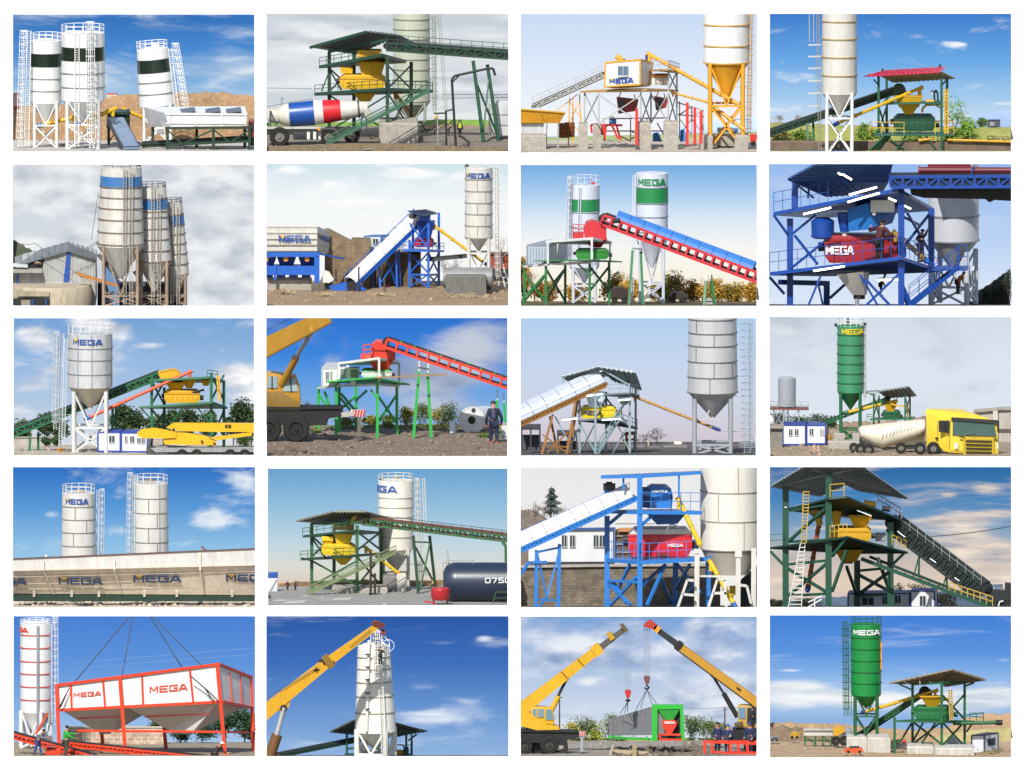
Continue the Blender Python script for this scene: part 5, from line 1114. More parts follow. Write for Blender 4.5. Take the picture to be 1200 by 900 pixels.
T.slab('roof',DM,[(106,84,700),(300,-20,500),(620,-20,460),(590,96,900)],8,ribs=12); T.slab('roof',DM,[(106,88,705),(590,98,900),(560,150,1100),(290,168,1100)],8,ribs=10)
T.bars('roof_truss',NB2,8,[((142,110,800),(232,180,850)),((160,108,780),(290,170,900)),((210,100,760),(204,180,840))])
stairs(T,NB,(690,704,420),(930,512,520),130,13,92,sw=18,rm=NB)
T.slab('landing',NB,[(800,520,520),(970,520,520),(975,505,800),(815,505,800)],10); T.rail('railing',NB,[(922,516,522),(968,516,522)],110,4,40)
T = mixer('dark red mixer with white lettering behind the blue railing',282,640,362,492,mat('#a01c28',.4,dirt=.15),760,180,'MEGA',mat('#f4f4f4',.5,dirt=0),wa=(290,426,452,42))
T = Th('cement_scale','round blue weighing vessel hanging left above the red mixer','hopper',272,375,800); K = S.kk; T.add('vessel',MB().lathe(P(275,366,800),[(44*K,-8*K),(54*K,0),(56*K,76*K),(30*K,92*K)],28),NB); T.add('ring',MB().ring(P(275,364,800),55*K,6*K,28),NB2)
T = Th('water_scale','tapered blue vessel hanging in the middle above the red mixer','hopper',380,345,780); T.add('vessel',MB().lathe(P(380,342,780),[(22*K,0),(36*K,78*K),(36*K,90*K)],24),NB); T.tube('outlet',WH2,(380,346),(380,362),12)
T = Th('aggregate_hopper','large blue aggregate hopper above the mixer near the front column','hopper',500,335,760); T.add('hopper',MB().hexa([P(400,340,740),P(520,330,660),P(610,300,800),P(480,320,900)],[P(392,236,740),P(486,205,640),P(640,215,800),P(500,220,920)]),mat('#2f7fd0',.4,dirt=.1)); T.box('lid',WH2,505,190,620,250,8,640)
T.tube('vibrator',WH2,(520,262,636),(528,240,636),9)
LM = lamp(s=4); TUB = [((182,258),(314,226),560),((394,200),(548,156),430),((402,165),(535,128),520),((370,66),(414,92),560),((590,180),(628,196),520),((652,210),(698,232),560),((230,530),(380,508),560),((540,574),(636,572),620),((348,60),(366,70),580)]
NM = ['long lit tube lamp below the left deck edge','brightest long tube lamp in the middle under the upper deck','slim tube lamp just above the brightest one','short lit lamp under the roof','short lit lamp left of the front column','lit lamp right of the front column','long lit lamp under the lower deck','lit lamp low by the front column','tiny lit lamp under the roof ridge']
for (a,b,d_),nm in zip(TUB,NM):
    T = Th('tube_lamp',nm,'lamp',a[0],a[1],d_,'lit tube lamps'); T.bars('tube',LM,8,[(a,b)]); T.bars('holder',NB2,5,[((a[0],a[1]-7),(b[0],b[1]-7))])
T = Th('discharge_cone','white lit discharge cone hanging below the tower','hopper',430,660,700); T.add('cone',MB().hexa([P(418,646,690),P(478,646,680),P(486,644,760),P(424,644,770)],[P(342,548,620),P(470,534,580),P(500,536,780),P(370,548,820)]),mat('#eee6d6',.5,dirt=.1)); T.add('collar',MB().lathe(P(450,664,720),[(28*K,0),(28*K,18*K)],20),BLK); T.tube('pipe',GREY,(440,664),(440,720),10)
conveyor('heavy blue conveyor gallery entering from the right edge',(1290,118,480),(600,122,480),150,50,NB,BLK,n=12,fw=14,plate=mat('#1e2c48',.6,dirt=.3),drum=False)
T = Th('conveyor_skirt','dark sheet trough hanging under the blue gallery','cover',940,185,560); T.pr('sheet',mat('#23262e',.5,.3,dirt=.3),[(690,120),(1260,135),(1260,200),(1100,190),(1075,202),(1055,186),(760,180),(700,165)],60); T.bars('edge',NB2,8,[((690,118,556),(1260,133,556))])
T = Th('gallery_tube','dark red round tube on top of the blue gallery','tube',960,60,520); T.tube('tube',mat('#6d2530',.35,dirt=.2),(735,46),(1260,48),15); T.bars('clamp',NB,7,[((1000,24,500),(985,80,500))]); T.tube('flange',DRED,(733,46),(740,46),20)
T = Th('red_housing','dark red box on the silo top, cut off by the upper edge','box',880,36,900); T.box('housing',mat('#74222c',.5),780,-10,985,34,120); T.bars('rim',DRED,6,[((778,32,896),(988,32,896))])
screw('yellow screw conveyor lit behind the tower railing',(760,470,700),(610,340,700),12,mat('#b38a2a',.5),BLUE)
person('person in dark red shirt working at the rail with arm raised',545,486,206,150,22,hands=((.3,.78,.12),(-.3,.6,.2)),top='#4a1c24',legs='#1c1e26',d=572,hair='#15110f')
person('person in black cap and dark jacket at the right column',742,486,160,40,12,hands=((.2,.95,.1),(-.12,.7,.2)),top='#232a3a',legs='#2a2430',hat='#111318',d=700)
person('person in orange vest bending beyond the stair',922,640,120,60,40,hands=((.15,.4,.2),(-.15,.4,.2)),top='#a8641e',legs='#2a2c38',d=1000)
person('person in orange behind the lower front column',552,650,110,90,25,hands=((.15,.45,.2),(-.15,.45,.2)),top='#9a5a1e',legs='#26262e',d=1000)
# ================================================================== third row, first picture: white silo against the light, yellow boom
panel(8,soil('#c9beac','#a39884','#ddd3c2',.6))
sky([(28,'#76a3d6'),(250,'#98bbe2'),(450,'#b5cbe4'),(640,'#d9dfe6')],4.0,[(400,40,170,90,.4),(130,130,190,90,.24),(100,350,190,110,.2),(190,275,90,40,.16),(700,160,130,30,.2),(1110,300,150,90,.22),(60,470,160,60,.18),(1140,410,120,70,.18),(500,80,160,110,.14)],.63,.13,(.09,.22),'#ffffff','#b9c1cf')
DT = [('#2d4426','#4b6633'),('#23381f','#3f5a2e'),('#3a5230','#5d7a3e')]
for i_,(x,w,h) in enumerate(((60,110,130),(190,130,170),(250,110,150),(540,130,210),(600,150,190),(680,110,140),(760,140,200),(860,130,190),(950,120,170),(1075,110,160),(1110,130,240),(1160,90,200))):
    tree('dark green tree %s' % ('low at the left edge','left of the silo ladder','right behind the silo ladder','tallest just right of the silo','under the red screw','behind the cabins','behind the yellow mixer stand','behind the middle of the stand','behind the right stand columns','right of the stand','tallest at the right','at the right edge')[i_],x,636,h,w,*DT[i_ % 3],d=S.Dc-55-(i_ % 3)*12,n=1700,sz=12,seed=i_,trunk=.22,dens=12)
for x,w,h,c1,c2 in ((622,120,90,'#8f9a2a','#b8b83a'),(180,60,44,'#2d4f26','#4a7034'),(228,60,60,'#2d4f26','#507838'),(1130,110,60,'#33502a','#5a7a3a')): bush({622: 'yellowish bush behind the white cabins',180: 'small round green bush left of the silo legs',228: 'green bush beside the silo ladder foot',1130: 'green bush at the right behind the boom'}[x],x,640,w,h,c1,c2,d=S.Dc-250,n=1000,sz=8)
T = Th('yard_wall','pale low wall behind the bushes at the left','wall',150,645,S.Dc-120); T.box('wall',mat('#b9b3a8',.9,dirt=.3),26,598,215,648,20); T.bars('coping',CONC,5,[((26,597,S.Dc-124),(215,597,S.Dc-124))])
GT2 = mat('#1f6a44',.45,dirt=.2); SL = mat('#c9cbce',.5,dirt=.22)
silo('white silo with blue lettering standing against the bright cloud',390,102,354,456,672,214,SL,mat('#8d9094',.5),[166,222,290],d=640,rail=44,lr=10,ybr=545,text=('MEGA',LBLUE,-.82,.6,146,26,EMB),cone=mat('#d9cfb9',.5,dirt=.2),legm=mat('#dcdcd8',.5,dirt=.15),legtop=372,hw=4,
     seams=[(104,350,(-.55,.1,.85))],ladder=[((232,222),92,560,0,True),((258,248),100,640,0,False),((275,262),125,600,-20,False)],lw=26,lrail=mat('#c9cdd2',.5))
t = conveyor('dark belt conveyor climbing behind the silo to the yellow hopper',(-30,612,900),(730,312,900),76,30,GT2,BLK,n=20,fw=9,plate=mat('#23201f',.7),rail=None)
t.each('support_leg',GT2,12,[((104,590,870),(100,650,860)),((142,575,930),(142,645,930)),((498,450,870),(495,640,860)),((514,445,930),(514,635,930))])
screw('bright orange red screw conveyor rising from silo to tower top',(392,500,640),(878,280,700),8,mat('#e2562a',.45,dirt=.1),BLUE)
T = tower('green mixing stand with yellow hoppers at the right',[(685,300,645,700),(745,360,640,900),(970,290,650,660),(1030,330,645,860)],GT2,14,
    decks=[[(622,450,680),(975,426,600),(1048,452,860),(700,452,960)],[(672,322,700),(960,306,640),(1036,326,860),(740,330,960)]],dt=10,bw=7,
    braces=[(685,700,745,900,330,440),(970,660,1030,860,300,420),((632,456,690),(690,520,700)),((900,450,640),(985,560,660)),((690,470,700),(760,560,900)),((830,460,640),(760,560,700)),((1030,470,860),(960,640,680)),((690,560,700),(745,480,900)),((970,500,660),(1034,600,860))],
    rails=[[(950,306,640),(1000,312,740)]],rh=30)
T.bars('access_ladder',YEL,5,[((996,300,655),(1004,430,655)),((1008,300,655),(1014,430,655))]+[((997+i*.7,306+i*10,655),(1008+i*.6,306+i*10,655)) for i in range(12)])
YW = mat('#e5ad1c',.45,dirt=.15)
T = mixer('yellow mixer with dark lettering on the green deck',745,916,374,434,YW,720,100,hop=[(800,330,376,100,44)]); T.tube('pipe',BLK,(880,385),(936,370),5)
T = Th('weigh_hopper','yellow feed hopper under the head of the dark conveyor','hopper',770,330,740); T.pr('hopper',YW,[(714,290),(790,274),(822,292),(812,322),(730,326)],90); T.bars('rim',YEL2,5,[((714,288),(790,272),(824,290))])
for x,y0,y1,w in ((864,318,362,70),(944,312,350,54)): T = Th('cement_scale','%s yellow funnel on the right part of the stand' % ('larger' if x < 900 else 'smaller'),'hopper',x,y1,760); funnel(T,'cone',YW,x,y0,y1,w,26); T.bars('rim',YEL2,5,[((x-w/2,y0,725),(x+w/2,y0,725))])
cabin('white site cabin with blue frame partly behind the silo legs',428,534,666,578,10,120,'#e3e5e4','#2547a8',[(480,590,508,624)],d=560)
cabin('longer white site cabin with blue frame under the yellow boom',540,664,668,580,20,130,'#e3e5e4','#2547a8',[(556,592,570,624),(580,592,602,624),(614,600,632,626),(636,600,652,626)],d=545)
block('pale concrete block right of the long cabin',690,735,612,650,60,d=620)
T = Th('boom_truck','yellow folded concrete pump boom on a grey truck','pump truck',900,682,250); YB = mat('#e8b51a',.4,dirt=.12)
T.pr('boom',YB,[(755,552),(790,530),(1190,532),(1190,572),(1000,572),(800,568)],34); T.pr('boom_arm',YB,[(740,612,255),(760,572,255),(850,576,255),(940,590,255),(996,618,255),(992,636,255),(745,632,255)],36,label='thick lower arm of the yellow boom')
T.pr('boom_tip',YB,[(615,576,245),(640,560,245),(700,554,245),(800,572,245),(800,600,245),(740,604,245),(640,602,245),(618,592,245)],30); T.pr('boom_section',YB,[(960,600,247),(1190,570,247),(1190,586,247),(1000,612,247)],26)
for p in ((790,560),(985,628),(1168,582),(925,618)): T.tube('hinge_pin',BLK,(p[0],p[1],244),(p[0],p[1],250),6)
word_flat(T,'25',BLK,(1034,552,248),(1066,552,248),14,th=.22)
GK = mat('#4d4e52',.6,dirt=.3); T.pr('chassis',GK,[(655,684),(660,648),(740,640),(900,650),(1190,645),(1190,684)],60); T.box('outrigger',mat('#8d8c88',.6,dirt=.4),700,640,760,676,20,244); T.tube('lamp',RED,(702,662,240),(702,662,246),6)
for x in (830,900,1060,1130): wheel(T,x,680,26,236)
for i in range(4): T.tube('pipe',GREY,(680+i*6,652+i*5,240),(1190,648+i*6,240),3)
T = Th('crate','small orange crate on the ground left of the silo legs','crate',248,668); T.box('body',mat('#d29a5a',.7,dirt=.3),230,652,268,668,20); T.bars('slat',mat('#a8743a',.8),3,[((230,656,F(668)-3),(268,656,F(668)-3))])
rubble('gravel',25,680,650,682,260,3,soil('#d9cfbf','#a99f8f'),label='pale gravel around the silo feet')

# ================================================================== third row, second picture: crane, green legged stand and worker
panel(9,soil('#8a7767','#756557','#a6978a',.45),amp=.2)
sky([(27,'#2c72cf'),(200,'#3d86de'),(360,'#6aa3e3'),(540,'#8fb4e0')],2.0,[(1000,160,420,260,.34),(800,330,400,170,.26),(330,240,130,50,.14),(90,300,120,130,.12),(900,470,400,120,.22)],.68,.16,(.05,.12),'#c3cbdb','#8f9fbe')
for i_,(x,w,h,c1,c2) in enumerate(((220,70,130,'#4a5a5a','#6d7a70'),(520,90,50,'#8a8a2c','#b0a83a'),(690,110,110,'#8d8a2a','#b7ac3a'),(760,120,120,'#5d6a34','#7f8848'),(860,110,100,'#9a8f2c','#bba83c'),(910,130,140,'#56684a','#7b8a66'),(600,80,60,'#5d7030','#7f8e40'),(400,120,50,'#6d7a34','#8f963f'))):
    bush(('blue green tree-like bush behind the crane cab','low yellow bush right of the striped beam','golden bush left of the green trestle','olive bush inside the green trestle','yellow bush right of the green trestle','big grey green bush left of the lying silo','small olive bush behind the stand','low olive hedge under the stand')[i_],x,545,w,h,c1,c2,d=S.Dc-40-(i_ % 3)*40,n=1000,sz=8,dens=14)
hill('grass_bank',[(22,538),(400,536),(800,534),(1174,530)],soil('#6d7a3c','#8a8648','#566a34',.5),thick=60,rough=4)
for x,y,w in ((380,560,180),(620,556,200),(860,560,200),(1060,600,90),(250,575,90)): bush('low weeds on the muddy ground',x,y,w,22,'#5f7034','#8a9a48',n=420,sz=6,group='weeds')
S.sh = 600
GL = mat('#2fae48',.45,dirt=.12); WF = mat('#dcdeda',.5,dirt=.18); RO = mat('#e2402f',.42,dirt=.12)
T = tower('bright green legged stand with white frame and flat green deck',[(270,352,560,900),(355,345,578,640),(370,345,565,900),(450,345,575,1000),(552,325,596,560),(645,340,586,800)],GL,14,
   decks=[[(305,330,600),(545,308,460),(708,342,760),(440,336,900)]],dt=7,bw=9,braces=[(552,560,645,800,395,530),((275,400,900),(330,470,800),(300,380,860)),((360,390,640),(425,470,900)),((450,400,1000),(370,470,900)),((455,480,1000),(380,390,800)),((500,375,700),(450,420,1000)),((520,370,560),(556,420,560))])
T.each('frame',WF,11,[((270,362,880),(355,352,640),(552,345,560),(655,352,800)),((368,240,620),(368,320,620)),((410,240,760),(410,300,760)),((560,220,520),(560,330,520)),((656,236,760),(656,330,760)),((366,244,620),(556,220,520),(658,240,760))])
T.slab('upper_deck',WF,[(366,246,620),(558,222,520),(656,242,760),(470,248,860)],6); T.bars('plank',mat('#a8855a',.8,dirt=.3),7,[((540,312,440),(888,297,440))])
T.tube('work_lamp',WF,(436,336,560),(436,336,580),13)
cabin('small white container cabin on the left end of the green stand',288,360,352,270,20,240,'#e6e8e6','#c9ccca',[(304,284,320,322),(326,282,336,320)],d=640,cat='container')
T = Th('louvre_panel','white louvred box beside the container cabin','box',415,318,700); T.box('box',WF,372,266,466,318,60); T.each('slat',GREY,3,[((376,y,696),(402,y,696)) for y in range(272,316,7)]); T.box('opening',mat('#6d7a6a',.5),424,274,460,312,3,697)
T = mixer('white and green pan mixer under the red hopper',476,622,276,312,WF,600,120,lidm=GL)
T = Th('feed_hopper','red rounded hopper at the head of the red lattice conveyor','hopper',570,270,620); T.pr('shell',RO,[(526,222),(526,160),(545,140),(580,142),(606,170),(638,196),(638,228)],110); funnel(T,'cone',RO,570,224,276,120,60,660)
T.pr('side_box',RO,[(472,224,640),(472,206,640),(526,200,640),(526,226,640)],80); T.rail('railing',RO,[(486,204,600),(526,200,600)],48,6,38); T.bars('rib',DRED,4,[((530,180,616),(604,184,616))])
T.tube('pump',RO,(490,214,610),(520,214,610),12)
t = conveyor('red lattice conveyor with square openings descending to the right',(1290,398,520),(590,162,560),80,40,RO,BLK,n=14,fw=12,xbr=False,drum=True)
for i in range(1,11):
    q = t.A.lerp(t.B,i/11)+t.sd*44*S.kk+t.up*44*S.kk; t.add('idler_bracket',MB().bar(q,q+t.up*10*S.kk,5*S.kk),GL)
T = Th('trestle','green two legged trestle carrying the plank and conveyor','support',765,594,500); T.each('leg',GL,14,[((752,282),(724,594)),((792,290,560),(810,590,560))]); T.bars('crossbar',DKG,7,[((746,264),(800,272))]); T.each('prop',WF,6,[((752,235),(752,284)),((796,245),(793,290))])
T = Th('trestle','second green trestle half hidden behind the worker','support',1150,560,560); T.each('leg',GL,12,[((1124,420),(1128,560)),((1158,430),(1168,565))]); T.each('prop',WF,5,[((1126,370),(1126,424)),((1156,385),(1158,434))])
T = Th('lying_silo','white silo lying on the ground with a dark round hole','silo',1010,578,900); K = S.kk; CW = mat('#d6dad9',.45,dirt=.15)
A,B = P(1004,516,900),P(1090,506,1300); T.add('shell',MB().tube(A,B,64*K,60*K,36),CW); ax = (A-B).normalized(); T.add('hole',MB().tube(A+ax*.02,A+ax*2*K,20*K,n=20),BLK); T.add('flange',MB().ring(A+ax*2*K,22*K,5*K,24,ax),WF); T.add('hole',MB().tube(A+V(8,48)+ax*.02,A+V(8,48)+ax*2*K,10*K,n=14),BLK); T.add('rim',MB().ring(A,63*K,5*K,36,ax),WF)
T = Th('barrel','blue grey steel barrel left of the lying silo','barrel',914,580,800); T.add('drum',MB().lathe(P(914,580,800),[(19*K,0),(19*K,58*K)],20),mat('#6d7f92',.5,dirt=.3)); T.each('hoop',DKG,3,[((895,y,790),(933,y,790)) for y in (540,560)]); T.tube('lid',WF,(906,574,778),(906,574,780),6)
T = Th('white_tank','pale plastic tank at the right edge behind the worker','tank',1160,615,380); T.box('tank',WF,1145,540,1210,612,60); T.box('lid',GREY,1150,532,1200,540,50); T.box('band',GREY,1143,590,1212,596,4,376)
person('worker in navy coveralls walking away beside the lying silo',1110,628,204,190,10,hands=((.17,.44,.1),(-.19,.47,.12)),feet=((.07,.06),(-.07,-.05)),top='#232a4a',legs='#232a4a',hat='#15161c',shoes='#b0603a',gloves='#b86048',vest='#232a4a')
T = Th('crane_truck','yellow mobile crane with telescopic boom at the left edge','crane',150,610,300); YC = mat('#bf8f2c',.45,dirt=.3); d = 300; BK = mat('#16171a',.7,dirt=.2)
T.add('boom',MB().hexa([P(-30,245,300),P(-30,245,360),P(-30,140,360),P(-30,140,300)],[P(330,52,-150),P(330,52,-90),P(330,-30,-90),P(330,-30,-150)]),YC)
T.bars('boom_edge',mat('#8f6a20',.5),7,[((-30,244,298),(330,50,-152))])
T.tube('lift_rod',mat('#c6ccd2',.25,.6,name='chromed_steel'),(244,85,-10),(160,220,180),10); T.tube('lift_cylinder',YC,(164,214,175),(84,368,330),17); T.tube('pivot',YC,(244,80,-40),(244,80,20),16)
T.pr('cab',YC,[(10,440),(10,292),(40,290),(160,304),(180,360),(186,440)],110); T.pr('window',GLASS('#9fb4b8'),[(100,378,294),(112,332,294),(128,312,294),(160,312,294),(172,378,294)],4); T.pr('window',GLASS('#8fa8b0'),[(26,362,294),(30,306,294),(74,308,294),(74,362,294)],4); T.bars('window_post',BK,5,[((136,312,291),(140,378,291)),((48,306,291),(48,362,291))]); T.pr('counterweight',mat('#8a6a24',.6),[(10,470,296),(10,380,296),(90,380,296),(180,430,296),(186,470,296)],110)
T.pr('chassis',BK,[(10,540),(10,462),(380,458),(392,496),(320,508),(310,540)],100); T.pr('deck',BK,[(10,466,290),(388,462,290),(388,454,290),(10,452,290)],110)
for x in (164,30): wheel(T,x,556,64,286,50,rim='#2c2b2a')
T.bars('outrigger',mat('#b9b5aa',.6,dirt=.3),22,[((380,490,300),(440,484,300))]); T.box('striped_panel',WF,424,466,490,500,8,296)
for i in range(5): T.pr('red_stripe',RED,[(428+i*13,499,293),(436+i*13,499,293),(442+i*13,467,293),(434+i*13,467,293)],3)
T.bars('outrigger_leg',mat('#6f665c',.6),16,[((466,498,304),(464,600,304))]); T.bars('outrigger_foot',DKG,24,[((464,596,304),(464,606,304))]); T.bars('wire',BLK,2,[((22,84,320),(140,28,320))])
T = Th('blue_sack','blue sack lying on the ground behind the crane wheel','sack',260,572); T.add('sack',MB().ball(P(262,566,F(572)),30*K,14*K,9*K),mat('#5f8fc4',.6,dirt=.2)); T.bars('tie',WF,3,[((250,558,F(572)-14),(274,560,F(572)-14))])
rubble('stones',22,1174,566,686,900,4.5,soil('#9a8c7e','#6d5f52','#b3a79b'),label='stones and clods on the brown ground')
rubble('mud_heap',60,300,655,688,120,9,soil('#6d5c4d','#8a7868'),seed=3,label='dark clods in the lower left corner')

# ================================================================== third row, third picture: covered conveyor, lit mixer and silver silo
panel(10,soil('#4d4a48','#5f5a56'))
sky([(28,'#b2cff0'),(250,'#c6d6ee'),(450,'#cfd5e6'),(560,'#d2cedb'),(660,'#d2c6cc')],None)
tree('round dark bare tree on the horizon left of the silver silo',690,660,95,150,'#4a3d3c','#5d4c48',d=S.Dc-30,n=500,sz=5,seed=3,trunk=.3,name='bare_tree'); tree('lower dark bare tree beside the lit tower',620,660,70,110,'#564848','#6a5854',d=S.Dc-25,n=300,sz=5,seed=4,trunk=.3,name='bare_tree')
SVR = mat('#c6c7ca',.38,.1,dirt=.15,name='silver_paint'); SVD = mat('#6b6c70',.5)
silo('silver plated silo with dark seams, cut off by the top edge',962,-40,392,512,694,246,SVR,SVD,[30,97,158,236,312,390],d=620,rail=0,lr=11,ybr=640,legtop=415,hw=5,legm=mat('#a3a9ae',.45,dirt=.15),brk=False,wt=232,
     seams=[(30,97,(-.75,)),(97,158,(.05,)),(158,236,(-.75,)),(236,312,(.05,.9)),(312,390,(-.12,)),(392,396,(0,))],ladder=[((1128,1130),-10,690,-30,True),((1160,1162),-10,690,-20,False)],lw=46,lrail=mat('#a9bccb',.45,.2))
T = Th('screw_bracket','horizontal brace under the silver silo cone','beam',960,530,560); T.bars('beam',SVR,7,[((880,524),(1060,520))]); T.bars('hanger',SVR,6,[((930,520),(945,480))]); 
OR2 = mat('#9a6a30',.5,dirt=.3)
screw('long brown yellow screw from tower down to the silver silo',(958,562,600),(572,410,640),7,mat('#b98d48',.5,dirt=.2),DBLUE,mlen=40)
t = conveyor('broad silver covered conveyor entering from the left edge',(-60,580,420),(424,356,560),124,18,OR2,BLK,mat('#cdd6e2',.35,.2,dirt=.12),(0,1),n=14,fw=10,arch=.48,rail=mat('#c9a25a',.5),rside=-1,rh=46)
t.each('support_leg',OR2,12,[((180,500,440),(125,702,420)),((165,510,520),(205,702,520)),((290,440,460),(246,702,440)),((300,430,560),(262,700,560))]); t.each('support_brace',OR2,7,[((140,655,430),(260,660,450)),((150,690,430),(250,590,450)),((130,600,430),(250,690,450))])
ST = mat('#8ea6ae',.45,dirt=.2)
T = tower('pale steel mixing tower lit from within under a silver gable',[(310,430,G(520),520),(388,400,G(420),420),(440,390,G(700),700),(556,360,G(520),520),(585,370,660,760)],ST,11,
   decks=[[(300,526,500),(470,514,420),(596,566,640),(440,540,800)],[(420,400,520),(560,392,440),(605,404,640),(480,405,760)]],dm=mat('#5f6d74',.5,dirt=.2),dt=9,bw=6,braces=[(310,520,388,420,540,690),(388,420,440,700,420,520),(440,700,556,520,420,560),((190,510,500),(260,640,500)),((310,560,520),(250,690,480)),((500,560,500),(560,690,500)),((540,570,520),(470,690,500))],
   rails=[[(456,396,500),(560,392,440),(600,402,620)],[(480,530,440),(592,566,640)]],rh=42,roof=[[(216,312,560),(398,262,460),(470,300,760),(290,356,860)],[(398,262,460),(586,292,520),(616,378,760),(470,330,760)]],roofm=mat('#c6d2d4',.4,.1,dirt=.2,name='sheet_metal'),beams=[((230,318,560),(236,376,560)),((350,290,560),(420,280,500),(560,360,520)),((410,270,470),(480,330,700)),((466,276,480),(510,340,700)),((520,284,500),(560,350,700))])
stairs(T,ST,(388,712,380),(510,520,460),60,13,50,sw=9)
mixer('yellow mixer with dark lettering glowing in the pale tower',314,490,462,520,mat('#e8cf1c',.45,dirt=.1),540,110,'MEGA',mat('#33406a',.5),wa=(330,416,502,20))
T = Th('weigh_hopper','pale lit hopper above the yellow mixer','hopper',390,460,560); funnel(T,'hopper',mat('#d3e3ea',.4,dirt=.1),385,392,462,90,60,560); T.bars('rim',ST,5,[((340,392,515),(432,392,515))])
T = Th('cement_scale','pale round vessel on the right deck of the lit tower','hopper',525,450,620); T.add('vessel',MB().lathe(P(528,452,620),[(14*S.kk,0),(30*S.kk,22*S.kk),(30*S.kk,44*S.kk),(12*S.kk,52*S.kk)],20),mat('#c3d3da',.4)); T.tube('outlet',YEL,(505,478),(505,500),14)
for a,b,d_,nm in (((345,410),(425,400),470,'lit tube lamp left under the silver roof'),((500,432),(560,426),430,'lit tube lamp at the right deck'),((225,528),(300,520),440,'lit tube lamp under the deck at the left'),((420,528),(510,522),400,'lit tube lamp under the middle of the deck'),((360,292),(420,286),600,'lit lamp under the silver ridge')): T = Th('tube_lamp',nm,'lamp',a[0],a[1],d_,'lit lamps of the pale tower'); T.bars('tube',lamp('#eaf6ff',4),5,[(a,b)]); T.bars('holder',ST,5,[((a[0],a[1]-7),(b[0],b[1]-7))])
T = Th('head_motor','rusty drive motor at the top end of the covered conveyor','motor',340,332,560); T.tube('motor',mat('#9a5230',.6),(322,334),(366,330),12); T.box('plate',DKG,330,310,356,322,30)
DKW = mat('#3d3f45',.8,dirt=.4)
for x0,x1,y0,dd in ((22,120,560,1100),(200,300,590,1200)): T = Th('yard_shed','dark open shed %s' % ('at the left edge under the conveyor' if x0 < 100 else 'behind the brown trestle'),'shed',x0+40,G(dd),dd); T.box('roof',DKW,x0,y0,x1,y0+16,130); T.each('post',DKW,8,[((x,y0,dd),(x,G(dd),dd)) for x in (x0+4,(x0+x1)/2,x1-4)]); T.box('back_wall',mat('#55585f',.8,dirt=.4),x0,y0+40,x1,G(dd+100),8,dd+100)
for i,(x0,x1,y0,y1) in enumerate(((560,630,655,700),(640,710,660,702),(720,840,655,698),(1090,1174,640,690),(530,560,640,690))): block('grey block in the dark yard, %s' % ('first right of the tower','second right of the tower','long one before the silver silo','right of the silver silo','narrow one at the tower foot')[i],x0,x1,y0,y1+6,60,d=S.Dc-240-i*30,m=mat('#7a7a7c',.9,dirt=.4))
T = Th('concrete_wall','long grey concrete wall along the dusky horizon','wall',800,662,S.Dc-20); T.box('wall',mat('#6b6a70',.9,dirt=.4),22,636,1174,680,12,S.Dc-30); T.bars('coping',mat('#7d7c80',.9),4,[((22,636,S.Dc-32),(1174,636,S.Dc-32))])
for x in (648,788): T = Th('street_light' if x > 700 else 'post','small warm lights on the horizon by the silo' if x > 700 else 'thick pale post on the yard wall','light' if x > 700 else 'post',x,650,S.Dc-50); T.bars('post',CONC,10 if x < 700 else 4,[((x,616 if x < 700 else 640),(x,660))]); (T.tube('lamp',lamp('#ffd9a0',3),(x-12,640),(x+20,640),5) if x > 700 else T.bars('cap',CONC,12,[((x,614),(x,618))]))
T = Th('brown_frame','rusty brown frame structure behind the stair','frame',560,G(900),900); T.each('post',mat('#8a5430',.7,dirt=.4),12,[((540,590),(540,G(900))),((580,590),(580,G(900)))]); T.bars('beam',mat('#8a5430',.7,dirt=.4),16,[((520,596),(592,590))]); T.bars('beam',mat('#8a5430',.7,dirt=.4),10,[((520,626),(585,622))])

# ================================================================== third row, last picture: green silo and yellow tanker truck
panel(11,soil('#a8957c','#8c7b66','#c4b49c',.5),amp=.1)
sky([(22,'#d3deea'),(250,'#dce6f0'),(450,'#dde6f0'),(640,'#dfe8f0')],6.0,[(90,50,210,120,.3),(300,40,200,60,.12),(860,200,160,60,.1)],.62,.2,(.07,.18),'#dbe2ea','#b6c0cd')
for x,w,h in ((150,130,44),(240,140,54),(310,90,40),(60,90,60)): bush('dark green far tree clump %s' % {150: 'behind the cabins',240: 'behind the dark conveyor',310: 'beside the green legs',60: 'below the grey tank'}[x],x,560,w,h+30,'#2f4a2c','#4a6a3c',d=S.Dc-30,n=1000,sz=7,dens=14)
hill('soil_bank',[(22,560),(200,550),(350,530),(480,520),(640,522),(760,500),(850,520),(1179,560)],soil('#9a8672','#7f6d5c','#b5a48f',.5),rough=10,thick=60)
GS = mat('#418f66',.42,dirt=.15); GS2 = mat('#1f6a40',.45,dirt=.2)
silo('tall green silo with yellow lettering behind the tanker',408,66,382,462,592,128,GS,mat('#266b45',.5),[104,152,198,243,290,336],cone=GS2,legm=GS2,d=1100,rail=34,lr=8,brk=False,ybr=560,text=('MEGA',mat('#e3c81c',.5,dirt=0),-.7,1.15,100,26,None),ladder=[((478,478),70,420,0,True)],lw=14,railm=WF,filt=[(396,44,7,DKG)],lrail=mat('#c9ccca',.5))
for i,(x,y) in enumerate(((338,62),(478,58))): T = Th('flood_light','black flood light on the %s rim of the green silo' % ('left','right')[i],'light',x,y,1080,'flood lights on the green silo'); T.box('case',BLK,x-7,y-8,x+7,y+6,12); T.bars('bracket',DKG,3,[((x,y+6),(x+(10 if i == 0 else -10),y+14))])
block('left concrete block under the green silo legs',328,380,580,626,90,d=1040); block('right concrete block under the green silo legs',418,452,580,622,90,d=1020)
t = conveyor('dark belt conveyor behind the green silo',(262,548,1200),(590,424,1100),44,14,GS2,BLK,n=14,fw=6)
screw('yellow screw conveyor rising from the green silo',(402,478,1090),(632,424,1060),8,YEL,GS2)
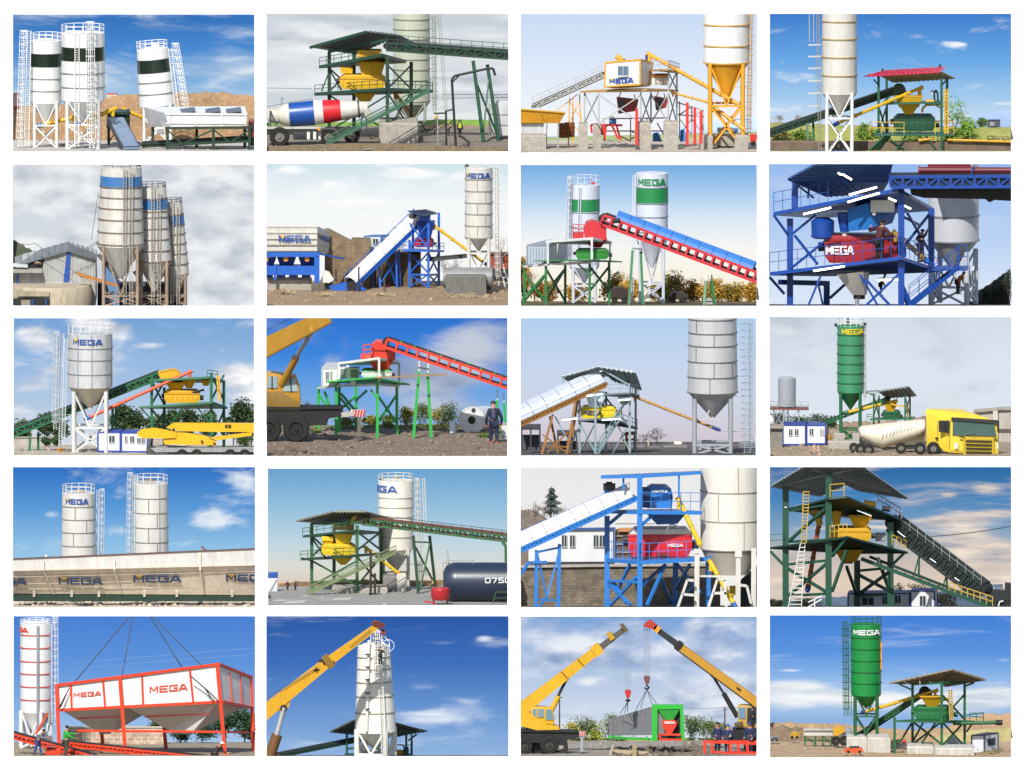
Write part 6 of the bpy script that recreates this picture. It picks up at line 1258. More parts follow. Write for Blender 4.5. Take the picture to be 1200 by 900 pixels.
T = tower('green mixer stand with grey tilted roof behind the tanker',[(520,390,540,1000),(545,400,540,1250),(670,380,540,960),(694,395,540,1200)],GS2,8,decks=[[(500,512,980),(710,508,940),(720,500,1250),(520,504,1300)]],dt=7,bw=5,braces=[(520,1000,545,1250,400,500),(670,960,694,1200,400,500)],
   roof=[[(540,376,960),(688,353,900),(726,398,1200),(580,408,1240)]],roofm=mat('#8a969e',.45,.1,dirt=.2,name='sheet_metal'),beams=[((480,380,960),(545,376,960)),((480,384,960),(530,400,960))],rails=[[(488,512,980),(520,512,980)]],rh=22)
T.bars('roof_truss',GREY,3,[((484,378,955),(548,378,955)),((484,390,955),(548,388,955))]+[((484+i*10,378,955),(492+i*10,389,955)) for i in range(6)])
mixer('dark green pan mixer on the stand above the tanker',562,650,474,518,mat('#1c5a3a',.45,dirt=.2),1020,80,lidm=GS2); T = Th('weigh_hopper','yellow hopper and pipes above the dark green mixer','hopper',600,470,1040); funnel(T,'hopper',YEL,600,440,474,60,34,1040); T.bars('pipe',YEL,7,[((600,438,1000),(640,450,1000),(688,450,1000)),((680,450,1000),(684,505,1000))]); T.tube('hood',GS2,(566,428,1060),(566,428,1110),16)
T = Th('water_tank','grey upright water tank on a railed trestle at left','tank',102,545,1300); K = S.kk; T.add('shell',MB().lathe(P(103,450,1300),[(43*K,0),(43*K,136*K),(36*K,141*K),(0.01,143*K)],32),mat('#a3aab2',.45,dirt=.2)); T.slab('deck',mat('#7a3f38',.6,dirt=.3),[(22,460,1220),(208,462,1220),(208,452,1380),(22,450,1380)],8); T.rail('railing',GREY,[(22,458,1222),(206,460,1222)],30,2.4,36); T.each('leg',GREY,6,[((40,462,1230),(40,560,1230)),((86,462,1230),(86,560,1230)),((160,462,1230),(160,560,1230)),((108,462,1370),(108,550,1370))]); T.bars('bracing',GREY,3.5,[((40,470,1230),(86,550,1230)),((86,470,1230),(40,550,1230)),((86,470,1230),(160,550,1230)),((160,470,1230),(86,550,1230))])
T = Th('white_tank','rounded white tank below the railed trestle','tank',48,552,1350); T.tube('shell',WF,(22,522),(74,522),30,n=24); T.bars('strap',GREY,3,[((50,492,1314),(50,552,1314))])
cabin('left white cabin with blue frame and two windows',84,192,636,545,8,150,'#eceded','#27479c',[(112,560,130,592),(140,560,158,592)],d=1060); cabin('right white cabin with blue frame next to the silo',198,288,632,546,12,150,'#eceded','#27479c',[(211,558,231,590),(262,560,272,590),(276,560,284,590)],d=1060)
T = Th('concrete_wall','grey concrete wall and slab at the lower left','wall',45,665,860); T.box('wall',mat('#8f8a80',.9,dirt=.5),15,556,82,665,60,860); T.box('slab',mat('#a39d92',.9,dirt=.4),15,546,90,558,90,840)
T = Th('concrete_wall','high pale concrete wall behind the yellow cab at right','wall',1090,640,1400); T.box('wall',mat('#bdb7ab',.9,dirt=.4,sc=.6),1000,470,1190,645,60); T.bars('coping',mat('#a9a397',.9,dirt=.4),14,[((1000,474,1390),(1120,462,1390),(1190,458,1390))]); T.box('pier',mat('#cfc9bd',.9,dirt=.3),1092,468,1116,645,14,1384); T.box('dark_recess',mat('#5f5a52',.9),1118,560,1190,574,4,1394)
T = Th('yellow_drum','small yellow drum beside the right cabin','barrel',304,622,1100); T.add('drum',MB().lathe(P(304,622,1100),[(12*K,0),(12*K,34*K)],16),mat('#d09a3a',.5)); T.add('hoop',MB().ring(P(304,606,1100),12.4*K,2*K,16),DKG)
block('low concrete slab behind the tanker tail',300,450,618,650,60,d=720)
# tanker
T = Th('tanker_truck','yellow tractor truck with cream bulk tank trailer','tanker truck',800,700,260); CT = mat('#e3dac4',.42,dirt=.25); YT = mat('#efcf3f',.38,dirt=.1); d = 260
def tank_ring(x,yt,yb,w,dd,n=20): return [P(x,(yt+yb)/2,dd)+V(0,math.cos(2*math.pi*i/n)*(yb-yt)/2,math.sin(2*math.pi*i/n)*w/2) for i in range(n)]
rs = [tank_ring(446,556,580,60,480),tank_ring(458,545,604,110,475),tank_ring(520,537,642,130,460),tank_ring(562,532,655,135,450),tank_ring(600,528,642,135,440),tank_ring(680,519,618,135,415),tank_ring(740,512,596,130,400),tank_ring(764,514,580,100,394)]
mb = MB(); n = 20
for r_ in rs: mb.v += r_
for j in range(len(rs)-1): mb.f += [(j*n+i,j*n+(i+1) % n,(j+1)*n+(i+1) % n,(j+1)*n+i) for i in range(n)]
mb.f += [tuple(range(n)),tuple((len(rs)-1)*n+i for i in range(n-1,-1,-1))]; T.add('tank',mb,CT)
for i in range(10): x = 560+i*17; T.bars('mark',mat('#b9bbbb',.5,dirt=0),2.5,[((x,604-i*5.5,376-(x-562)*.3),(x+8,582-i*5.5,376-(x-562)*.3))])
T.pr('lower_cone',CT,[(640,636,420),(720,560,420),(770,562,420),(760,636,420)],60); T.pr('trailer_frame',mat('#8a8478',.6,dirt=.4),[(410,640,430),(600,652,430),(760,640,420),(760,660,420),(600,672,430),(410,652,430)],60)
for x,y,r in ((424,648,22),(456,654,25),(494,658,28),(650,650,26),(742,652,28),(806,652,30)): wheel(T,x,y,r,370-(x-424)*.4,30,rim='#8d877c')
T.pr('mudguard',DKG,[(770,690,246),(776,644,246),(820,632,246),(850,660,246),(848,690,246),(836,690,246),(836,668,246),(800,652,246),(784,690,246)],30)
K = S.kk; f = lambda x,y,dd: P(x,y,dd)
T.add('cab',MB().hexa([f(772,650,330),f(885,700,250),f(1120,700,290),f(1010,660,420)],[f(770,492,330),f(888,512,250),f(1114,520,290),f(1000,494,420)]),YT)
T.add('roof_fairing',MB().hexa([f(766,494,330),f(890,514,248),f(1112,522,288),f(1004,494,425)],[f(770,462,345),f(850,474,290),f(1000,488,330),f(940,462,420)]),YT)
T.pr('windshield',GLASS('#4d6a66'),[(898,590,246),(1108,594,280),(1096,522,280),(900,514,246)],3,label=None); T.pr('sun_visor',BLK,[(892,518,238),(1116,532,272),(1112,518,276),(892,504,242)],10)
T.pr('side_window',GLASS('#3d4a50'),[(832,572,285),(884,580,248),(884,522,248),(838,520,282)],3); T.bars('door_seam',mat('#b89a2a',.5),3,[((826,640,286),(826,520,286)),((882,655,246),(886,515,246))]); T.tube('door_handle',BLK,(816,604,286),(828,606,280),5)
for x0,x1,dd in ((832,862,240),(866,880,232),(1112,1122,270)): T.box('mirror',BLK,x0,520,x1,574,10,dd)
T.pr('grille',mat('#d3b334',.45),[(948,690,246),(1098,694,272),(1096,606,272),(950,602,246)],4)
for i in range(4): y = 616+i*18; T.bars('grille_slat',BLK,6,[((962,y,242),(1086,y+3,264))])
for x0,x1,dd in ((906,924,240),(1110,1118,284)): T.pr('headlight',mat('#dfe3e0',.15),[(x0,654,dd),(x1,656,dd),(x1,628,dd),(x0,626,dd)],4)
T.bars('bumper',mat('#c9a82e',.5),12,[((888,668,244),(1118,676,280))]); T.bars('fog_slot',BLK,5,[((930,598,242),(955,600,244)),((1095,606,276),(1112,608,280))]); T.bars('wiper',BLK,3,[((960,592,244),(1010,585,252))])
T.bars('step',BLK,12,[((850,672,250),(940,690,244))])
rubble('rubble',30,780,636,690,420,4,soil('#b09c84','#84735f','#c9b99f'),label='stones and debris on the yard before the cabins'); mb = MB(); rnd = random.Random(3)
for _ in range(9): x = rnd.uniform(225,262); mb.bar(P(x,672,F(672)),P(x-rnd.uniform(-10,24),640,F(672)+60),4*K)
solo('timber_pile','few pale timber pieces leaning in front of the cabins','timber',mb,mat('#c9a98a',.8,dirt=.3))
# ================================================================== fourth row, first picture: two silos behind a long bin
panel(12,soil('#dbc9b2','#bda98f','#eadcc8',.7),amp=.15)
sky([(22,'#2d72c3'),(220,'#5a9ad8'),(400,'#8fc0e6'),(655,'#b9dbf0')],3.0,[(970,280,150,90,.34),(1130,280,130,70,.22),(500,330,130,70,.2),(60,260,130,60,.16),(200,250,70,40,.18),(1130,90,150,80,.14),(900,385,300,50,.14),(220,390,120,90,.16)],.66,.14,(.1,.26),'#eef4fa','#b6cfe6')
CS = mat('#d8d6d0',.42,dirt=.15); CH = mat('#8a8780',.5)
silo('shorter pale silo with blue lettering behind the long bin',336,148,560,620,G(1300),164,CS,CH,[206,268,330,394,450],d=1300,wt=158,rail=42,text=('MEGA',LBLUE,-.85,.62,192,26,EMB),seams=[(206,268,(-.2,)),(268,330,(.5,)),(330,394,(-.3,)),(148,206,(.9,))],filt=[(340,24,26,mat('#a89878',.6)),(322,16,10,CS)],ladder=[((428,424),130,620,10,False),((448,442),125,620,30,True)],lw=20,lrail=mat('#c9d3dd',.5),hw=4)
silo('taller pale silo with a railed top behind the long bin',680,102,560,620,G(1250),174,CS,CH,[166,236,306,376,436],d=1250,wt=166,rail=42,seams=[(166,236,(-.1,)),(236,306,(.4,)),(306,376,(-.1,)),(376,440,(.4,)),(102,440,(.55,))],filt=[(676,28,24,mat('#8a7458',.6))],ladder=[((582,574),48,620,0,True),((612,606),60,620,-50,False)],lw=24,lrail=mat('#cdd6de',.5),hw=4)
T = Th('aggregate_bin','long cream aggregate bin with repeated blue lettering across the picture','hopper',600,662,420); BC = mat('#e6dac9',.5,dirt=.3); BC2 = mat('#d6d3cf',.5,dirt=.25)
T.add('upper_wall',MB().hexa([P(-10,516,400),P(1200,488,400),P(1200,488,700),P(-10,516,700)],[P(-10,463,400),P(1200,412,400),P(1200,412,700),P(-10,463,700)]),BC2)
T.add('sloped_wall',MB().hexa([P(-10,626,500),P(1200,634,500),P(1200,634,640),P(-10,626,640)],[P(-10,517,402),P(1200,489,402),P(1200,489,690),P(-10,517,690)]),BC)
T.bars('rim',mat('#6d4a3a',.7,dirt=.4),5,[((-10,462,396),(1200,411,396))]); T.bars('ledge',mat('#e2d5c4',.5),7,[((-10,516,394),(1200,488,394))])
for y0,y1,d in ((548,520,424),(582,556,458),(606,596,480)): T.bars('rib',mat('#bfae9a',.5),4,[((-10,y0,d),(1200,y1,d))])
for a,b,c in ((166,170,216),(506,508,542),(916,918,934)): T.bars('divider',mat('#e6dccf',.5),8,[((a,470 if a < 900 else 430,392),(a,512,392),(c,628,494))])
for x0,x1,y in ((-122,90,584),(240,452,583),(597,830,572),(1040,1262,568)): word_flat(T,'MEGA',mat('#3a567f',.55,dirt=.15),(x0,y,452),(x1,y,452),37,mat('#c09a4a',.5),tilt=30)
T.box('base_beam',mat('#14382a',.5,dirt=.3),-10,624,1200,664,60,505)
T.each('bracket',mat('#e3ddd2',.5),12,[((x,612,486),(x,640,500)) for x in (122,302,432,650,805,1070)]); T.bars('stop_plate',BC2,9,[((178,440,420),(180,460,420),(240,452,420))]); T.bars('stop_plate',mat('#7d5a44',.6),9,[((922,402,420),(950,426,420))])
rubble('gravel',22,1179,640,692,700,5,soil('#e6d6c0','#b9a58a','#f0e6d6'),label='cream gravel along the front')

# ================================================================== fourth row, second picture: yellow mixer tower and navy tank
panel(13,soil('#a9a7a2','#8e8c88','#c0bdb6',.6))
sky([(29,'#6aa3d0'),(220,'#96c0de'),(380,'#bed6e2'),(500,'#dcdcd4'),(585,'#dccdbb')],None)
hill('desert',[(29,572),(300,566),(700,562),(1174,560)],soil('#c49a6c','#b58a5e','#d3ae84',.5),thick=60,rough=3)
hill('soil_bank',[(80,590),(160,574),(400,566),(700,566),(840,590)],soil('#8a6a4c','#755a42','#a3825f',.6),d0=S.Dc-90,rough=6)
GT3 = mat('#3a6a3e',.5,dirt=.25); GT4 = mat('#27492f',.5,dirt=.25); CR = mat('#ece8dc',.45,dirt=.12)
S.sh = 500
silo('cream white silo with cut off blue lettering behind the green tower',640,88,412,520,612,166,CR,mat('#c9c4b6',.5),[162,208,254,300,350],d=1000,wt=172,rail=32,lr=8,text=('MEGA',mat('#1e55b0',.5,dirt=0),-2.25,.12,136,32,None),filt=[(570,18,10,DKG),(645,26,10,mat('#a08466',.6))],ladder=[((742,758),75,560,-30,True),((772,790),75,540,-10,False)],lw=22,legm=mat('#d3cfc2',.5,dirt=.2))
T = tower('olive green mixing tower with broad brown roof and yellow mixer',[(238,292,600,900),(455,300,604,620),(570,320,600,900),(345,300,590,1180)],GT3,16,
   decks=[[(184,458,880),(456,440,600),(640,424,860),(340,452,1180)],[(194,348,880),(452,320,600),(560,330,860),(340,344,1180)]],dm=GT4,dt=11,bw=7,
   braces=[(238,900,455,620,470,590),(455,620,570,900,330,420),(455,620,570,900,450,590),((238,360,900),(300,450,800)),((238,470,900),(190,456,900)),(238,900,345,1180,350,450),((238,570,900),(440,568,640)),((470,570,640),(570,572,900))],
   rails=[[(184,456,880),(456,438,600)],[(194,346,880),(400,318,660)]],rh=32,roof=[[(160,278,880),(342,232,640),(500,262,900),(310,288,1120)],[(342,232,640),(500,232,600),(628,268,900),(460,288,1120)]],roofm=mat('#97917f',.5,.05,dirt=.3,name='sheet_metal'),rribs=10,beams=[((240,292,900),(470,288,640))])
stairs(T,mat('#7f8f66',.5,dirt=.3),(215,632,480),(640,432,560),40,20,32,sw=12)
YM = mat('#e6c321',.42,dirt=.15)
mixer('yellow mixer on the olive tower deck',285,446,392,444,YM,720,110,hop=[(390,336,396,90,60)]); T = Th('cement_scale','yellow box hopper left above the mixer on the olive tower','hopper',315,395,760); T.box('box',YM,286,354,342,376,60); funnel(T,'cone',YM,314,376,394,56,24,790)
T = Th('discharge_cone','yellow cone hanging below the olive tower deck','hopper',385,486,760); funnel(T,'cone',YM,388,452,488,92,26,790); T.bars('rim',YEL2,5,[((342,453,740),(434,453,740))])
T = Th('weigh_hopper','tan bin under the broad brown roof','hopper',380,330,760); T.box('bin',mat('#b59a4a',.5,dirt=.3),340,290,440,324,90); T.tube('chute',YM,(425,290,740),(450,255,740),10)
conveyor('green lattice conveyor with red upper edge reaching to the right',(1290,388,640),(480,292,700),80,28,GT3,mat('#8f2f2c',.6),n=20,fw=8,rail=GT4,plate=None,rh=26)
T = Th('trestle','dark green crossed trestle under the lattice conveyor','support',780,620,560); T.each('leg',GT4,14,[((724,350),(748,622)),((802,352,700),(832,590,760))]); T.bars('bracing',GT3,7,[((806,370,700),(756,610,570)),((732,400,570),(815,560,740)),((728,380,560),(806,382,700))])
T = Th('trestle','short green bracket trestle cut off by the right edge','support',1168,470,600); T.bars('leg',GT3,14,[((1150,380),(1166,400),(1170,600))])
screw('yellow screw conveyor slanting behind the stairs to the silo',(645,524,820),(488,400,800),8,YM,ORA)
block('pale concrete plinth under the olive tower',335,602,600,626,160,d=620); block('grey concrete block beneath the cream silo',578,642,542,612,80,d=760,m=mat('#8d8a86',.9,dirt=.4))
block('whitish concrete silo footing right of the stairs',645,690,535,615,80,d=780,m=mat('#dcd8cc',.9,dirt=.3))
for x,y0,y1,d in ((520,428,632,480),(540,530,630,470)): T = Th('pipe_stand','%s dark pipe in front of the olive tower' % ('tall' if x == 520 else 'short'),'pipe',x,y1,d); T.tube('pipe',mat('#3a2f30',.6),(x,y1),(x,y0),6); T.tube('flange',BLK,(x,y1),(x,y1-6),10)
person('left person in dark clothes standing at the far left of the tower',122,612,48,30,5,top='#2b2c33',legs='#2c2f38'); person('right person in blue grey clothes facing the first one',160,612,48,-40,5,top='#3d4658',legs='#262a33')
T = Th('equipment_box','white and blue cabinet at the left edge','cabinet',50,618); T.box('case',mat('#dfe3e8',.5,dirt=.2),20,548,74,618,60); T.box('blue_top',LBLUE,20,530,76,552,62,F(618)-2); T.bars('strap',GREY,4,[((40,612,F(618)-3),(70,560,F(618)-3))])
S.sh = 0
T = Th('storage_tank','navy blue horizontal tank with white digits at right','tank',1020,664,380); K = S.kk; NV = mat('#263348',.35,dirt=.15); A = P(868,572,420); C_ = A+V(420,0,0)
T.add('shell',MB().lathe(A,[(0.01,-2*K),(52*K,0),(80*K,14*K),(94*K,44*K),(95*K,60*K),(95*K,420*K)],40,(1,0,0)),NV); T.box('saddle',mat('#28364a',.5),925,620,985,668,60,385); T.each('saddle',mat('#28364a',.5),20,[((1130,620,385),(1130,665,385))])
word_flat(T,'0750',mat('#e6e8ea',.5,dirt=.1),(1066,577,322),(1192,575,322),26,th=.2)
T.bars('top_rail',GREY,4,[((880,490,400),(885,470,400),(1010,468,400),(1012,484,400))]); T.bars('vent',GREY,8,[((886,418,420),(892,480,420))]); T.bars('vent',GREY,4,[((866,540,440),(866,480,440),(900,484,440))]); T.bars('ladder',GT4,7,[((1102,682,280),(1118,620,280),(1180,618,280))]); T.bars('ladder',GT4,5,[((1112,648,280),(1180,646,280))])
T = Th('pressure_tank','small red upright tank in front of the navy tank','tank',854,676,160); T.add('shell',MB().lathe(P(854,654,160),[(0.01,-8*K),(38*K,-2*K),(45*K,10*K),(45*K,46*K),(38*K,56*K),(0.01,60*K)],28),mat('#b3272c',.4,dirt=.15)); T.each('leg',DRED,8,[((822,650,160),(820,676,160)),((884,650,160),(886,676,160))]); T.bars('base',RED,7,[((778,664,150),(830,672,150)),((806,632,150),(812,632,150))])
for x0,x1,ya,yb in ((29,200,650,676),(230,420,640,662)): T = Th('concrete_slab','pale concrete slab lying on the yard %s' % ('in the lower left corner' if x0 < 100 else 'before the stairs'),'slab',(x0+x1)/2,yb); T.slab('slab',mat('#cfcac0',.9,dirt=.3),[(x0,yb,F(yb)),(x1,yb-8,F(yb-6)),(x1+30,ya,F(ya)),(x0+40,ya,F(ya))],6)
rubble('stones',29,800,612,682,200,3,soil('#b3b0a8','#8a8780','#cfccc4'),label='scattered stones on the concrete yard')

# ================================================================== fourth row, third picture: blue tower with red mixer in winter
panel(14,soil('#8a7d6c','#756a5c'))
sky([(25,'#e9e9ea'),(300,'#eeeeee'),(700,'#f1f0ee')],None)
T = Th('stone_wall','long grey brown stone retaining wall behind the blue legs','wall',450,G(1500),1500); T.box('wall',bricks('#8f8372','#776c5d','#6d6456',.75,.34),10,512,1000,730,60); T.bars('coping',mat('#b9b3a6',.9,dirt=.4),12,[((10,510,1490),(1000,496,1490))])
T = Th('fir_tree','dark fir tree at the upper left behind the conveyor','tree',170,330,1720); K = S.kk; rnd = random.Random(5); mb = MB(); T.tube('trunk',mat('#4a3d32',.9),(168,330),(172,118),5,1.5)
for _ in range(2600):
    f = rnd.random()**.8; y = 118+f*130; r = (8+f*72)*(.7+.3*math.sin(f*26)); a = rnd.uniform(0,6.28); q = rnd.random()**.5; c = P(172,y+q*8,1720)+V(math.cos(a)*r*q,0,math.sin(a)*r*q); e = Vector((math.cos(a),math.sin(a),-.3))*12*K; w_ = Vector((-math.sin(a),math.cos(a),.2))*2.5*K; mb.add([c-w_,c+e,c+w_],[(0,1,2)])
T.add('crown',mb,leafm('#2a3a2c','#47584a'))
for x,h,s_ in ((60,150,2),(130,170,3),(240,130,4),(320,150,6)): tree('bare brown tree %s' % {60: 'at the left edge',130: 'below the dark fir',240: 'right of the dark fir',320: 'behind the blue railing'}[x],x,340,h,140,'#8f8078','#a89a90',d=1690,n=160,sz=4,seed=s_,bare=True,name='bare_tree',bark='#7d6c62',trunk=.2)
T = Th('soil_bank','brown bank of soil with scrub under the fir tree','bank',150,512,1650); T.pr('bank',soil('#8f8278','#6f645c','#a89c92',.6),[(10,520),(10,240),(60,236),(120,262),(180,300),(300,330),(300,520)],60)
T = Th('white_house','long white prefab house with windows behind the conveyor','house',300,500,1560); HW = mat('#e3e3e6',.5,dirt=.12); T.box('wall',HW,60,326,482,500,40); T.bars('roof_edge',mat('#3a5a9a',.5),9,[((60,328,1550),(486,322,1550))]); T.bars('base_edge',mat('#34363c',.6),9,[((60,492,1550),(484,490,1550))]); T.bars('corner_post',mat('#3a5a9a',.5),9,[((478,326,1550),(478,490,1550)),((176,340,1550),(176,490,1550))][:1])
for a in (222,262,378,408): T.win(a,356,a+26,414,1556)
T = Th('timber_stack','dark open shed with orange roof behind the red mixer','shed',560,470,1580); T.box('body',mat('#6a5a50',.8,dirt=.5),484,330,680,470,40); T.bars('roof',mat('#c98a5a',.6),18,[((500,330,1570),(640,326,1570))]); T.each('shelf',mat('#a39a90',.7),6,[((484,y,1574),(680,y,1574)) for y in (300,360,400,440)])
PB2 = mat('#2f7fd2',.42,dirt=.15); MW = mat('#f4f4f4',.5,dirt=0)
t = conveyor('broad white covered conveyor on a bright blue frame',(-60,462,560),(575,178,700),116,18,PB2,BLK,mat('#e3e4e6',.4,dirt=.15),(0,.99),n=16,fw=12,arch=.46,rail=PB2,rside=-1,rh=56)
t.each('support_leg',PB2,18,[((100,430,560),(96,G(560),560)),((212,400,620),(206,G(620),620)),((176,420,800),(174,G(800),800))][:2]); t.bars('support_brace',PB2,9,[((104,450,560),(150,660,590)),((206,450,620),(150,660,590)),((98,670,560),(206,676,620)),((150,660,590),(110,710,560)),((100,440,560),(212,416,620))]); t.bars('side_frame',PB2,12,[((22,550,520),(60,490,540),(150,488,560))])
T = tower('bright blue steel tower carrying red mixer and blue hopper',[(445,262,G(800),800),(605,70,G(560),560),(780,480,G(1000),1000),(940,460,G(700),700)],PB2,26,
   decks=[[(435,470,800),(606,482,540),(940,466,640),(770,450,1040)],[(455,232,800),(606,236,540),(910,238,640),(760,226,1040)]],dt=18,bw=13,
   braces=[((448,590,800),(560,698,620)),((590,560,580),(460,700,780)),((446,578,800),(600,586,560)),((556,500,640),(490,640,760)),((730,498,640),(640,700,560)),((620,600,570),(720,510,900)),((700,540,700),(760,690,980)),((790,500,1000),(900,640,720)),((850,500,680),(780,620,980)),((540,690,640),(470,580,790)),((780,690,1000),(880,600,760)),((610,310,560),(690,240,600)),((456,300,790),(520,246,700))],
   rails=[[(440,468,800),(606,480,542),(880,468,620)],[(610,232,545),(760,232,590),(900,232,640)]],rh=84)
T.bars('roof',PB2,14,[((415,72,600),(620,68,560),(908,50,600))]); T.slab('roof_sheet',mat('#3a6fae',.5),[(415,68,600),(908,46,600),(908,40,900),(415,62,900)],4); T.bars('roof_post',PB2,10,[((525,72,600),(525,130,600))]); T.bars('roof_post',PB2,10,[((797,60,590),(797,170,590))])
T = Th('feed_hopper','rounded blue hopper with white lettering on the upper deck','hopper',700,224,700); T.pr('shell',PB2,[(640,224),(640,128),(662,116),(735,118),(760,140),(768,176),(762,224)],120); T.pr('side_plate',mat('#1b3a68',.5),[(612,120,690),(644,120,690),(690,220,690),(612,222,690)],6); word_flat(T,'MEGA',MW,(664,148,692),(745,150,692),14)
T.pr('chute',mat('#2a63ad',.5,dirt=.2),[(640,252),(830,252),(790,300),(690,305)],100)
T = Th('head_motor','dark drive motor at the head of the white conveyor','motor',455,135,720); T.tube('motor',DKG,(426,118),(486,118),17); T.tube('brake',BLK,(440,106),(470,106),12); T.box('bracket',PB2,430,132,490,150,40)
T = mixer('bright red mixer with white lettering on the blue deck',548,862,326,462,mat('#d92431',.4,dirt=.15),720,150,'MEGA',MW,lidm=mat('#e3d8cc',.5,dirt=.2),wa=(740,820,413,15)); T.bars('nozzle',WH,9,[((735,330,715),(760,300,715),(800,318,715))]); T.bars('front_plate',DRED,60,[((715,440,722),(715,455,722))])
screw('yellow screw conveyor bending down in front of the plated silo',(890,380,600),(790,172,640),12,YM,YM,flange=3); screw('lower yellow screw tube ending in a blue motor',(1062,686,560),(945,478,620),12,YM,BLUE,inlet=20,flange=3)
PS2 = mat('#e6e2d8',.55,dirt=.12)
silo('broad grey beige plated silo at the right edge',1050,-60,418,540,G(800),296,PS2,mat('#a39e92',.6),[136,278,418],d=800,rail=0,legs=0,tipr=.62,cone=mat('#bbb5aa',.6,dirt=.2),hw=5,seams=[(-10,136,(.25,)),(136,278,(-.42,)),(278,418,(.45,))])
T = Th('silo_stand','whitish steel stand with splayed frames under the plated silo','support',1030,G(560),560); WL = mat('#d9d7d0',.5,dirt=.2)
T.each('leg',WL,24,[((886,430),(884,G(560))),((1088,430),(1086,G(560))),((1164,420),(1162,G(560)))]); T.each('leg_cap',WL,34,[((886,424),(886,444)),((1088,424),(1088,462))]); T.bars('frame',WL,12,[((790,712,500),(838,575,500),(870,578,500)),((815,645,500),(870,650,500)),((940,712,500),(985,572,500),(1040,576,500)),((965,640,500),(1030,640,500)),((1020,576,500),(1030,712,500)),((1095,600,500),(1130,605,500),(1150,690,500))]); T.bars('crossbar',WL,9,[((890,556),(1086,560))])
T = Th('dark_machine','dark machine with yellow box behind the silo stand at right','machine',1120,G(900),900); T.pr('body',mat('#2d2e33',.8,dirt=.3),[(1090,720),(1100,580),(1190,500),(1190,720)],60); T.box('yellow_box',YM,1045,606,1085,650,30,880)

# ================================================================== fourth row, last picture: green tower before a sunset sky
panel(15,soil('#3a3f38','#2d312b'))
sky([(22,'#2b6aa6'),(180,'#4a86bc'),(330,'#86a6c4'),(460,'#c6bbb6'),(580,'#e2cebb'),(694,'#d8c8bc')],7.0,[(960,300,300,110,.26),(1000,420,330,120,.3),(860,470,300,90,.16),(1050,130,110,30,.18),(880,156,50,16,.2),(1120,240,130,30,.2),(60,580,150,60,.2),(1060,560,260,60,.16)],.6,.14,(.06,.4),'#f4e3d0','#a3a5b2')
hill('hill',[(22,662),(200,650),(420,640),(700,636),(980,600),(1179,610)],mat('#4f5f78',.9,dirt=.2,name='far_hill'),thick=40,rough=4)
for i_,(x,w,h,y) in enumerate(((60,120,40,694),(200,160,44,694),(640,110,130,694),(760,190,150,694),(880,120,90,694),(1120,160,120,694))): bush('dark evening tree clump %s' % ('in the lower left corner','behind the white ladder','behind the right column','broad one beneath the conveyor','below the lower conveyor','at the lower right')[i_],x,y,w,h,'#2a3524','#4a5434',d=S.Dc-50-(i_ % 2)*40,n=1000,sz=7,dens=12)
cabin('pale metal shed with blue grey roof at the right',1010,1100,640,596,40,60,'#9fb2c4','#6d8296',[(1030,610,1050,630)],d=S.Dc-160,cat='shed',name='shed',posts=False)
T = Th('parked_machine','dark machine in the lower right corner','machine',1140,G(1300),1300); T.pr('body',mat('#23282c',.7),[(1060,700),(1066,640),(1100,612),(1150,618),(1150,580),(1190,584),(1190,700)],60); T.bars('white_bar',WH,6,[((1118,690,1290),(1124,668,1290),(1142,664,1290))]); wheel(T,1160,680,16,1290)
TG = mat('#1e5240',.45,dirt=.2); TG2 = mat('#153a30',.5,dirt=.2)
cabin('white cabin left of the open one under the green tower',398,690,720,632,10,120,'#e6e8ec','#2a3f8a',[(462,646,520,686),(560,642,588,680),(620,636,650,676)],d=1000); cabin('white open cabin with blue corner under the conveyor',698,812,720,620,12,120,'#eceef2','#2a3f8a',[(740,640,770,690)],d=980)
T = tower('dark green tower seen from below with wide sheet roof',[(97,98,G(640),640),(303,50,G(460),460),(440,470,G(1000),1000),(600,285,G(760),760)],TG,30,
   decks=[[(20,406,640),(300,368,420),(392,352,380),(684,428,760),(420,430,1060)],[(98,222,660),(305,168,420),(390,160,400),(656,272,760),(420,260,1060)]],dm=TG2,dt=10,bw=13,
   braces=[((110,380,640),(290,220,460)),((100,490,640),(300,470,460)),((110,640,640),(300,480,460)),((100,505,640),(290,620,470)),((100,640,640),(300,630,460)),((120,380,640),(300,372,460)),((120,230,640),(300,200,460)),((440,520,1000),(600,505,760)),((450,630,1000),(600,520,760)),((450,540,1000),(600,620,760)),((320,450,460),(392,360,400)),((22,425,640),(85,490,640)),((390,420,420),(320,620,460)),((390,500,700),(440,640,1000)),((540,460,700),(590,600,760)),((440,640,1000),(600,632,760)),((470,420,700),(560,400,780)),((600,500,760),(670,430,760))],rails=[[(22,402,640),(86,398,610)]],rh=56)
YR = mat('#c9a63a',.5,dirt=.2)
T.rail('railing',YR,[(310,360,440),(392,350,390)],56,4,26); T.rail('railing',GREY,[(540,200,600),(654,268,750)],46,4,34); T.rail('railing',YR,[(608,396,720),(674,424,750)],50,4,28); T.rail('railing',YR,[(310,166,440),(378,160,400)],60,4,60)
T.slab('roof',mat('#9aa7b0',.45,.05,dirt=.25,name='sheet_metal'),[(20,112,560),(190,10,380),(440,80,860),(260,160,1000)],5,ribs=12); T.slab('roof',mat('#a4b0b8',.45,.05,dirt=.25,name='sheet_metal'),[(190,10,380),(455,6,330),(690,172,760),(440,130,900)],5,ribs=14); T.bars('roof_truss',GREY,6,[((30,110,560),(110,106,600),(180,86,560),(300,58,480),(440,30,400)),((150,60,520),(152,96,560)),((212,30,450),(214,76,540)),((270,30,420),(272,66,500))])
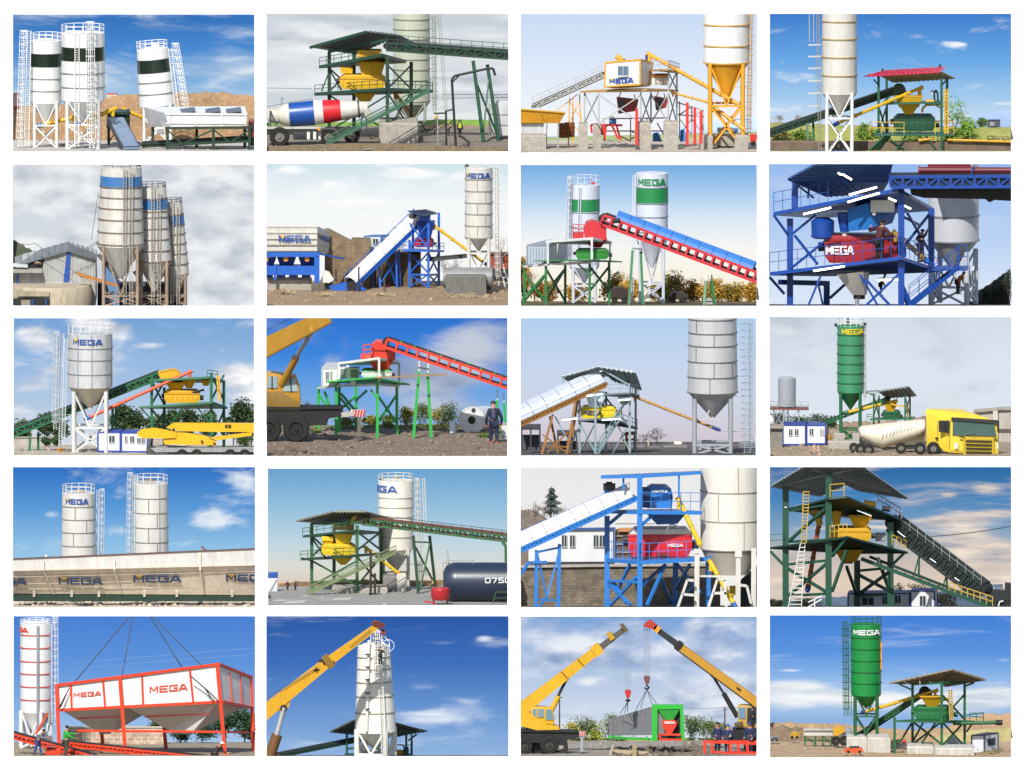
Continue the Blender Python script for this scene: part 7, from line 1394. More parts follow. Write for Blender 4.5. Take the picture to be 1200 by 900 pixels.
for x0,x1,y0,y1,m_,nm in ((172,206,140,386,YR,'upper_ladder'),(116,186,388,700,WH2,'lower_ladder')):
    b0,b1 = (172,196) if y0 < 200 else (108,172); t0,t1 = (182,210) if y0 < 200 else (168,190); T.bars(nm,m_,4,[((t0,y0,420),(b0,y1,400)),((t1,y0,420),(b1,y1,400))]+[((t0+(b0-t0)*f,y0+(y1-y0)*f,410),(t1+(b1-t1)*f,y0+(y1-y0)*f,410)) for f in [i/16 for i in range(17)]])
T.bars('lower_rail',WH,5,[((205,694,420),(270,655,420)),((205,670,420),(270,640,420)),((236,694,420),(236,655,420))])
YN = mat('#dba91d',.42,dirt=.15)
T = mixer('yellow mixer on the lower deck of the dark green tower',315,508,316,378,YN,560,140); T = Th('aggregate_hopper','large yellow hopper above the mixer on the green tower','hopper',455,316,620); funnel(T,'hopper',YN,455,256,316,110,50,640,110); T.bars('rim',YEL2,6,[((400,256,584),(510,256,584))])
T = Th('cement_scale','round tan vessel under the roof behind the yellow ladder','hopper',250,262,640); K = S.kk; T.add('vessel',MB().lathe(P(250,262,660),[(22*K,0),(44*K,22*K),(44*K,56*K),(30*K,64*K)],24),mat('#b58f4a',.5,dirt=.2)); T.tube('outlet',YN,(250,262,660),(262,300,660),16)
T = Th('water_scale','yellow upright funnel between column and hopper','hopper',340,300,600); funnel(T,'cone',YN,340,232,300,56,34,610,n=16); T.tube('top_pipe',YR,(340,232,610),(340,216,610),8)
T = Th('discharge_cone','yellow discharge cone below the lower deck','hopper',400,476,640); funnel(T,'cone',mat('#b98d1a',.5,dirt=.2),400,412,474,136,70,660); T.bars('collar',DKG,10,[((366,480,640),(420,480,640))])
T = Th('dust_drum','small yellow drum at the edge of the upper deck','drum',505,210,620); T.tube('drum',YN,(472,195,640),(530,205,640),16); T.tube('motor',BLK,(560,220,640),(598,226,640),12)
T = Th('control_cabinet','grey control box on the right of the lower deck','box',556,378,740); T.box('case',mat('#9aa0a4',.5,dirt=.2),528,340,580,378,40); T.box('door',GREY,534,346,574,374,4,736)
screw('orange brown screw pipe hanging down between the left columns',(206,590,720),(262,262,700),11,mat('#a8522a',.5,dirt=.2),DBLUE)
conveyor('dark wide conveyor descending to the right before the sunset',(1020,640,700),(600,322,860),110,72,mat('#1f302e',.5),BLK,n=18,fw=9,plate=mat('#252a30',.6),rail=mat('#8f958c',.5),rh=48)
for a,b,nm in (((738,420,760),(736,545,760),'upper'),((868,520,720),(872,610,720),'lower')): T = Th('conveyor_prop','%s slim green prop under the dark conveyor' % nm,'support',b[0],b[1],b[2]); T.bars('post',TG,10,[(a,b)]); T.bars('strut',TG,7,[((a[0]+4,a[1]+10,a[2]),(b[0]-24,b[1],b[2]))])
T = Th('access_stair','long green stair running down to the right with yellow rails','stairs',760,690,520); T.bars('stringer',TG,16,[((460,462,640),(1065,690,480))]); T.bars('stringer',TG2,12,[((500,452,760),(1085,680,580))]); T.each('step',GREY,6,[((560+i*40,503+i*15.2,612-i*11),(590+i*40,500+i*15.2,720-i*10)) for i in range(12)]); T.rail('railing',YR,[(880,620,530),(1090,690,478)],46,4,30)
for a,b,d_,nm in (((440,230),(508,256),540,'lit tube lamp under the upper deck of the green tower'),((634,330),(670,358),700,'small lit lamp at the head of the dark conveyor'),((790,460),(818,480),620,'lit lamp halfway down the conveyor'),((908,552),(930,568),600,'lit lamp near the foot of the conveyor'),((540,458),(560,512),620,'slanting lit lamp below the lower deck'),((92,214),(102,214),620,'small round lamp at the left column')): T = Th('tube_lamp',nm,'lamp',a[0],a[1],d_,'lit lamps of the green tower'); T.bars('tube',lamp('#eef2ff',1.2),2.5,[(a,b)]); T.bars('holder',TG2,6,[((a[0],a[1]-6),(b[0],b[1]-6))])
cable('overhead_wire','slack dark wire crossing the sunset clouds',[((640,362,900),(1190,304,900))],2,BLK,'wire',sag=12)
# ================================================================== bottom row, first picture: red framed bin on ropes
panel(16,soil('#a8977f','#8f806c','#c4b59e',.6))
sky([(25,'#4a80d2'),(250,'#5f95dc'),(450,'#85b0e4'),(628,'#a9c8e8')],None)
for i_,(x,w,h) in enumerate(((720,130,150),(820,150,120),(930,170,150),(1040,160,190),(1130,130,210),(1160,90,150))): tree('dark green tree %s' % ('left under the second funnel','under the second funnel','low in the middle right','behind the right red leg','tallest at the right edge','darkest at the right edge')[i_],x,640,h,w,'#24402a','#3f6238',d=S.Dc-50-(i_ % 3)*18,n=1600,sz=11,seed=i_,trunk=.15,dens=12)
T = Th('brick_wall','pinkish brick wall with zigzag pattern below the bin','wall',520,660,S.Dc-260); T.box('wall',bricks('#cdb39c','#bb9c84','#e3d3c2',.8,.45),280,556,752,668,20); T.bars('coping',mat('#d9c9b8',.9),6,[((280,555,S.Dc-262),(752,555,S.Dc-262))])
R5 = mat('#e4421f',.45,dirt=.12); WP = mat('#ececec',.45,dirt=.12)
silo('white silo with red hoops and cut off red lettering at the left',130,58,482,592,625,146,WP,mat('#d8402a',.5),[110,172,236,296,357,420],d=1100,rail=18,lr=10,lang=20,text=('MEGA',mat('#df3d22',.5,dirt=0),-2.7,-.42,96,22,None),ladder=[((222,224),20,545,0,True),((200,200),60,600,-30,False)],lw=26,lrail=mat('#dfe5ee',.5)).bars('pipe',mat('#8f949c',.5),12,[((140,72,1024),(140,590,1024))])
T = Th('silo_gusset','red diagonal brace on the white silo leg','beam',170,560,1010); T.bars('beam',R5,9,[((188,488),(130,588))]); T.bars('plate',WP,12,[((140,590),(170,560))])
T = Th('aggregate_bin','white aggregate bin in red frame with red lettering, hung on ropes','hopper',640,695,420); K = S.kk
q0 = [P(235,474,520),P(1020,432,300),P(1166,464,700),P(400,500,900)]; q1 = [P(228,358,520),P(1006,256,300),P(1160,318,700),P(390,390,900)]
T.add('wall',MB().hexa(q0,q1),WP)
T.bars('frame',R5,13,[((225,356,516),(1006,254,296),(1162,318,700)),((238,474,516),(1022,434,296),(1168,464,700))])
T.each('frame',R5,10,[((298,350,500),(302,468,500)),((452,330,456),(462,460,456)),((638,306,404),(644,452,404)),((866,276,338),(884,440,338)),((1056,292,430),(1068,440,430)),((1106,306,560),(1116,452,560))])
T.each('leg',R5,17,[((230,358,512),(244,694,505)),((532,318,424),(560,698,424)),((998,256,290),(1036,705,290)),((1160,318,700),(1172,690,700)),((438,480,900),(452,640,900)),((736,470,900),(754,670,900))])
T.bars('tie_beam',R5,10,[((330,572,490),(1040,578,300),(1172,582,690))])
for (a,b,c,d_,e,f,yb_) in ((250,542,412,500,500,420,570),(560,1006,770,886,415,300,572)):
    za = 474-(a-238)*.052; zb = 474-(b-238)*.052
    T.add('funnel',MB().hexa([P(c,yb_,e+150),P(d_,yb_,f+150),P(d_+20,yb_,f+230),P(c+30,yb_,e+230)],[P(a,za,e+10),P(b,zb,f+10),P(b+130,zb+22,f+370),P(a+130,za+24,e+370)]),mat('#d9d7d2',.5,dirt=.15)); T.bars('funnel_rib',R5,5,[((a+(c-a)*.45,za+(yb_-za)*.42,e+66),(b-(b-d_)*.36,zb+(yb_-zb)*.42,f+66))])
    T.box('gate',GREY,c+20,yb_,d_-10,yb_+18,60,e+170)
RT = mat('#e04020',.5,dirt=0); word_flat(T,'MEGA',RT,(310,414,496),(446,404,458),22); word_flat(T,'MEGA',RT,(674,394,394),(860,378,342),32)
RP = mat('#4a5366',.7)
for nm,a,b in (('long left rope running down to the bin corner',(592,10,500),(292,368,500)),('short left rope down to the bin rim',(598,10,700),(540,318,640)),('right rope down to the middle rim',(668,10,600),(832,274,640)),('outer right rope down to the bin corner',(672,10,500),(925,262,400))): cable('lifting_rope',nm,[(a,b)],3,RP,'rope',group='ropes that hold the bin')
cable('sling_chain','dark chain sling hanging over the bin front at right',[((872,312,280),(958,386,280)),((958,386,280),(1004,432,280)),((940,372,280),(980,430,280))],3,BLK,'chain'); cable('sling_chain','dark chain sling at the left bin corner',[((290,370,480),(248,462,480)),((274,400,480),(238,470,480))],2.6,BLK,'chain')
cable('overhead_wire','faint wires across the blue sky behind the ropes',[((300,250,1600),(1179,176,1600)),((300,275,1600),(1179,206,1600))],.9,mat('#7f9cc6',.6),'wire')
conveyor('red and black conveyor running under the bin from the left',(470,730,260),(-10,596,420),46,22,R5,BLK,n=12,fw=8); conveyor('red conveyor lying low under the right half of the bin',(960,716,240),(300,646,480),46,18,R5,BLK,n=16,fw=8)
person('worker in grey shirt leaning to push the red leg',140,690,134,75,28,hands=((.12,.62,.4),(-.12,.66,.4)),feet=((.06,.1),(-.06,-.14)),top='#7c7c80',legs='#2c4a86',d=200)
person('worker in green shirt with arm stretched toward the bin',272,700,152,110,6,hands=((.12,.72,.4),(-.12,.6,.3)),top='#2fae3a',legs='#4a4640',d=160)
person('worker in front with white helmet and yellow gloves',985,760,150,60,35,hands=((.1,.55,.42),(-.15,.4,.2)),top='#3a2f38',legs='#2a2630',hat='#f2f2f2',gloves='#e8b41e',d=60)
T = Th('motor_unit','red drive unit at the foot of the left conveyor','motor',210,690,240); T.box('case',R5,176,660,250,690,40); T.tube('drum',DRED,(184,652),(226,652),10)
rubble('gravel',25,500,655,695,160,3,soil('#b8a78f','#94846f'),label='pale gravel by the workers')

# ================================================================== bottom row, second picture: crane boom over a tall white silo
panel(17,soil('#6a665c','#5a564e'))
sky([(25,'#2c5aa8'),(250,'#3f70bc'),(450,'#6592d0'),(690,'#8fb4e0')],9.0,[(980,450,280,110,.2),(780,520,240,80,.22),(1050,600,260,110,.22),(700,640,300,90,.16),(200,620,240,120,.14),(1060,132,70,24,.26),(110,120,160,60,.08),(780,370,120,30,.14)],.72,.16,(.06,.34),'#e6eef8','#a4c0e4')
T = tower('dark sheet roof on green posts hidden behind the tall silo',[(406,575,G(1200),1200),(690,565,G(1150),1150),(716,575,G(1400),1400)],TG,11,decks=[[(395,690,1150),(715,690,1150),(715,680,1450),(395,680,1450)]],roof=[[(322,576,1150),(440,518,1050),(600,530,1300),(470,592,1420)],[(560,520,1050),(650,538,1050),(794,572,1250),(640,592,1420)]],roofm=mat('#6d716e',.5,.2,dirt=.3,name='sheet_metal'),beams=[((402,660,1200),(450,655,1200))],rails=[[(640,690,1150),(716,690,1150)]],rh=50)
T.each('bracing',TG,6,[((700,620,1150),(740,590,1180)),((640,600,1180),(760,575,1200)),((660,600,1180),(650,560,1150))])
conveyor('dark green conveyor rising from the left toward the hidden tower',(40,706,1150),(470,620,1250),40,14,TG2,BLK,n=14,fw=6,plate=mat('#1c2a26',.6))
T = Th('machinery','yellow and dark machine parts behind the right silo leg','machine',670,690,1250); T.box('yellow_case',YEL2,640,668,690,692,40); T.tube('drum',DKG,(690,650),(690,692),12); T.bars('pipe',TG2,6,[((650,640),(670,640),(690,660))])
WS = mat('#f0eee6',.42,dirt=.12)
silo('tall white silo with a caged ladder on its front',543,168,576,662,G(700),198,WS,mat('#9a9484',.5),[216,272,336,404,482],d=700,wt=154,xt=535,rail=0,lr=13,lang=28,ybr=680,legtop=560,ladder=[((552,553),96,300,-104,True),((562,584),230,690,-112,False)],lw=38,hw=5,brk=True,filt=[(540,20,60,WS)])
T = Th('silo_pipe','pale fill pipe running up the front of the tall silo','pipe',505,570,590); T.tube('pipe',WS,(500,575,600),(512,140,612),7); T.each('clamp',DKG,7,[((494,y,592),(516,y,592)) for y in (208,268,328,392,470)])
T = Th('platform_ring','white hoop and rails hanging out from the silo top','railing',610,165,680); mb = MB().ring(P(604,165,680),28*S.kk,2.6*S.kk,24,(0,1,0)); T.add('hoop',mb,WH); T.bars('rails',WH,3.5,[((520,150),(520,100),(560,92),(610,150),(610,200)),((540,100),(545,150)),((560,130),(604,180)),((580,110),(575,160))])
person('worker in dark clothes clinging to the front of the silo ladder',566,254,84,160,15,hands=((.2,.8,.2),(-.15,.75,.2)),feet=((.1,.08),(-.08,-.02)),top='#2a2226',legs='#2c2a34',d=560); person('worker in dark jacket at the very top of the silo',546,170,66,150,10,hands=((.2,.85,.2),(-.2,.6,.2)),top='#4a2a2a',legs='#2a2a30',d=640)
T = Th('crane','yellow telescopic crane boom reaching over the silo top','crane',60,690,300); CY = mat('#dda51f',.42,dirt=.2)
def beam4(T,nm,m,a,b,wa,wb,d0,dd):
    A,B = Vector((a[0],a[1])),Vector((b[0],b[1])); n = Vector((-(B-A).y,(B-A).x)).normalized(); T.pr(nm,m,[tuple(A+n*wa/2)+(d0,),tuple(B+n*wb/2)+(d0,),tuple(B-n*wb/2)+(d0,),tuple(A-n*wa/2)+(d0,)],dd)
beam4(T,'boom',CY,(-30,522),(318,244),68,46,300,60); beam4(T,'boom_extension',CY,(318,244),(560,66),44,26,310,40)
beam4(T,'boom_collar',mat('#8f6a1a',.5),(306,254),(330,234),66,64,292,74); T.pr('boom_head',mat('#6d2b22',.5,dirt=.2),[(520,62),(540,46),(588,66),(580,84),(556,76)],50); T.bars('bracket',BLK,9,[((268,240,300),(290,236,300),(300,256,300))]); T.bars('bracket',BLK,7,[((345,240,298),(330,268,298))])
T.tube('lift_rod',mat('#d6dade',.25,.5,name='chromed_steel'),(106,462),(68,600),13); T.tube('lift_cylinder',mat('#7d5428',.6,dirt=.4),(72,592),(30,720),26); T.tube('pivot',BLK,(104,466,290),(104,466,350),18); T.pr('boom_bracket',CY,[(70,480,306),(136,425,306),(128,462,306),(100,480,306)],50); T.bars('boom_mark',BLK,6,[((246,284,296),(274,278,296)),((258,270,296),(262,292,296))]); T.pr('base',mat('#4a4038',.7,dirt=.4),[(10,710),(20,690),(80,680),(96,710)],60)
T = Th('hook_block','rusty red hook block hanging below the boom head','hook',580,112,320); T.pr('block',mat('#8a3a2a',.6,dirt=.3),[(566,96),(582,88),(594,98),(588,114),(572,114)],24); T.bars('rope',BLK,3,[((576,70),(578,92))]); T.bars('hook',BLK,5,[((578,114),(586,126),(576,130))])
cable('boom_wire','thin wire running along under the crane boom',[((-20,444,290),(270,268,290)),((420,170,300),(520,90,300))],1.6,DKG,'wire')

# ================================================================== bottom row, third picture: two cranes lifting a grey container
panel(18,soil('#a59c90','#857b6f','#c2bab0',.5),amp=.15)
sky([(27,'#7fa4d8'),(250,'#a4bee2'),(450,'#c9d6ea'),(632,'#dfe6f0')],12.0,[(300,200,320,140,.1),(820,250,320,150,.1),(360,345,160,40,.2),(900,60,200,60,.16),(120,280,160,60,.16),(840,430,160,50,.18)],.54,.13,(.09,.2),'#eaeff7','#8fa6cc')
for i_,(x,w,h,c1,c2) in enumerate(((330,150,150,'#6d7a5c','#8f9a78'),(470,130,150,'#74806a','#98a288'),(260,120,90,'#a8a22e','#c9be3a'),(390,170,100,'#8f9a30','#bcc04a'),(860,150,150,'#4a6238','#6f8550'),(940,110,110,'#647a3c','#8a9a54'),(1010,110,90,'#6d7f40','#93a058'),(60,120,90,'#5d7a34','#86a048'))): bush(('grey green tall bush left of the container','grey green bush right behind the container','yellow bush next to the left crane cab','broad yellow green bush below the grey ones','dark green tree like bush right of the container','green bush left of the three workers','green bush behind the three workers','green bush behind the left crane')[i_],x,634,w,h,c1,c2,d=S.Dc-40-(i_ % 3)*50,n=1300,sz=8,dens=16)
hill('grass_strip',[(22,622),(600,620),(1178,622)],soil('#6f8f3c','#8fa84a'),rough=2,thick=40)
for x,y0,nm in ((212,410,'left'),(1022,470,'right')): T = Th('utility_pole','dark wooden utility pole on the %s' % nm,'pole',x,632,S.Dc-90); T.tube('shaft',mat('#4a3d34',.8),(x,634),(x,y0),4,3); T.bars('crossarm',DKG,3,[((x-10,y0+16),(x+18,y0+14))])
cable('overhead_wire','thin power line between the wooden poles',[((850,478,1720),(1178,472,1720))],.9,DKG,'wire')
CY2 = mat('#e0ae22',.42,dirt=.2); CK = mat('#2c2e33',.55,dirt=.2); BK2 = mat('#1a1b1e',.7,dirt=.2)
def crane19(left):
    d = 420 if left else 520; X = (lambda x: x); T = Th('crane_truck',('left' if left else 'right')+' yellow mobile crane with raised boom','crane',110 if left else 1120,700,d)
    if left:
        beam4(T,'boom',CY2,(10,496),(415,178),62,38,d,50); beam4(T,'boom_extension',mat('#5a5a58',.5),(405,186),(536,86),30,24,d+10,30); T.pr('boom_head',mat('#6a5a2a',.5),[(508,70,d-4),(524,64,d-4),(548,98,d-4),(532,106,d-4)],44); beam4(T,'boom_collar',CY2,(378,206),(412,180),54,52,d-6,62); beam4(T,'boom_collar',mat('#c99a1a',.5),(452,132),(474,118),40,36,d-4,44)
        for f in (.55,.75): x = 22+393*f; y = 486-308*f; T.bars('boom_rib',mat('#a87f14',.5),5,[((x-20,y-24,d-4),(x+22,y+22,d-4))])
        T.tube('lift_rod',CK,(246,336,d+25),(204,418,d+25),7); T.tube('lift_cylinder',CY2,(208,416,d+25),(152,528,d+25),13); T.pr('turntable',CY2,[(10,560,d-6),(10,470,d-6),(70,500,d-6),(150,556,d-6),(208,566,d-6),(212,582,d-6),(100,584,d-6)],70)
        T.pr('cab',CY2,[(x,y,d-3) for x,y in ((70,536),(72,478),(100,468),(176,474),(190,540),(180,560))],60); T.pr('window',GLASS('#6f8f9a'),[(144,534,d-7),(148,482,d-7),(172,482,d-7),(184,534,d-7)],3); T.pr('window',GLASS('#7f98a0'),[(78,506,d-8),(80,480,d-8),(136,480,d-8),(136,520,d-8),(100,520,d-8)],3); T.bars('window_post',CY2,6,[((104,478,d-8),(104,522,d-8))])
        T.pr('chassis',BK2,[(10,640),(10,586),(300,590),(316,612),(290,628),(250,630),(240,660),(150,650)],90); T.bars('rail',BK2,7,[((10,588,d-6),(310,592,d-6))]); T.pr('outrigger',BK2,[(230,640,d-10),(250,640,d-10),(256,684,d-10),(236,690,d-10),(180,694,d-10),(232,676,d-10)],16)
        T.bars('outrigger_leg',GREY,14,[((322,610,d-6),(320,690,d-6))]); T.box('striped_panel',WH2,310,590,340,612,8,d-16)
        for i in range(3): T.pr('red_stripe',RED,[(312+i*9,612,d-19),(317+i*9,612,d-19),(321+i*9,590,d-19),(316+i*9,590,d-19)],3)
        for x,r in ((40,40),(104,36),(162,46)): wheel(T,x,702-r,r,d-(20 if r > 37 else -60),40,rim='#4a4844')
    else:
        beam4(T,'boom',mat('#c79230',.42,dirt=.2),(1240,500),(792,168),50,32,d,50); beam4(T,'boom_extension',CK,(800,174),(672,80),30,24,d+10,30); T.pr('boom_head',mat('#b83a30',.5,dirt=.2),[(622,78,d-4),(630,62,d-4),(656,44,d-4),(692,72,d-4),(680,92,d-4),(650,84,d-4)],44); beam4(T,'boom_collar',mat('#e0a030',.5),(700,98),(676,80),34,30,d-4,44); beam4(T,'boom_collar',BK2,(806,182),(786,166),46,44,d-5,60)
        T.bars('boom_edge',BK2,6,[((1230,518,d-4),(776,182,d-4))]); T.tube('lift_rod',CK,(964,320,d+25),(1020,410,d+25),6); T.tube('lift_cylinder',BK2,(1016,404,d+25),(1084,520,d+25),12); T.bars('boom_fitting',BK2,8,[((950,312,d),(978,336,d)),((1080,374,d),(1100,390,d))])
        T.pr('cab',mat('#c9a24a',.5,dirt=.2),[(1086,560),(1086,470),(1100,462),(1200,466),(1200,580),(1096,574)],70); T.pr('window',GLASS('#6d8ea6'),[(1090,526,d-5),(1090,474,d-5),(1122,472,d-5),(1122,528,d-5)],3); T.pr('window',GLASS('#35424a'),[(1130,550,d-5),(1132,474,d-5),(1190,474,d-5),(1190,550,d-5)],3)
        T.pr('chassis',BK2,[(1050,650),(1060,580),(1120,570),(1200,576),(1200,660)],90); T.bars('counterweight',mat('#5a4a30',.6),24,[((1070,560,d-4),(1110,552,d-4))]); wheel(T,1150,660,36,d-20,40)
    return T
crane19(True); crane19(False)
for nm,x0,x1,yt_,yb_,col,hk in (('red hook block with thin ropes hanging from the left boom',530,552,100,390,'#c42a2e',444),('dark red hook block with thick ropes hanging from the right boom',628,652,84,322,'#7a4a48',384)):
    d = 440 if x0 < 600 else 540; T = Th('hook_block',nm,'hook',(x0+x1)/2,yb_+30,d); T.each('rope',mat('#8f99aa',.5),2.4 if x0 < 600 else 4,[((x0+(x1-x0)*f-(6 if x0 < 600 else 0),yt_),(x0+(x1-x0)*f+(6 if x0 < 600 else 0),yb_)) for f in (0,.5,1)]); cx = (x0+x1)/2+(6 if x0 < 600 else 0)
    T.pr('block',mat(col,.5,dirt=.2),[(cx-16,yb_+4),(cx-8,yb_-3),(cx+12,yb_-3),(cx+17,yb_+8),(cx+10,yb_+34),(cx-8,yb_+34)],24); T.bars('hook',BLK,8,[((cx,yb_+34),(cx-2,yb_+44),(cx+10,yb_+50),(cx+10,hk-8),(cx,hk),(cx-12,hk-8))])
    cable('sling','slings from the %s hook to the container top' % ('left' if x0 < 600 else 'right'),[((cx,hk,d),q) for q in (((510,500,620),(530,498,520),(546,494,640)) if x0 < 600 else ((584,488,620),(608,478,520),(668,464,470),(692,462,560)))],1.8,DKG,'sling')
T = Th('container','grey container with bright green end frame and red mixer inside','container',650,638,480); GF = mat('#2fb53a',.42,dirt=.1); K = S.kk
T.add('side_wall',MB().hexa([P(455,610,760),P(668,606,480),P(800,606,500),P(590,608,780)],[P(453,528,760),P(664,468,480),P(800,468,500),P(590,520,780)]),mat('#85878c',.5,dirt=.2)); mb = MB()
for i in range(1,12): f = i/12; mb.bar(P(455+213*f,606-2*f,757-280*f),P(453+211*f,530-60*f,757-280*f),3*K)
T.add('ribs',mb,mat('#77797e',.5)); T.bars('base_rail',GF,9,[((455,618,750),(680,630,470))]); T.each('skid',GF,8,[((x,606+i*2,700-i*70),(x,626+i*2,700-i*70)) for i,x in enumerate((460,505,575,640))])
T.pr('end_frame',GF,[(664,638,462),(690,638,462),(692,482,462),(806,480,462),(812,632,462),(826,632,462),(818,460,462),(666,460,462)],30); T.pr('dark_interior',mat('#22262a',.8),[(692,634,492),(692,482,492),(806,482,492),(812,630,492)],6); T.bars('frame_post',GF,8,[((806,482,470),(810,630,470))])
T.add('hopper',MB().hexa([P(730,536,470),P(768,536,470),P(768,536,486),P(730,536,486)],[P(696,484,466),P(800,484,466),P(800,484,488),P(696,484,488)]),mat('#249a30',.5)); T.pr('mixer',mat('#e23a2a',.4,dirt=.1),[(714,545,452),(724,536,452),(776,536,452),(788,546,452),(784,562,452),(762,600,452),(738,600,452),(718,566,452)],34); word_flat(T,'MEGA',MW,(726,552,450),(778,552,450),11); T.bars('red_beam',mat('#e04424',.45),10,[((700,604,456),(806,606,456)),((706,630,456),(812,630,456)),((702,606,456),(706,632,456))])
for i,(x,hat,hh) in enumerate(((985,None,150),(1034,'#2a4a9a',140),(1146,'#1f3a8a',150))): person(('bareheaded worker in navy jacket, left of the three','worker in navy with blue cap, in the middle','worker in navy with blue cap, nearest the crane')[i],x,694,hh,(20,160,-30)[i],4,hands=((.15,.5,.12),(-.15,.5,.12)),top='#26325c',legs='#232b48',hat=hat,d=440)
person('driver in dark clothes inside the right crane cab',1156,572,100,30,4,hands=((.12,.6,.2),(-.12,.6,.2)),top='#2a2c34',legs='#2a2c34',d=508)
T = Th('red_trestle','bright red steel frame on the ground before the three workers','frame',1050,700,330); RF = mat('#e63c22',.42,dirt=.1); T.bars('beam',RF,12,[((915,640),(1190,650)),((1040,694),(1190,696)),((915,640,420),(1190,640,440))]); T.each('post',RF,13,[((922,640),(924,682)),((958,644),(962,690)),((1048,644),(1050,696)),((1086,648),(1092,696)),((1130,650),(1136,696))]); T.bars('lower_beam',RF,10,[((958,690),(1050,696))])
T = Th('timber_pallet','pale timber planks lying on the ground in the middle','timber',550,700); PW2 = mat('#cdbb9c',.8,dirt=.3)
T.each('plank',PW2,12,[((462,704,F(706)),(474,664,F(690))),((480,684,F(698)),(646,696,F(704))),((500,690,F(700)),(656,708,F(710)))]); T.bars('upright',mat('#b59a6a',.8,dirt=.3),20,[((578,664,F(704)),(580,712,F(714)))])
T = Th('stake','slim wooden stake right of the container','post',828,678); T.bars('shaft',mat('#7d6a58',.8),6,[((826,634),(828,678))]); T.bars('tip',mat('#7d6a58',.8),4,[((826,630),(826,636))])
rubble('soil_heap',480,1000,668,712,420,6,soil('#6f6152','#8a7a6a','#5a4e42'),label='dark clods of soil heaped along the front'); rubble('gravel',22,1178,636,672,260,3,soil('#b8afa4','#968c80'),label='pale gravel on the flat ground')

# ================================================================== bottom row, last picture: green silo on the sandy site
panel(19,soil('#c2a582','#a98d6c','#d9c0a0',.5),amp=.12)
sky([(21,'#4380d6'),(200,'#5c95e0'),(300,'#86b2e8'),(420,'#b9d2ee'),(520,'#8fb4e2')],8.0,[(150,400,330,120,.42),(520,420,300,110,.36),(900,430,330,120,.36),(1120,400,200,100,.3),(1150,235,90,24,.2),(120,285,90,14,.2)],.69,.14,(.05,.45),'#f6f8fa','#c4d2e2')
hill('sand_hill',[(22,540),(60,530),(150,534),(260,540),(330,536),(420,545),(560,560),(700,570),(860,560),(960,510),(1060,495),(1179,486)],soil('#b09270','#9a8062','#c9ae88',.35),rough=8,seed=4)
hill('stone_bank',[(22,560),(80,556),(200,570),(400,590),(560,600)],soil('#8a7660','#6d5c4a','#a8927a',.9),d0=S.Dc-110,rough=14,seed=6)
hill('grass_slope',[(820,606),(960,580),(1060,570),(1179,566)],soil('#b8ac78','#a39a62','#c9bc90',.5),d0=S.Dc-110,rough=3,seed=8)
G5 = mat('#128a3e',.42,dirt=.15); G6 = mat('#1c5e36',.5,dirt=.2)
silo('bright green silo with white lettering on two pale blocks',483,66,402,462,606,146,G5,mat('#0f6a32',.5),[122,178,233,288,342],legm=G6,d=760,rail=38,lr=8,text=('MEGA',MW,-.95,1.0,108,24,None),ladder=[((380,386),52,506,0,True),((404,408),60,506,-10,False)],lw=24,railm=G6,ybr=500,filt=[(490,14,14,G5)])
T = Th('warning_sign','narrow orange sign strip on the right flank of the green silo','sign',552,270,740); T.bars('plate',ORA,7,[((555,150,735),(555,280,735))]); T.bars('fixing',G6,4,[((548,160,740),(555,160,738))])
PB3 = mat('#c9c5bc',.9,dirt=.3,sc=1.2,bump=.3)
block('left pale concrete block under the green silo',390,488,606,682,150,d=640,m=PB3); block('right pale concrete block under the green silo',490,600,608,684,190,d=560,m=PB3)
screw('yellow screw conveyor rising from silo to the roofed stand',(486,482,740),(826,380,640),8,YEL,DBLUE)
conveyor('dark belt conveyor from the silo foot to the roofed stand',(430,622,900),(780,392,760),56,16,G6,BLK,n=16,fw=7,plate=mat('#2c2c2c',.7))
T = tower('dark green stand with broad tan roof and green mixer',[(706,350,652,640),(846,340,660,420),(956,340,662,560),(620,508,668,480)],G6,13,decks=[[(628,524,480),(850,530,380),(1005,526,540),(740,518,760)]],dt=9,bw=7,
   braces=[(706,640,846,420,530,640),(846,420,956,560,530,650),((700,540,640),(640,640,520)),((760,530,500),(700,640,640)),((820,530,440),(740,650,560)),(846,420,956,560,400,520),((640,350,640),(706,380,640)),((960,360,560),(1000,345,600)),((1000,530,540),(965,580,560))],
   roof=[[(592,344,600),(896,278,380),(1000,310,700),(740,350,860)],[(896,278,380),(1060,328,560),(868,360,900),(800,320,760)]],roofm=mat('#a3947a',.6,dirt=.3,name='sheet_metal'),rribs=12,beams=[((706,352,640),(846,344,420),(956,342,560))],rails=[[(980,524,520),(1046,528,560)]],rh=36)
T.bars('roof_truss',WH2,3,[((632,342,590),(740,322,520)),((740,322,520),(742,352,520)),((660,338,570),(690,352,560)),((790,340,500),(796,358,500))]); T.bars('access_ladder',mat('#c9a85a',.5),6,[((880,380,400),(886,524,400)),((894,380,400),(900,524,400))]+[((880+i*.5,384+i*12,400),(895+i*.5,384+i*12,400)) for i in range(12)])
mixer('green mixer under the broad tan roof',714,904,460,522,mat('#17703c',.45,dirt=.2),540,110,dark='#1a5a36'); T = Th('weigh_hopper','yellow hopper above the green mixer under the tan roof','hopper',800,460,560); funnel(T,'hopper',YEL,800,410,456,110,50,580); T.bars('rim',YEL2,6,[((740,410,520),(860,410,520))]); T.tube('pipe',YEL2,(840,430,540),(880,420,540),7)
T = Th('belt_hood','dark rounded hood at the top of the belt conveyor','cover',760,400,700); T.add('hood',MB().lathe(P(765,396,680),[(28*S.kk,0),(28*S.kk,70*S.kk)],18,(0,1,0)),BLK); T.box('plate',G6,735,396,800,410,60,684)
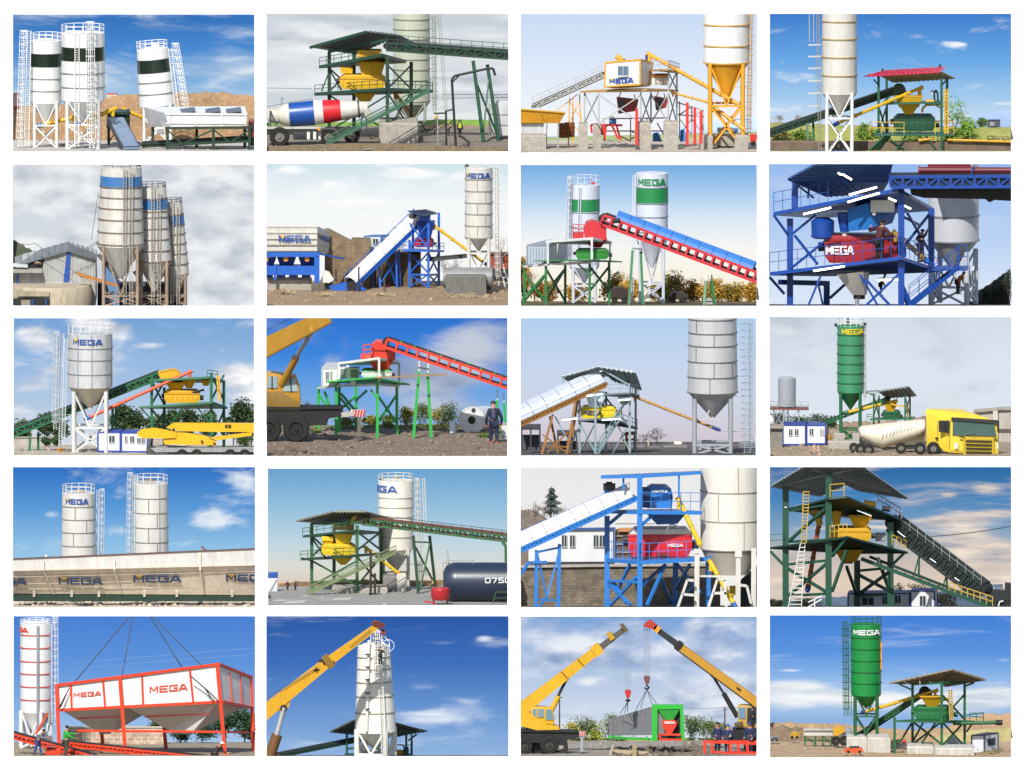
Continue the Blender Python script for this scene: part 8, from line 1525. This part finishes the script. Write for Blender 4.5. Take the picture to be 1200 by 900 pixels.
T = Th('discharge_pipe','dark pipe jutting right from the green stand','pipe',1080,540,480); T.tube('pipe',G6,(900,540),(1110,535),9); T.tube('mouth',BLK,(1105,535),(1138,536),13); T.bars('rail',G6,5,[((964,500),(1046,488),(1046,528))])
block('left long concrete footing under the green stand',680,808,650,690,170,d=430,m=PB3); block('right long concrete footing under the green stand',812,1002,658,700,160,d=300,m=PB3)
cabin('dark and white open container right of the stand',990,1050,684,600,68,100,'#d9dde2','#3a424c',[],d=560,swins=1,cat='container',name='site_container'); T = Th('white_sack','white cover lying behind the right footing','cover',910,658,800); T.add('sheet',MB().hexa([P(866,660,780),P(948,660,780),P(948,660,860),P(866,660,860)],[P(876,604,800),P(900,600,800),P(944,626,850),P(872,620,850)]),WH2)
T = Th('feed_bin','small white bin on green legs in the left distance','hopper',255,648,1150); T.add('hopper',MB().hexa([P(186,598,1150),P(322,598,1150),P(322,598,1260),P(186,598,1260)],[P(180,565,1140),P(326,566,1140),P(326,566,1270),P(180,565,1270)]),WP); T.each('leg',G6,7,[((x,598,1150),(x,645,1150)) for x in (190,240,275,318)]); T.bars('bracing',G6,5,[((190,600,1150),(240,640,1150)),((275,600,1150),(318,640,1150)),((186,620,1150),(330,622,1150))]); T.bars('rib',GREY,4,[((182,572,1136),(324,572,1136))])
T = Th('loader','yellow loader with grey cab between bin and silo','loader',360,640,1050); T.pr('body',YEL2,[(326,612),(326,560),(378,556),(384,580),(350,596)],60); T.pr('cab',mat('#8f9aa4',.4),[(366,600,1060),(366,574,1060),(396,560,1060),(416,572,1060),(412,606,1060)],50); wheel(T,338,622,22,1040); wheel(T,378,622,24,1040)
T = Th('loader','small yellow excavator on the stone bank at left','excavator',140,606,1500); T.pr('body',mat('#c9982a',.5,dirt=.3),[(118,606),(122,588),(140,580),(160,590),(162,606)],40); T.bars('arm',mat('#c9982a',.5),5,[((150,588),(175,578),(186,600))]); wheel(T,128,606,7,1496); wheel(T,152,606,7,1496)
T = Th('parked_car','small dark grey car at the far left edge','car',42,626,1420); T.pr('body',mat('#6a6e74',.35),[(22,622),(22,612),(34,606),(54,606),(64,614),(64,622)],30); T.pr('window',GLASS(),[(34,613,1417),(37,608,1417),(52,608,1417),(57,613,1417)],3); wheel(T,32,622,5,1416); wheel(T,55,622,5,1416)
T = Th('compressor','low orange compressor in front of the left silo block','machine',424,682,250); T.pr('frame',mat('#e2582a',.45,dirt=.15),[(378,678),(384,660),(462,658),(472,676),(440,684)],40); T.tube('tank',BLK,(402,658,262),(450,656,262),9); wheel(T,398,676,7,245); wheel(T,452,676,7,245)
T = Th('red_valve','small red pump on the ground beside the stand column','pump',668,640,900); T.tube('pump',RED,(656,626),(676,626),9); T.bars('base',DKG,6,[((654,640),(680,640))]); T.bars('stem',DKG,4,[((666,634),(666,640))])
rubble('stones',22,1000,630,702,380,3.5,soil('#c4aa88','#9a8062','#dbc6a6'),label='stones on the sandy ground')
for x,w in ((620,120),(1080,140)): bush('dry scrub on the sand %s' % ('behind the stand' if x < 700 else 'at the lower right'),x,640 if x < 700 else 688,w,26,'#8f8450','#b3a672',n=300,sz=6)
